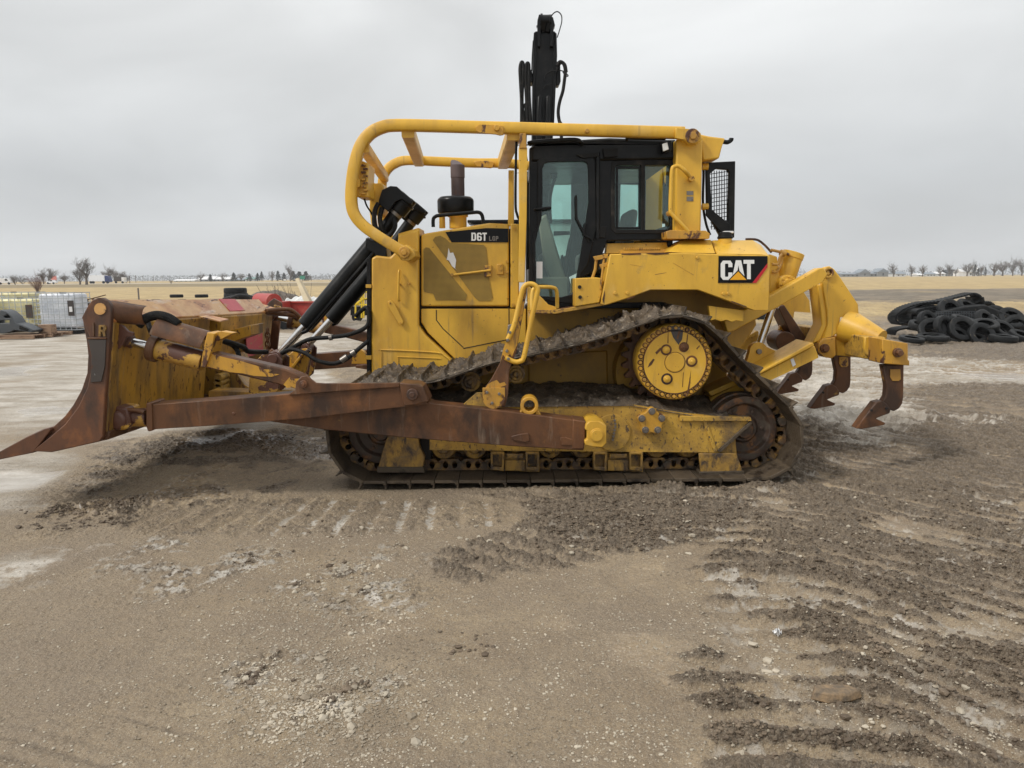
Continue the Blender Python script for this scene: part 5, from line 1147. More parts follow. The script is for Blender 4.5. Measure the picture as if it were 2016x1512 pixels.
fd, _ = noise_fac(nt, (.8, .8, .8), .4, .62, 8, .7, True); dc = mixc(nt, fd, (.085, .066, .045), (.21, .175, .125))
c = mixc(nt, att('dirtmask'), c, dc); c = mixc(nt, att('fieldmask'), c, fc)
dg = mixc(nt, ff, (.14, .11, .055), (.22, .17, .09)); c = mixc(nt, math_(nt, 'MULTIPLY', att('ditch'), .85), c, dg)
nt.links.new(c, bs.inputs['Base Color'])
rg = nd(nt, 'ShaderNodeMix'); rg.inputs[2].default_value = .78; rg.inputs[3].default_value = .22
wt = sharpen(att('wetmask'), npl, .8, .35, .7); nt.links.new(wt, rg.inputs[0]); 
rg2 = nd(nt, 'ShaderNodeMix'); nt.links.new(math_(nt, 'MULTIPLY', mu, .5), rg2.inputs[0]); nt.links.new(rg.outputs[0], rg2.inputs[2]); rg2.inputs[3].default_value = .42
nt.links.new(rg2.outputs[0], bs.inputs['Roughness'])
bh = math_(nt, 'ADD', math_(nt, 'MULTIPLY', n3, .7), math_(nt, 'ADD', math_(nt, 'MULTIPLY', n2, 1.4), math_(nt, 'MULTIPLY', n6, 1.4))); bh = math_(nt, 'ADD', bh, math_(nt, 'MULTIPLY', peb, .25))
bp = nd(nt, 'ShaderNodeBump'); bp.inputs['Distance'].default_value = .014; nt.links.new(bh, bp.inputs['Height'])
st2 = math_(nt, 'SUBTRACT', .85, math_(nt, 'MULTIPLY', wt, .7)); nt.links.new(st2, bp.inputs['Strength']); nt.links.new(bp.outputs[0], bs.inputs['Normal'])
me.materials.append(gm)
gr = bpy.data.objects.new('ground', me); COL.objects.link(gr); gr['kind'] = 'structure'
# ---- loose stones and clods: uncountable
def height(x, y):   # nearest grid height
    r_ = np.clip(np.searchsorted(rows, y), 0, nr-1); k = np.clip(np.searchsorted(GX[r_], x), 0, nc-1); return H_[r_, k], mudm[r_, k], palem[r_, k]
ico = bmesh.new(); bmesh.ops.create_icosphere(ico, subdivisions=1, radius=1); iv = np.array([v.co[:] for v in ico.verts]); itf = np.array([[v.index for v in f.verts] for f in ico.faces]); ico.free()
def scatter(name, m, n, zones, r0, r1, label, seed, cond):
    rs = np.random.RandomState(seed); vs = []; fs = []; cnt = 0
    while cnt < n:
        zx = zones[rs.randint(len(zones))]; big = zx[2]-zx[0] > 600; u = rs.uniform(zx[0], zx[2]) if big else rs.normal((zx[0]+zx[2])/2, (zx[2]-zx[0])*.30); v = rs.uniform(zx[1], zx[3]) if big else rs.normal((zx[1]+zx[3])/2, (zx[3]-zx[1])*.30)
        if v < 700 or v > 1640: continue
        g = G(u, v); h, mm, pl = height(g.x, g.y)
        if rs.rand() > cond(mm, pl): continue
        r = r0*(r1/r0)**(rs.rand()**2.2)
        q = iv*(1+rs.uniform(-.32, .32, (len(iv), 1)))*r*np.array([rs.uniform(.8, 1.4), rs.uniform(.7, 1.2), rs.uniform(.45, .8)])
        a = rs.uniform(0, 6.28); ca, sa = math.cos(a), math.sin(a); q = np.stack([q[:, 0]*ca-q[:, 1]*sa, q[:, 0]*sa+q[:, 1]*ca, q[:, 2]], -1)+[g.x, g.y, h+r*.15]
        vs.append(q); fs.append(itf+cnt*len(iv)); cnt += 1
    vs = np.concatenate(vs); fs = np.concatenate(fs)
    me = bpy.data.meshes.new(name); me.from_pydata(vs.tolist(), [], fs.tolist()); me.materials.append(m)
    o = bpy.data.objects.new(name, me); COL.objects.link(o); return tag(o, label, None, None, 'stuff')
M['stone'] = mat('pale_limestone_chips', (.42, .37, .29), .8, layers=[((.22, .18, .13), 3.0, .45, .6, 4, .8)], var=.3, world=True)
M['clod'] = mat('dark_mud_clods', (.10, .072, .047), .6, layers=[((.20, .152, .105), 6.0, .5, .62, 6, .7)], bump=.5, bscale=60, world=True)
scatter('gravel', M['stone'], 20000, [(0, 980, 2016, 1512), (400, 980, 900, 1300), (450, 1280, 850, 1480), (1000, 960, 2016, 1500)], .0022, .0085, 'pale limestone chips scattered over the muddy ground', 5, lambda m, p: .55+.4*p)
scatter('gravel', M['stone'], 420, [(560, 1040, 800, 1240), (500, 1330, 800, 1460), (880, 980, 1350, 1110), (1400, 1250, 2016, 1512), (1300, 960, 2016, 1100)], .008, .024, 'larger pale stones lying among the chips', 6, lambda m, p: .3+.7*p)
scatter('mud_clods', M['clod'], 16000, [(1380, 960, 2016, 1512), (1380, 960, 2016, 1512), (900, 965, 1500, 1110), (150, 850, 700, 1010), (0, 980, 240, 1060), (300, 1050, 800, 1240), (450, 1290, 760, 1400)], .003, .013, 'dark wet clods of mud thrown up by tracks', 8, lambda m, p: max(0, m-.55)*1.8)
scatter('mud_clods', M['clod'], 260, [(1550, 1100, 1900, 1500), (40, 980, 260, 1060), (560, 1040, 720, 1120), (600, 1340, 700, 1380), (860, 1250, 960, 1290)], .009, .022, 'lumps of dark mud lying on the yard', 9, lambda m, p: max(.04, m-.2))
# ================================================================== BACKGROUND
GZ = lambda y: float(hill(np.array([y]))[0])
def PG(u, Y, z=None):            # ground point below column u at depth Y
    p = P(u, 560, Y); return Vector((p.x, Y, GZ(Y) if z is None else z))
px = lambda n, Y: n*Y/F          # picture pixels to metres
M['bark'] = mat('bare_grey_bark', (.115, .095, .08), .9)
M['twig'] = mat('bare_twigs', (.13, .11, .095), .9)
M['redtwig'] = mat('reddish_twigs', (.16, .085, .07), .9)
M['conifer'] = mat('dark_conifer', (.04, .045, .038), .9)
def grow(bt, bc, p, d, L, r, lev, spread, rnd, maxlev, rmin):
    n = 4; pts = [p]; q = p.copy(); dd = d.copy()
    for i in range(n):
        dd = (dd+Vector((rnd.uniform(-1, 1), rnd.uniform(-1, 1), rnd.uniform(-.4, .9)))*.12).normalized(); q = q+dd*L/n; pts.append(q.copy())
    r2 = max(r*.62, rmin)
    if lev >= 4: pts = [pts[0], pts[2], pts[4]]
    (bt if lev < 2 else bc).tube(pts, r, 5 if lev < 2 else 3, rad=[max(r+(r2-r)*i/(len(pts)-1), rmin) for i in range(len(pts))], cap=False)
    if lev >= maxlev: return
    k = (rnd.randint(3, 4) if lev < 3 else rnd.randint(2, 3)) if lev else rnd.randint(6, 9)
    for i in range(k):
        t = rnd.uniform(.25, 1) if lev else rnd.uniform(.35, 1)
        s = pts[min(len(pts)-1, int(t*(len(pts)-1)+.5))]
        az = rnd.uniform(0, 6.283); e = rnd.uniform(.35, 1.15)*spread
        side = Vector((math.cos(az), math.sin(az), 0)); nd_ = (dd*math.cos(e)+side*math.sin(e)+Vector((0, 0, .12))).normalized()
        grow(bt, bc, s, nd_, L*rnd.uniform(.60, .92), r2*(.72 if lev < 2 else .5), lev+1, spread, rnd, maxlev, rmin)
TREES = {}
def tree(name, u, Y, hpx, label, group='bare trees along the horizon', seed=1, spread=.8, red=False, trunk=.20, maxlev=5, wide=1.0, shrub=False, base_v=None):
    """a bare tree hpx picture pixels tall at depth Y"""
    base_ = PG(u, Y); h = px(hpx, Y)*.92
    key = (seed, spread, red, shrub, maxlev)
    if key not in TREES:
        rnd = random.Random(seed); bt, bc = B(), B(); rm = .0015 if maxlev >= 5 else .002
        if shrub:
            for i in range(9):
                a = rnd.uniform(0, 6.28); grow(bt, bc, Vector((0, 0, 0)), Vector((math.cos(a)*.5, math.sin(a)*.5, 1)).normalized(), .36, .012, 1, .6, rnd, maxlev, rm)
        else: grow(bt, bc, Vector((0, 0, 0)), Vector((0, 0, 1)), trunk, .028, 0, spread, rnd, maxlev, rm)
        mx = max(v.z for v in bt.v+bc.v)
        for q in (bt, bc): q.v = [v/mx for v in q.v]
        t = empty(name, (0, 0, 0)); a = bt.done('trunk', 'bark', t, smooth=0); b_ = bc.done('crown', 'redtwig' if red else 'twig', t, smooth=0)
        TREES[key] = (t, a, b_); r_ = t; used = True
    else:
        t, a, b_ = TREES[key]; r_ = t.copy(); COL.objects.link(r_)
        for c_ in (a, b_): d = c_.copy(); COL.objects.link(d); d.parent = r_
    r_.location = base_-Vector((0, 0, .05)); r_.scale = (h*wide, h*wide, h); r_.rotation_euler = (0, 0, random.uniform(0, 6.28))
    tag(r_, label, 'tree' if not shrub else 'bush', group); return r_
tree('bare_tree', 171, 241, 60, 'largest bare spreading tree beside the highway, in front of the long white trailer', seed=11, spread=.95, maxlev=5, wide=.95)
tree('bare_tree', 158, 250, 40, 'smaller bare tree tucked against the left of the largest tree', seed=12, spread=.9)
tree('bare_tree', 214, 330, 44, 'rounded bare tree behind the blue truck cab', seed=13, spread=.85, maxlev=5)
tree('bare_tree', 228, 340, 30, 'thin bare tree just right of the rounded tree behind the truck', seed=12, spread=.9)
tree('bare_tree', 242, 350, 26, 'bare tree above the small box truck, left one of a pair', seed=14)
tree('bare_tree', 249, 350, 24, 'bare tree above the small box truck, right one of a pair', seed=13, spread=.85, maxlev=5)
tree('bare_tree', 127, 310, 27, 'small open bare tree standing alone left of the largest tree', seed=15, spread=1.0)
tree('bare_tree', 98, 300, 36, 'forked bare tree beside the pink billboard', seed=16, spread=.85)
tree('bare_tree', 86, 300, 30, 'bushy bare tree between the reddish bush and the forked tree', seed=17)
tree('bare_bush', 74, 100, 54, 'reddish leafless bush growing behind the white tank cage', 'leafless bushes', seed=21, red=True, shrub=True, maxlev=4, wide=.9)
tree('bare_bush', 30, 260, 24, 'hazy leafless thicket behind the white van', 'leafless bushes', seed=22, shrub=True, maxlev=4, wide=1.2)
tree('bare_bush', 45, 280, 18, 'low grey leafless scrub left of the reddish bush', 'leafless bushes', seed=23, shrub=True, maxlev=4, wide=1.5)
tree('bare_bush', 2, 280, 12, 'low scrub at the left border of the view', 'leafless bushes', seed=22, shrub=True, maxlev=4, wide=1.6)
tree('bare_bush', 337, 250, 10, 'small dark shrub alone at the roadside above the blade', 'leafless bushes', seed=23, shrub=True, maxlev=4, wide=1.0)
for i, (u, h, sd, w, lb) in enumerate([(395, 22, 15, 1.3, 'wide low bare tree over the first white farm building'), (440, 22, 16, 1.2, 'bare tree over the gap between the white farm buildings'), (476, 19, 17, 1.1, 'bare tree standing at the right of the white farm buildings'), (536, 24, 14, .9, 'brownish bare tree among the dark conifers'), (572, 44, 13, .7, 'tallest slender bare tree rising above the dark conifers'), (613, 15, 16, 1, 'small bare tree at the right end of the conifers')]):
    tree('bare_tree', u, 520, h, lb, 'bare trees by the farm', seed=sd, spread=.85 if sd != 15 else 1.0, maxlev=5 if sd == 13 else 4, wide=w)
for i, (u, h, sd, w, lb) in enumerate([(1758, 34, 16, 1.1, 'broad bare tree right of the grey barns'), (1793, 29, 15, 1.0, 'bare tree second right of the grey barns'), (1815, 27, 17, .9, 'bare tree third right of the grey barns'), (1850, 24, 14, 1.0, 'bare bushy tree left of the low houses'), (1867, 34, 13, .8, 'tall bare tree over the low houses'), (1902, 30, 17, 1.1, 'bare tree behind the white shed'), (1914, 38, 16, .7, 'thin tall bare tree behind the white shed'), (1930, 28, 12, .9, 'bare tree right behind the white shed roof end'), (1955, 30, 14, 1.2, 'dense bare tree in the shelterbelt nearest the white shed'), (1972, 36, 17, 1.1, 'dense bare tree in the middle of the shelterbelt'), (1992, 46, 13, .8, 'tallest bare tree at the right of the shelterbelt'), (2010, 42, 16, .8, 'bare tree at the right border of the view'), (2030, 36, 12, 1, 'bare tree cut by the right border'), (1880, 20, 15, 1.0, 'low bare tree between the houses and the shed')]):
    tree('bare_tree', u, 560, h, lb, 'bare trees on the right horizon', seed=sd, spread={15: 1.0, 13: .85, 16: .85, 12: .9}.get(sd, .8), maxlev=5 if sd == 13 else 4, wide=w)
def conifer(u, Y, hpx, label, wpx, group='dark conifers by the farm', seed=0):
    rnd = random.Random(seed+int(u)); h = px(hpx, Y); w = px(wpx, Y)/2; b0 = PG(u, Y); t = empty('conifer', b0, label, 'tree', group)
    b = B(); b.tube([b0, b0+Vector((0, 0, h*.9))], .25, 5, rad=[.3, .05]); b.done('trunk', 'bark', t, smooth=0)
    b = B()
    for k in range(260):
        z = rnd.random()**.8; rr = w*(1-z)**.7*rnd.uniform(.3, 1.1); a = rnd.uniform(0, 6.28); c = b0+Vector((rr*math.cos(a), rr*math.sin(a), h*(.06+.94*z)))
        s_ = w*.28; v = [c+Vector((rnd.uniform(-1, 1), rnd.uniform(-1, 1), rnd.uniform(-1, 1)))*s_ for _ in range(3)]; b.add(v, [[0, 1, 2]])
    b.done('crown', 'conifer', t, smooth=0); return t
for i, (u, h, w, lb) in enumerate([(415, 13, 12, 'low dark conifer between the white farm buildings'), (461, 16, 14, 'round dark evergreen at the right of the white farm buildings'), (492, 14, 12, 'small dark evergreen by the green roofed house'), (508, 15, 11, 'dark conifer beside the utility building'), (516, 18, 11, 'pointed dark conifer in the middle of the row'), (548, 19, 13, 'dark conifer just left of the tallest slender tree'), (560, 15, 12, 'short conifer beneath the tallest slender tree'), (578, 18, 16, 'dark conifer right of the tallest slender tree'), (590, 17, 18, 'wide dark evergreen behind the green highway sign'), (603, 17, 18, 'wide dark evergreen right of the green highway sign'), (1917, 22, 10, 'pointed dark conifer behind the white shed'), (1938, 17, 8, 'small dark conifer beside the white shed'), (1924, 15, 9, 'short dark conifer against the shed end')]):
    conifer(u, 540, h, lb, w, seed=i)
# far hazy tree line as one mass
b = B(); rnd = random.Random(4)
for k in range(15000):
    u = rnd.uniform(-150, 1000) if k % 3 else rnd.uniform(1400, 2250)
    Y = 1300; hh = (10+5*noise.noise(Vector((u*.02, 0, 0)))+4*noise.noise(Vector((u*.09, 3, 0))))
    if hh < 1: continue
    c = PG(u, Y)+Vector((0, rnd.uniform(-20, 20), px(hh, Y)*rnd.random())); s_ = 1.6
    b.add([c+Vector((rnd.uniform(-1, 1), 0, rnd.uniform(-1, 1)))*s_ for _ in range(3)], [[0, 1, 2]])
M['farwood'] = mat('haze_tinted_wood', (.20, .215, .235), .9)  # blue-grey haze tint put into the wood colour
tag(b.done('distant_woodland', 'farwood', smooth=0), 'grey distant line of bare woodland along the horizon', None, None, 'stuff')
# highway
b = B(); y0, y1 = 262, 276; zz = .66
b.add([(-420, y0-10, zz), (40, y0+22, zz), (40, y1+22, zz), (-420, y1-10, zz)], [[0, 1, 2, 3]])
b.add([(-420, y0-14, .5), (40, y0+18, .5), (40, y0+22, zz), (-420, y0-10, zz)], [[0, 1, 2, 3]])
M['concrete'] = mat('pale_highway_concrete', (.42, .40, .37), .7)
o = b.done('highway', 'concrete', smooth=0); o['kind'] = 'structure'
# vehicles on the highway
def vehicle_base(name, u, Y, label, cat, group='vehicles on the highway'):
    return empty(name, PG(u, Y, .66), label, cat, group)
def bx(c, x0, x1, y0, y1, z0, z1): b = B(); b.box(c.x+x0, c.x+x1, c.y+y0, c.y+y1, c.z+z0, c.z+z1); return b
def wheels(t, c, xs, r=.4, y0=-1.1):
    for x in xs:
        b = B(); b.cyl((c.x+x, c.z+r), c.y+y0, c.y+y0+.3, r, 14); b.done('wheel', 'rubber', t)
c = PG(13, 262, .66); t = vehicle_base('van', 13, 262, 'white high-roof van driving on the highway at far left', 'van')
b = B(); b.prism([(c.x-2.1, c.z+.4), (c.x+2.2, c.z+.4), (c.x+2.2, c.z+1.1), (c.x+1.5, c.z+1.25), (c.x+.9, c.z+2.1), (c.x-2.0, c.z+2.2), (c.x-2.1, c.z+2)], c.y-1, c.y+1, world=True); b.done('body', 'whitepaint', t, .05)
b = B(); b.prism([(c.x+.2, c.z+1.3), (c.x+1.3, c.z+1.3), (c.x+.85, c.z+1.95), (c.x+.2, c.z+1.95)], c.y-1.02, c.y-.9, world=True); b.done('window', 'black', t); wheels(t, c, (-1.4, 1.5))
c = PG(103, 272, .66); t = vehicle_base('pickup_truck', 103, 272, 'white pickup truck on the highway under the pink billboard', 'pickup')
b = B(); b.prism([(c.x-1.6, c.z+.4), (c.x+1.6, c.z+.4), (c.x+1.6, c.z+.9), (c.x+.9, c.z+1.0), (c.x+.6, c.z+1.5), (c.x-.4, c.z+1.5), (c.x-.5, c.z+1), (c.x-1.6, c.z+1)], c.y-.9, c.y+.9, world=True); b.done('body', 'whitepaint', t, .04)
b = B(); b.prism([(c.x-.3, c.z+1.05), (c.x+.7, c.z+1.05), (c.x+.52, c.z+1.42), (c.x-.3, c.z+1.42)], c.y-.92, c.y-.8, world=True); b.done('window', 'black', t); wheels(t, c, (-1, 1), .35, -.95)
c = PG(195, 285, .66); t = vehicle_base('semi_truck', 195, 285, 'long white semi-trailer pulled by a navy cab behind the largest bare tree', 'truck')
bx(c, -3.0, 2.9, -1.2, 1.2, .9, 3.2).done('trailer', 'whitepaint', t, .04); b = B(); b.prism([(c.x+3.0, c.z+.5), (c.x+4.6, c.z+.5), (c.x+4.6, c.z+1.6), (c.x+4.1, c.z+2.9), (c.x+3.0, c.z+3)], c.y-1.2, c.y+1.2, world=True); b.done('cab', 'bluepaint', t, .05)
wheels(t, c, (-2.4, -1.5, 2.4, 3.9), .5, -1.25)
c = PG(237, 300, .66); t = vehicle_base('box_truck', 237, 300, 'small white box truck following behind the rounded bare tree', 'truck')
bx(c, -1.9, 1.0, -1.1, 1.1, .8, 2.7).done('cargo_box', 'greywear', t, .04); bx(c, 1.05, 2.2, -1.0, 1.0, .4, 2.4).done('cab', 'whitepaint', t, .1); wheels(t, c, (-1.1, 1.5), .42, -1.15)
c = PG(107, 330); t = empty('billboard', c, 'faded pink billboard on posts above the pickup', 'billboard'); M['pinkboard'] = mat('faded_pink_board', (.60, .22, .20), .7)
bx(c, -1.2, 1.2, 0, .15, 1.6, 3.4).done('panel', 'pinkboard', t); b = bx(c, -.9, -.8, .15, .3, 0, 3); b.box(c.x+.8, c.x+.9, c.y+.15, c.y+.3, c.z, c.z+3); b.done_each('post', 'wood', t)
M['green'] = mat('highway_sign_green', (.02, .22, .15), .5); c = PG(596, 400); t = empty('road_sign', c, 'green highway sign in front of dark evergreens', 'road sign'); bx(c, -1.3, 1.3, 0, .1, 1.2, 3.0).done('panel', 'green', t); bx(c, -.1, .1, .1, .2, 0, 2.8).done('post', 'steel', t)
c = PG(561, 400); t = empty('road_sign', c, 'small white roadside sign left of the green highway sign', 'road sign'); bx(c, -.7, .7, 0, .1, .5, 1.3).done('panel', 'whitepaint', t); bx(c, -.05, .05, .1, .2, 0, 1).done('post', 'steel', t)
# utility poles
for i, (u, Y, h) in enumerate([(256, 290, 15), (268, 420, 14), (282, 520, 12), (303, 600, 12), (320, 700, 11), (334, 800, 10), (650, 500, 12), (659, 620, 10)]):
    c = PG(u, Y); H_p = px(h, Y); b = B(); b.tube([c, c+Vector((0, 0, H_p))], .14, 5); b.box(c.x-H_p*.10, c.x+H_p*.10, c.y-.1, c.y+.1, c.z+H_p*.88, c.z+H_p*.91)
    o = b.done('utility_pole', 'bark', smooth=0); tag(o, 'thin utility pole far down the highway' if i else 'nearest utility pole beside the box truck', 'utility pole', 'utility poles along the highway')
# buildings
M['roofgrey'] = mat('grey_barn_roof', (.20, .23, .26), .6); M['barnwall'] = mat('dull_barn_wall', (.20, .21, .215), .7); M['housewall'] = mat('pale_house_wall', (.55, .57, .58), .7); M['greenroof'] = mat('green_roof', (.13, .24, .22), .6)
def house(u0, u1, Y, h0, h1, label, wall='housewall', roof='whitepaint', cat='building', group=None, gable=False, nwin=2, name='farm_building', dep=12):
    a, c = PG(u0, Y), PG(u1, Y); t = empty(name, (a+c)/2, label, cat, group); z0 = a.z; zw = z0+px(h0, Y); zr = z0+px(h1, Y)
    b = B(); b.box(a.x, c.x, Y, Y+dep, z0, zw); b.done('wall', wall, t)
    if gable: q = [(a.x-.3, zw), (c.x+.3, zw), ((a.x+c.x)/2, zr)]; b = B(); b.prism(q, Y-.3, Y+dep+.3, world=True)
    else: b = B(); b.hexa([(a.x-.4, Y-.4, zw), (c.x+.4, Y-.4, zw), (c.x+.4, Y+dep*.5, zr), (a.x-.4, Y+dep*.5, zr)], [(a.x-.4, Y+.1, zw), (c.x+.4, Y+.1, zw), (c.x+.4, Y+dep, zw), (a.x-.4, Y+dep, zw)])
    b.done('roof', roof, t)
    for i in range(nwin):
        x = a.x+(c.x-a.x)*(i+.7)/(nwin+.4); b = B(); b.box(x-.5, x+.5, Y-.06, Y+.02, z0+(zw-z0)*.3, z0+(zw-z0)*.75); b.done('window', 'black', t)
    return t
house(342, 382, 540, 2, 5, 'long low white roofed shed at the left of the far farm', nwin=4)
house(390, 422, 560, 4, 10, 'white roofed farm building under the wide low tree', wall='farwood', nwin=3)
house(425, 452, 560, 4, 9, 'white roofed farm building in the middle of the far farm', wall='farwood', nwin=3)
house(462, 480, 555, 3, 6, 'small grey house right of the white roofed buildings', wall='barnwall', roof='roofgrey')
house(483, 500, 555, 4, 8, 'house with a pale green roof left of the conifers', roof='greenroof')
house(1655, 1692, 620, 5, 8, 'long low grey barn wing left of the cupola barn', wall='barnwall', roof='roofgrey', nwin=4)
house(1691, 1712, 618, 8, 15, 'grey gabled barn, left one of two', wall='barnwall', roof='roofgrey', gable=True, nwin=1)
house(1710, 1728, 620, 6, 9, 'low grey barn wing joining the two gabled barns', wall='barnwall', roof='roofgrey', nwin=2)
house(1727, 1748, 618, 9, 16, 'grey gabled barn, right one of two', wall='barnwall', roof='roofgrey', gable=True, nwin=1)
house(1762, 1782, 600, 5, 10, 'pale house between the first two bare trees', wall='housewall', roof='roofgrey')
house(1806, 1818, 600, 3, 6, 'small white outbuilding beneath the third bare tree')
house(1822, 1842, 600, 4, 8, 'low dark roofed house with white walls', roof='roofgrey', nwin=3)
house(1842, 1860, 604, 5, 9, 'white ranch house in the middle of the right farm', nwin=2)
house(1864, 1884, 604, 6, 13, 'taller house with dark roof left of the white shed', roof='black', wall='barnwall', nwin=1)
house(1893, 1926, 560, 8, 14, 'white metal shed with a shallow white roof', wall='whitepaint', roof='whitepaint', nwin=1)
c = PG(1915, 640); t = empty('grain_bin', c, 'white pointed roof of a grain bin behind the shed', 'grain bin'); b = B(); b.lathe((c.x, c.y), [(c.z, 4), (c.z+6, 4)], 20, 'z'); b.done('bin_wall', 'housewall', t); b = B(); b.lathe((c.x, c.y), [(c.z+6, 4.2), (c.z+9.5, .2)], 20, 'z'); b.done('roof', 'whitepaint', t)
# ---- IBC totes
def tote(u0, u1, vb, vt, Y, label, m, rz=0, side=.9, nx=7, nz=7):
    a = P(u0, vb, Y); c = P(u1, vb, Y); zt = P(u0, vt, Y).z; w = c.x-a.x; z0 = .02; t = empty('tank_cage', ((a.x+c.x)/2, Y+side/2, 0), label, 'liquid tank', 'caged liquid tanks at the edge of the yard')
    b = B(); b.box(a.x+.04, c.x-.04, Y+.04, Y+side-.04, .20, zt-.03); b.done('tank', m, t, .07, seg=3)
    b = B()
    for i in range(nx+1):
        x = a.x+w*i/nx; b.box(x-.008, x+.008, Y-.012, Y+.006, .14, zt)
    for i in range(3):
        y = Y+side*i/2
        for x in (a.x, c.x): b.box(x-.008, x+.008, y-.008, y+.008, .14, zt)
    for i in range(nz+1):
        z = .15+(zt-.15)*i/nz
        b.box(a.x-.01, c.x+.01, Y-.022, Y-.004, z-.009, z+.009)
        for x in (a.x-.015, c.x+.015): b.box(x-.01, x+.01, Y, Y+side, z-.013, z+.013)
    for x in [a.x+w*k/5 for k in range(6)]: b.box(x-.012, x+.012, Y, Y+side, zt-.01, zt+.01)
    b.done('cage', 'galv', t)
    b = B(); b.box(a.x, c.x, Y, Y+side, .12, .15)
    for x in (a.x, (a.x+c.x)/2-.07, c.x-.14): b.box(x, x+.14, Y, Y+side, z0, .12)
    b.done('pallet', 'blackmat', t)
    b = B(); b.lathe(((a.x+c.x)/2, Y+side/2), [(zt-.03, .1), (zt+.02, .1)], 14, 'z'); b.done('lid', 'blackmat', t)
    return t, a, c, zt
t, a, c, zt = tote(77, 152, 650, 577, 24.4, 'whitish liquid tank in a grey wire cage beside the blade', 'poly')
b = B(); b.box(c.x-.22, c.x-.02, 24.36, 24.375, zt-.75, zt-.25); b.done('notice_plate', 'greywear', t)
b = B(); b.box(c.x-.17, c.x-.07, 24.345, 24.356, zt-.62, zt-.45); b.done('notice_label', 'whitepaint', t)
t, a, c, zt = tote(-12, 70, 650, 588, 25.5, 'yellowed liquid tank in a wire cage behind the grey casting', 'polyyel')
b = B(); b.box(c.x-.25, c.x-.02, 25.46, 25.475, .5, .95); b.done('notice_plate', 'greywear', t)
tote(-30, 62, 640, 576, 28.0, 'yellow liquid tank in the back row behind the yellowed tank', 'polyyel', side=1.0)
tote(-118, -20, 652, 585, 25.0, 'yellowed liquid tank cut by the left border', 'polyyel')
# casting on a pallet
Yc = 22.6; t = empty('machine_casting', PG(35, Yc, 0), 'dark grey cast machine frame lying on a wooden pallet', 'machine part')
o = prt(t, 'frame', 'castgrey', [(-20, 614), (2, 610), (12, 614), (24, 624), (31, 636), (45, 640), (66, 650), (63, 655), (45, 652), (28, 650), (20, 654), (8, 657), (-20, 657)], Yc, Yc+.5, holes=[[(6, 622), (16, 620), (21, 626), (10, 627)], [(-12, 631), (18, 630), (18, 636), (-12, 637)]], bevel=.02)
prt(t, 'bracket', 'blackmat', [(38, 641), (56, 648), (53, 652), (38, 648)], Yc-.02, Yc+.1)
def pallet(u0, u1, Y, label, z=0.0):
    a, c = PG(u0, Y, z), PG(u1, Y, z); t = empty('pallet', ((a.x+c.x)/2, Y+.5, z), label, 'pallet', 'wooden pallets in the yard'); b = B()
    for i in range(7): y = Y+i*.17; b.box(a.x, c.x, y, y+.12, z+.11, z+.13); 
    b.done('deck_board', 'wood', t)
    b = B()
    for y in (Y, Y+.5, Y+1.02): b.box(a.x, c.x, y, y+.09, z+.02, z+.108)
    b.done('stringer', 'wood', t); return t
pallet(-30, 55, 22.3, 'weathered wooden pallet carrying the grey casting'); pallet(48, 92, 23.0, 'weathered wooden pallet between the casting and the cage')
c = PG(82, 23.2, .13); b = B(); b.box(c.x-.18, c.x+.22, 23.1, 23.4, .13, .40); tag(b.done('wooden_crate', 'wood', bevel=.01), 'small brown wooden crate on the pallet beside the casting', 'crate')
# flat trailer behind the tote
Y = 34; a, c = P(165, 590, Y), P(210, 585, Y); t = empty('flat_trailer', PG(190, Y, 0), 'dark rusty trailer frame seen behind the blade corner', 'trailer')
b = B(); b.hexa([P(168, 590, Y), P(207, 580, Y), P(207, 581.5, Y), P(168, 592, Y)], [q+Vector((0, .08, 0)) for q in (P(168, 590, Y), P(207, 580, Y), P(207, 581.5, Y), P(168, 592, Y))]); b.done('bed', 'rust', t)
b = B()
for u in (170, 182, 205): p = P(u, 588, Y); b.box(p.x-.04, p.x+.04, Y, Y+.08, .1, p.z)
b.done('post', 'rust', t); wheels(t, PG(185, Y, 0), (-.3, .5), .4, 0)
b = B(); p = P(273, 590, 40); b.box(p.x-.03, p.x+.03, 40, 40.06, 0, P(273, 567, 40).z); tag(b.done('fence_post', 'steel'), 'thin dark steel post standing in the field edge', 'post')
# ---- tyres
def tyre_mesh(b, R1, w, lug=True, inner=.58, c=Vector((0, 0, 0)), rot=None, seg=36):
    prof = [(-w*.42, R1*inner), (-w*.5, R1*(inner+.12)), (-w*.5, R1*.90), (-w*.42, R1*.97), (-w*.2, R1), (w*.2, R1), (w*.42, R1*.97), (w*.5, R1*.90), (w*.5, R1*(inner+.12)), (w*.42, R1*inner), (w*.36, R1*(inner+.02)), (w*.40, R1*(inner+.14)), (w*.34, R1*.9), (0, R1*.94), (-w*.34, R1*.9), (-w*.40, R1*(inner+.14)), (-w*.36, R1*(inner+.02))]
    vs = []; n = len(prof)
    for k in range(seg):
        a = 2*math.pi*k/seg
        for (z, r) in prof:
            rr = r
            if lug and r > R1*.95: rr = r*(1.0 if k % 2 else 1.045)
            v = Vector((rr*math.cos(a), rr*math.sin(a), z)); vs.append((rot @ v if rot else v)+c)
    fs = [[k*n+i, k*n+(i+1) % n, ((k+1) % seg)*n+(i+1) % n, ((k+1) % seg)*n+i] for k in range(seg) for i in range(n)]
    b.add(vs, fs)
def tyre(u, v, Y, R1, w, label, tilt=(0, 0, 0), group='old tyres in the rubber pile', lug=False, squash=1.0, z=None, name='tyre'):
    c = P(u, v, Y); 
    if z is not None: c.z = z
    from mathutils import Euler
    rot = Euler([R(a) for a in tilt]).to_matrix(); b = B(); tyre_mesh(b, R1, w, lug, c=c, rot=rot); 
    return tag(b.done(name, 'rubber', smooth=40), label, 'tyre', group)
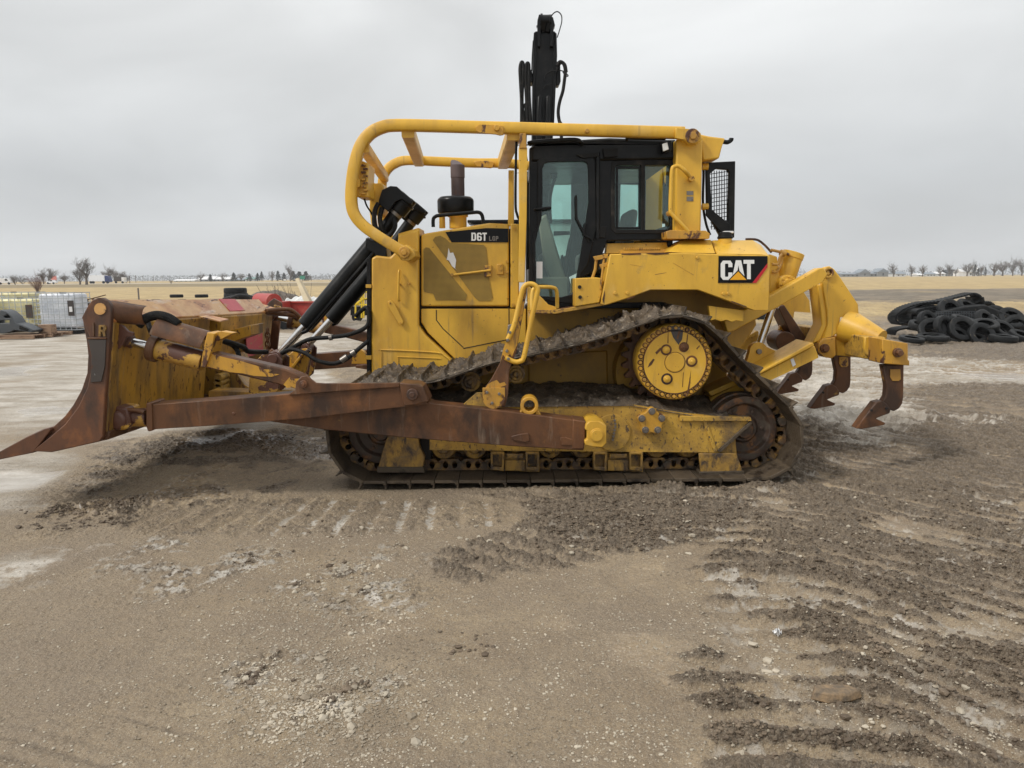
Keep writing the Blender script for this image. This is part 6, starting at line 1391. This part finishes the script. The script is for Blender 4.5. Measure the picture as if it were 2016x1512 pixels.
# black track rubber and tractor tyres behind the blade
c1 = P(429, 583, 45); tyre(430, 0, 45, .68, .42, 'lower tractor tyre of the stack behind the blade', z=P(430, 584, 45).z, group='stacked tractor tyres', lug=True)
tyre(429, 0, 45, .64, .38, 'upper tractor tyre of the stack behind the blade', z=P(429, 573, 45).z, group='stacked tractor tyres', lug=True)
b = B(); p = P(430, 590, 45.5); b.box(p.x-.8, p.x+.8, 44.7, 46.3, 0, P(430, 589, 45).z); tag(b.done('pallet_stack', 'wood', bevel=.02), 'stack of wooden pallets under the tractor tyres', 'pallet stack')
for (u, v, lb) in ((306, 583, 'flat black tyre on a stand behind the blade, left of two'), (358, 583, 'flat black tyre on a stand behind the blade, right of two')):
    tyre(u, 0, 42, .36, .18, lb, z=P(u, v, 42).z, group='flat tyres behind the blade'); b = B(); p = P(u, v+3, 42); b.lathe((p.x, 42), [(0, .25), (p.z-.09, .22)], 16, 'z'); tag(b.done('drum', 'blackmat'), 'black drum under the '+lb[:4]+' tyre at '+('left' if u < 320 else 'right'), 'drum', 'drums behind the blade')
b = B(); b.tube(smoothpath([P(455, 588, 42), P(470, 582, 42), P(490, 584, 42), P(505, 590, 42), P(530, 592, 42)], 6), .12, 8); b.tube(smoothpath([P(440, 590, 43), P(465, 584, 43), P(500, 588, 43.4)], 6), .12, 8); tag(b.done('rubber_hose', 'rubber'), 'black rubber belts heaped behind the far blade corner', 'rubber belt')
# mound
b = B(); c = PG(535, 52, 0); n = 26
vs = []
for i in range(n+1):
    for j in range(n+1):
        x = (i/n*2-1)*2.9; y = (j/n*2-1)*2.4; rr = math.hypot(x/2.7, y/2.2); h = max(0, 1-rr*rr)*1.02
        h += noise.fractal(Vector((x*1.5, y*1.5, 0)), .7, 2, 5)*.12*min(1, h*4)-.02
        vs.append((c.x+x, c.y+y, h))
b.add(vs, [[i*(n+1)+j, i*(n+1)+j+1, (i+1)*(n+1)+j+1, (i+1)*(n+1)+j] for i in range(n) for j in range(n)])
tag(b.done('dirt_mound', 'mud'), 'brown heap of earth behind the red tank', 'dirt mound')
b = B(); rnd = random.Random(3); c = PG(575, 47, 0)
for i in range(60):
    a = c+Vector((rnd.uniform(-1.6, 1.0), rnd.uniform(-1, 1), 0)); e = a+Vector((rnd.uniform(-.9, .2), rnd.uniform(-.3, .3), rnd.uniform(.4, 1.6))); b.tube([a, e], .012, 3)
tag(b.done('brush_heap', 'twig', smooth=0), 'tangle of dry cut branches by the earth heap', 'brush heap')
# red tank / spreader
Y = 26; t = empty('red_tank_trailer', PG(530, Y, 0), 'faded red horizontal tank on wheels beside the blade end', 'tank trailer')
b = B(); p0, p1 = P(512, 591, Y+1.6), P(545, 594, Y); b.tube([P(510, 592, Y+1.6), P(516, 592, Y+1.4), P(540, 594, Y)], .28, 24); b.done('tank', 'redpaint', t, .01)
b = B(); b.prism([(528, 594), (556, 594), (556, 636), (528, 634)], Y, Y+1.0); b.done('hopper', 'redpaint', t, .01)
b = B(); b.prism([(540, 622), (556, 622), (556, 632), (540, 630)], Y-.05, Y); b.done('panel', 'whitepaint', t); wheels(t, PG(545, Y, 0), (-.2, .25), .22, -.15)
Y = 27; t = empty('red_bin', PG(590, Y, 0), 'open dark red steel bin left of the lift cylinders', 'steel bin')
b = B(); b.prism([(560, 596), (640, 596), (640, 630), (560, 630)], Y, Y+.05); b.prism([(560, 596), (566, 596), (566, 630), (560, 630)], Y+.05, Y+1.6); b.prism([(634, 596), (640, 596), (640, 630), (634, 630)], Y+.05, Y+1.6); b.prism([(560, 594), (640, 594), (640, 630), (560, 630)], Y+1.6, Y+1.65); b.done('bin_wall', 'redpaint', t, .01)
b = B(); b.prism([(557, 593), (643, 593), (643, 597), (557, 597)], Y-.05, Y+.0); b.done('rim', 'redpaint', t, .01)
b = B()
for u in (562, 600, 637): p = P(u, 628, Y); b.box(p.x-.05, p.x+.05, Y, Y+.1, 0, p.z+.02); b.box(p.x-.05, p.x+.05, Y+1.5, Y+1.6, 0, p.z+.02)
b.done('leg', 'rust', t)
M['tarp'] = mat('white_plastic_sheeting', (.62, .62, .60), .5, bump=.3, bscale=6)
b = B(); p, q = P(552, 588, 33), P(625, 588, 33); n = 30; vs = []
for i in range(n+1):
    for j in range(9): vs.append((p.x+(q.x-p.x)*i/n, 33+j*.25, .55+.2*noise.noise(Vector((i*.3, j*.4, 0)))+.25*math.sin(j/8*math.pi)-(.5 if j in (0, 8) else 0)+.2*math.sin(i/n*3.14)))
b.add(vs, [[i*9+j, i*9+j+1, (i+1)*9+j+1, (i+1)*9+j] for i in range(n) for j in range(8)]); tag(b.done('tarpaulin', 'tarp'), 'white plastic sheeting lying behind the red bin', 'tarpaulin')
b = B(); b.hexa([P(581, 549, 29), P(587, 547, 29), P(612, 598, 28), P(600, 598, 28)], [x+Vector((0, .15, 0)) for x in (P(581, 549, 29), P(587, 547, 29), P(612, 598, 28), P(600, 598, 28))])
b.hexa([P(588, 552, 29), P(592, 554, 29), P(614, 598, 28.2), P(609, 598, 28.2)], [x+Vector((0, .25, 0)) for x in (P(588, 552, 29), P(592, 554, 29), P(614, 598, 28.2), P(609, 598, 28.2))])
tag(b.done('wooden_plank', 'palewood'), 'pale timber plank leaning upright out of the red bin', 'plank')
# yellow rack
Y = 30; t = empty('yellow_cart', PG(712, Y, 0), 'bright yellow framed cart seen between cylinder and radiator', 'cart')
b = B()
for u in (700, 712, 716, 726): b.tube([P(u, 575, Y), P(u, 626, Y)], .035, 6)
for v in (575, 588, 600): b.tube([P(696, v, Y), P(730, v, Y)], .03, 6)
b.tube([P(700, 600, Y), P(716, 588, Y)], .05, 6); b.done('frame', 'yelpaint', t)
b = B(); b.prism([(690, 604), (760, 604), (760, 621), (690, 621)], Y+.3, Y+1.2); b.done('deck', 'blackmat', t); b = B()
for u in range(690, 760, 5): b.tube([P(u, 573, Y+1.2), P(u, 606, Y+1.2)], .012, 5)
b.tube([P(690, 573, Y+1.2), P(760, 573, Y+1.2)], .02, 5); b.tube([P(690, 590, Y+1.2), P(760, 590, Y+1.2)], .02, 5); b.done('side_rail', 'black', t); wheels(t, PG(712, Y, 0), (-.3, .6), .2, .2)
# dark trailer behind the ripper
Y = 30; t = empty('farm_trailer', PG(1485, Y, 0), 'small dark trailer on black wheels seen past the ripper cylinder', 'trailer')
b = B(); b.prism([(1440, 620), (1510, 618), (1510, 630), (1440, 632)], Y, Y+1.4); b.done('bed', 'black', t, .01); wheels(t, PG(1482, Y, 0), (-.55, .3), .34, -.1)
b = B(); b.hexa([PG(1548, 19, .02), PG(1580, 19, .02), PG(1572, 19, .3), PG(1552, 19, .3)], [PG(1548, 20, .02), PG(1580, 20, .02), PG(1572, 20, .3), PG(1552, 20, .3)]); tag(b.done('steel_block', 'yellow_worn', bevel=.02), 'small yellow steel block on the mud under the ripper', 'steel block')
g = G(1643, 1372); b = B(); ol = [(-.11, -.02), (-.05, -.055), (.05, -.04), (.115, -.01), (.09, .04), (.0, .055), (-.08, .035)]
M['slab'] = mat('tan_stone', (.27, .185, .105), .7, layers=[((.13, .10, .07), 16, .42, .6, 8, .8)], bump=.5)
b.add([(g.x+x, g.y+y, .0) for x, y in ol]+[(g.x+x*.85+.01*math.sin(i*3), g.y+y*.8, .036+.007*math.sin(i*2.3)) for i, (x, y) in enumerate(ol)], [[0, 1, 2, 3, 4, 5, 6], [13, 12, 11, 10, 9, 8, 7]]+[[i, (i+1) % 7, 7+(i+1) % 7, 7+i] for i in range(7)])
tag(b.done('flat_stone', 'slab', bevel=.006), 'flat orange-tan stone pressed into the tracked mud at lower right', 'stone')
g = G(1530, 1240, .04); b = B(); n = 7; vs = [(g.x-.018+.036*i/n, g.y-.012+.024*j/n, .03+.03*noise.noise(Vector((i*.9, j*.9, 2)))+.02*noise.noise(Vector((i*2.1, j*1.7, 5)))) for i in range(n+1) for j in range(n+1)]
b.add(vs, [[i*(n+1)+j, i*(n+1)+j+1, (i+1)*(n+1)+j+1, (i+1)*(n+1)+j] for i in range(n) for j in range(n)]); tag(b.done('paper_scrap', 'whitepaint'), 'small crumpled white scrap lying on the dark track ridges', 'litter')
# ---- pile of rubber tracks and tyres on the right
def belt(name, label, pts, Y0, w, th=.035, m='rubber', tread=True, n=10):
    """loop of wide rubber track: picture-space spine at depth Y0, w metres deep"""
    sp = smoothpath([P(u, v, Y0) for u, v in pts], n); b = B(); k = len(sp); vs = []
    for i, p in enumerate(sp):
        t = (sp[min(i+1, k-1)]-sp[max(i-1, 0)]).normalized(); nn = Vector((-t.z, 0, t.x)); e = .022 if (tread and i % 2) else 0
        vs += [p+nn*(th/2+e), p+nn*(th/2+e)+Vector((0, w, 0)), p-nn*th/2+Vector((0, w, 0)), p-nn*th/2]
    fs = [[i*4+j, i*4+(j+1) % 4, i*4+4+(j+1) % 4, i*4+4+j] for i in range(k-1) for j in range(4)]+[[0, 1, 2, 3], [4*k-4, 4*k-3, 4*k-2, 4*k-1]]
    b.add(vs, fs); return tag(b.done(name, m, smooth=0), label, 'rubber track', 'worn rubber tracks in the pile')
belt('rubber_track', 'long black rubber track looping over the top of the pile', [(1772, 638), (1765, 630), (1767, 620), (1785, 607), (1815, 598), (1850, 594), (1890, 585), (1915, 579), (1927, 581), (1933, 588), (1926, 594), (1905, 597), (1870, 597), (1835, 598), (1812, 606), (1798, 620), (1790, 632), (1772, 638)], 21.0, .45)
belt('rubber_track', 'black rubber track curled inside the long loop', [(1808, 640), (1796, 630), (1796, 620), (1812, 610), (1850, 605), (1880, 606), (1895, 612)], 20.8, .8)
belt('rubber_track', 'small folded rubber track end in the middle of the pile', [(1850, 612), (1820, 609), (1806, 612), (1808, 620), (1826, 622), (1850, 616)], 20.6, .5)
belt('rubber_track', 'standing end of black rubber track with deep lugs', [(1935, 585), (1938, 600), (1940, 625), (1942, 650)], 20.9, .8)
belt('rubber_track', 'ribbed rubber track lying over the back of the pile', [(1935, 598), (1948, 596), (1958, 602), (1968, 618), (1975, 640)], 21.8, 1.0, th=.05, n=8)
belt('rubber_track', 'long ribbed rubber track stretching out of the picture to the right', [(1930, 612), (1960, 620), (2000, 626), (2060, 628), (2110, 634)], 21.3, 1.0, th=.05, n=10)
belt('rubber_track', 'flat rubber track lying low at the left foot of the pile', [(1762, 660), (1766, 652), (1778, 648), (1800, 646), (1830, 650), (1850, 656)], 20.0, .5)
# mesh panel
b = B()
for i in range(17): u = 1843+i*5; b.tube([P(u, 613, 20.2), P(u, 632, 20.2)], .010, 4)
for i in range(5): v = 613+i*4.7; b.tube([P(1842, v, 20.2), P(1925, v, 20.2)], .010, 4)
tag(b.done('steel_grate', 'castgrey', smooth=0), 'grey steel grate leaning in the middle of the tyre pile', 'grate')
tl = [(1825, 631, 19.6, .27, .17, (70, 10, 10), 'tyre leaning under the grate at the left'), (1835, 650, 19.3, .34, .17, (55, -20, 0), 'wide tyre lying slanted left of centre in the pile'),
      (1857, 644, 19.2, .31, .17, (78, 0, 25), 'tyre standing upright in the centre, open towards the yard'), (1893, 648, 19.1, .34, .18, (62, 20, -15), 'tyre tilted open in the centre of the pile'),
      (1895, 631, 19.5, .30, .17, (15, 10, 0), 'tyre resting flat on top of the tilted open tyre'), (1940, 641, 19.2, .32, .18, (20, -5, 0), 'thick tyre lying flat right of centre'),
      (1938, 630, 19.8, .30, .17, (60, 10, 20), 'tyre leaning behind the thick flat tyre'), (1932, 660, 18.9, .34, .17, (58, 15, -10), 'tyre leaning at the front right of the pile'),
      (1975, 650, 19.2, .33, .18, (40, 18, 0), 'tyre slumped to the right of the front tyres'), (1962, 637, 19.8, .28, .17, (30, 40, 0), 'small tyre on edge behind the slumped tyre'),
      (1975, 666, 18.6, .33, .16, (4, 3, 0), 'tyre lying flat at the front right foot of the pile'), (2002, 645, 19.6, .36, .2, (65, 0, -30), 'large tyre at the right border of the pile'), (2012, 664, 19.0, .33, .2, (20, 10, 0), 'dark tyre cut by the right border'),
      (1795, 668, 18.4, .30, .12, (6, 4, 0), 'thin tyre lying flat alone at the left foot of the pile'), (1833, 663, 18.8, .34, .12, (5, -3, 0), 'flat tyre half covered in the middle of the front row'),
      (1845, 666, 18.6, .28, .13, (2, 0, 0), 'brownish flat tyre beside the thin lone tyre'), (1810, 642, 19.8, .28, .16, (20, 10, 0), 'tyre wedged under the curled rubber track'), (1870, 612, 20.6, .36, .2, (60, 0, 10), 'tyre half hidden behind the grate'), (1905, 607, 20.8, .34, .2, (35, 20, 0), 'tyre lying under the top loop of rubber track'),
      (1880, 662, 19.3, .36, .2, (30, 0, 0), 'dark tyre buried behind the front row'), (1915, 668, 19.2, .32, .2, (15, 0, 0), 'dark tyre sunk between the two front leaning tyres'), (1990, 628, 20.4, .36, .2, (50, 0, 0), 'tyre under the long ribbed rubber track'), (1960, 625, 20.6, .36, .2, (60, 0, 0), 'tyre behind the right half of the pile'), (1900, 640, 20.3, .36, .2, (70, 0, 0), 'tyre standing behind the open tilted tyre'), (1860, 630, 20.6, .34, .2, (60, 0, 0), 'tyre behind the grate to the left'), (1930, 618, 20.7, .36, .2, (20, 0, 0), 'tyre under the standing rubber track end')]
for (u, v, Y, r, w, tl_, lb) in tl: tyre(u, v, Y, r, w, lb, tl_, lug=False)
b = B(); b.prism([(1810, 640), (1815, 625), (1860, 612), (1900, 604), (1940, 600), (1990, 620), (2040, 630), (2040, 668), (1900, 662), (1830, 655)], 20.4, 21.6); 
tag(b.done('rubber_track', 'rubber', bevel=.08), 'heap of dark folded rubber at the core of the pile', 'rubber track', 'worn rubber tracks in the pile')
# ================================================================== EXCAVATOR behind
EY = 14.0
E = empty('excavator', (P(1072, 500, EY).x, EY, 0), 'black boomed excavator standing behind the bulldozer with its boom raised above the cab', 'excavator')
def ep_(name, m, pts, Y0, Y1, parent=E, **kw): b = B(); b.prism(pts, Y0, Y1, kw.pop('holes', ())); return b.done(name, m, parent, kw.pop('bevel', .02), **kw)
bm_ = ep_('boom', 'black', [(1050, 78), (1051, 64), (1055, 61), (1092, 61), (1096, 66), (1097, 110), (1094, 170), (1090, 246), (1087, 300), (1086, 420), (1046, 420), (1047, 300), (1048, 200), (1049, 120)], EY, EY+.5)
ep_('boom_plate', 'black', [(1050, 100), (1051, 64), (1054, 62), (1056, 100), (1054, 245), (1048, 245)], EY-.03, EY, parent=bm_, bevel=.01)
ep_('boom_plate', 'black', [(1090, 100), (1092, 62), (1096, 66), (1097, 110), (1091, 245), (1086, 245)], EY-.03, EY, parent=bm_, bevel=.01)
ep_('link_plate', 'black', [(1059, 92), (1058, 40), (1061, 28), (1064, 28), (1065, 45), (1064, 92)], EY-.1, EY+.1, bevel=.01); ep_('link_plate', 'black', [(1083, 92), (1084, 45), (1086, 32), (1089, 34), (1093, 50), (1090, 52), (1089, 92)], EY-.1, EY+.1, bevel=.01)
b = B(); b.tube([P(1063, 41, EY), P(1086, 41, EY)], .10, 18); b.tube([P(1068, 50, EY), P(1070, 64, EY)], .1, 8, rad=[.12, .06]); b.tube([P(1081, 50, EY), P(1077, 64, EY)], .1, 8, rad=[.10, .06]); b.tube([P(1064, 41, EY), P(1068, 41, EY)], .12, 18); b.tube([P(1081, 43, EY), P(1086, 43, EY)], .12, 18); b.done('pulley', 'black', E)
for (l, r) in (([(1084, 34), (1090, 26), (1098, 23), (1105, 30), (1106, 42), (1102, 58), (1097, 74)], .010), ([(1050, 80), (1048, 110), (1047, 140)], .012),
               ([(1027, 246), (1027, 200), (1025, 160), (1024, 135), (1027, 123), (1030, 128), (1030, 150), (1028, 180), (1028, 210), (1032, 246)], .035), ([(1038, 246), (1037, 200), (1035, 160), (1035, 135), (1038, 125), (1041, 130), (1041, 160), (1042, 200), (1045, 246)], .035),
               ([(1097, 130), (1102, 122), (1110, 126), (1113, 140), (1111, 160), (1108, 180), (1102, 200), (1099, 220), (1101, 238), (1105, 250), (1105, 300)], .032), ([(1095, 140), (1103, 121), (1113, 126), (1116, 138)], .014), ([(1096, 138), (1106, 124), (1114, 132), (1117, 142)], .012), ([(1072, 160), (1074, 148), (1084, 141), (1096, 139), (1108, 140), (1118, 148), (1116, 150), (1108, 142)], .010), ([(1070, 174), (1076, 168), (1088, 166)], .008),
               ([(1030, 215), (1034, 205), (1033, 240)], .016), ([(1035, 246), (1034, 300), (1040, 330)], .03)):
    b = B(); b.tube(smoothpath([P(u, v, EY-.12) for u, v in l], 6), r, 8); b.done('hydraulic_hose', 'blackmat', E, smooth=50)
ep_('boom_cylinder', 'black', [(1058, 190), (1064, 186), (1067, 190), (1067, 246), (1066, 420), (1056, 420), (1056, 246)], EY-.15, EY-.03, bevel=.02); ep_('boom_cylinder', 'black', [(1075, 190), (1080, 186), (1083, 190), (1083, 246), (1083, 420), (1073, 420), (1074, 246)], EY-.15, EY-.03, bevel=.02)
ep_('cylinder_bracket', 'black', [(1095, 120), (1103, 124), (1104, 160), (1100, 168), (1095, 168)], EY, EY+.2, bevel=.01); ep_('cylinder_bracket', 'black', [(1023, 128), (1030, 122), (1030, 160), (1024, 160)], EY, EY+.2, bevel=.02); ep_('cylinder_bracket', 'black', [(1034, 136), (1046, 136), (1050, 150), (1050, 162), (1034, 162)], EY, EY+.3, bevel=.02)
hz = P(960, 431, EY).z; x0_, x1_ = P(922, 500, EY).x, P(1190, 500, EY).x
b = B(); b.box(x0_, x1_, EY+.3, EY+3.0, .95, hz-.06); b.done('house', 'whitepaint', E, .06)
b = B(); b.box(x0_-.02, x1_, EY+.2, EY+3.0, hz-.05, hz); b.done('roof', 'black', E, .01)
b = B(); b.box(P(932, 500, EY).x, P(945, 500, EY).x, EY+.27, EY+.32, hz-.16, hz-.09); b.box(P(985, 500, EY).x, P(990, 500, EY).x, EY+.27, EY+.32, hz-.3, hz-.06); b.done('marker_lamp', 'redpaint', E)
b = B(); b.box((x0_+x1_)/2-.5, (x0_+x1_)/2+.5, EY+.6, EY+2.6, .6, .95); b.done('undercarriage', 'black', E)
for x in (x0_+.1, x1_-.6):
    b = B(); b.prism([(EY-.8, .35), (EY-.5, .05), (EY+3.5, .05), (EY+3.8, .35), (EY+3.6, .75), (EY-.6, .75)], 0, .5, world=True); b.v = [Vector((x+v.y, v.x, v.z)) for v in b.v]; b.done('crawler_track', 'trackshoe', E, .03)
hm = bpy.data.materials.new('thin_haze'); hm.use_nodes = True; hm.node_tree.nodes.clear(); ho = hm.node_tree.nodes.new('ShaderNodeOutputMaterial'); hv = hm.node_tree.nodes.new('ShaderNodeVolumePrincipled'); hv.inputs['Color'].default_value = (.90, .93, .97, 1); hv.inputs['Density'].default_value = .00028; hm.node_tree.links.new(hv.outputs[0], ho.inputs['Volume'])
b = B(); b.box(-6500, 6500, -40, 6400, -1.6, 40); o = b.done('haze', hm, smooth=0); tag(o, 'thin grey haze over the far fields', None, None, 'stuff')
# ================================================================== SKY, LIGHT, CAMERA
w = bpy.data.worlds.new('World'); SC.world = w; w.use_nodes = True; nt = w.node_tree; nt.nodes.clear()
SE, SR = R(44), R(243)
sky = nd(nt, 'ShaderNodeTexSky', sky_type='NISHITA', sun_disc=False, sun_elevation=SE, sun_rotation=SR); sky.air_density = 1; sky.dust_density = 3
tc = nd(nt, 'ShaderNodeTexCoord').outputs['Generated']; sp = nd(nt, 'ShaderNodeSeparateXYZ'); nt.links.new(tc, sp.inputs[0])
ramp = nd(nt, 'ShaderNodeValToRGB'); nt.links.new(sp.outputs[2], ramp.inputs[0]); cr = ramp.color_ramp
SKYC = [(0.0, (7.1, 7.2, 7.2)), (.04, (6.6, 6.75, 6.85)), (.12, (6.2, 6.38, 6.5)), (.20, (6.8, 6.95, 7.0)), (.34, (8.0, 8.12, 8.1)), (.6, (9.5, 9.6, 9.5)), (1.0, (11.5, 11.5, 11.4))]
for i, (p, c) in enumerate(SKYC):
    e = cr.elements[i] if i < 2 else cr.elements.new(p); e.position = p; e.color = tuple(x/10 for x in c)+(1,)
sc10 = nd(nt, 'ShaderNodeVectorMath', operation='SCALE'); nt.links.new(ramp.outputs[0], sc10.inputs[0]); sc10.inputs['Scale'].default_value = 10
mp = nd(nt, 'ShaderNodeMapping'); mp.inputs['Scale'].default_value = (1.7, 1.7, 4.6); mp.inputs['Rotation'].default_value = (0, .06, .4); nt.links.new(tc, mp.inputs[0])
n1 = nd(nt, 'ShaderNodeTexNoise'); n1.inputs['Scale'].default_value = 1.25; n1.inputs['Detail'].default_value = 5; n1.inputs['Roughness'].default_value = .45; n1.inputs['Distortion'].default_value = .4; nt.links.new(mp.outputs[0], n1.inputs['Vector'])
mr = nd(nt, 'ShaderNodeMapRange'); mr.inputs['From Min'].default_value = .34; mr.inputs['From Max'].default_value = .66; mr.inputs['To Min'].default_value = .82; mr.inputs['To Max'].default_value = 1.09; nt.links.new(n1.outputs[0], mr.inputs[0])
cl = nd(nt, 'ShaderNodeVectorMath', operation='SCALE'); nt.links.new(sc10.outputs[0], cl.inputs[0]); nt.links.new(mr.outputs[0], cl.inputs['Scale'])
mx = nd(nt, 'ShaderNodeMix', data_type='RGBA'); mx.inputs[0].default_value = .96; nt.links.new(sky.outputs[0], mx.inputs[6]); nt.links.new(cl.outputs[0], mx.inputs[7])
bg = nd(nt, 'ShaderNodeBackground'); bg.inputs[1].default_value = .1; nt.links.new(mx.outputs[2], bg.inputs[0]); ow = nd(nt, 'ShaderNodeOutputWorld'); nt.links.new(bg.outputs[0], ow.inputs[0])
sl = bpy.data.lights.new('sun', 'SUN'); sl.energy = 2.0; sl.angle = R(10); sl.color = (1, .96, .9); so = bpy.data.objects.new('sun', sl); COL.objects.link(so)
so.rotation_euler = Vector((math.sin(SR)*math.cos(SE), math.cos(SR)*math.cos(SE), math.sin(SE))).to_track_quat('Z', 'Y').to_euler()
cd = bpy.data.cameras.new('camera'); cd.sensor_width = 36; cd.lens = F/2016*36; cd.clip_end = 20000; cd.clip_start = .05
co = bpy.data.objects.new('camera', cd); COL.objects.link(co); co.location = CAM; co.rotation_euler = CR.to_euler(); SC.camera = co
SC.view_settings.view_transform = 'Standard'; SC.view_settings.look = 'None'; SC.view_settings.exposure = .18; SC.view_settings.gamma = 1
SC.cycles.use_denoising = True
SC.cycles.volume_bounces = 0; SC.cycles.max_bounces = 6; SC.cycles.transparent_max_bounces = 12
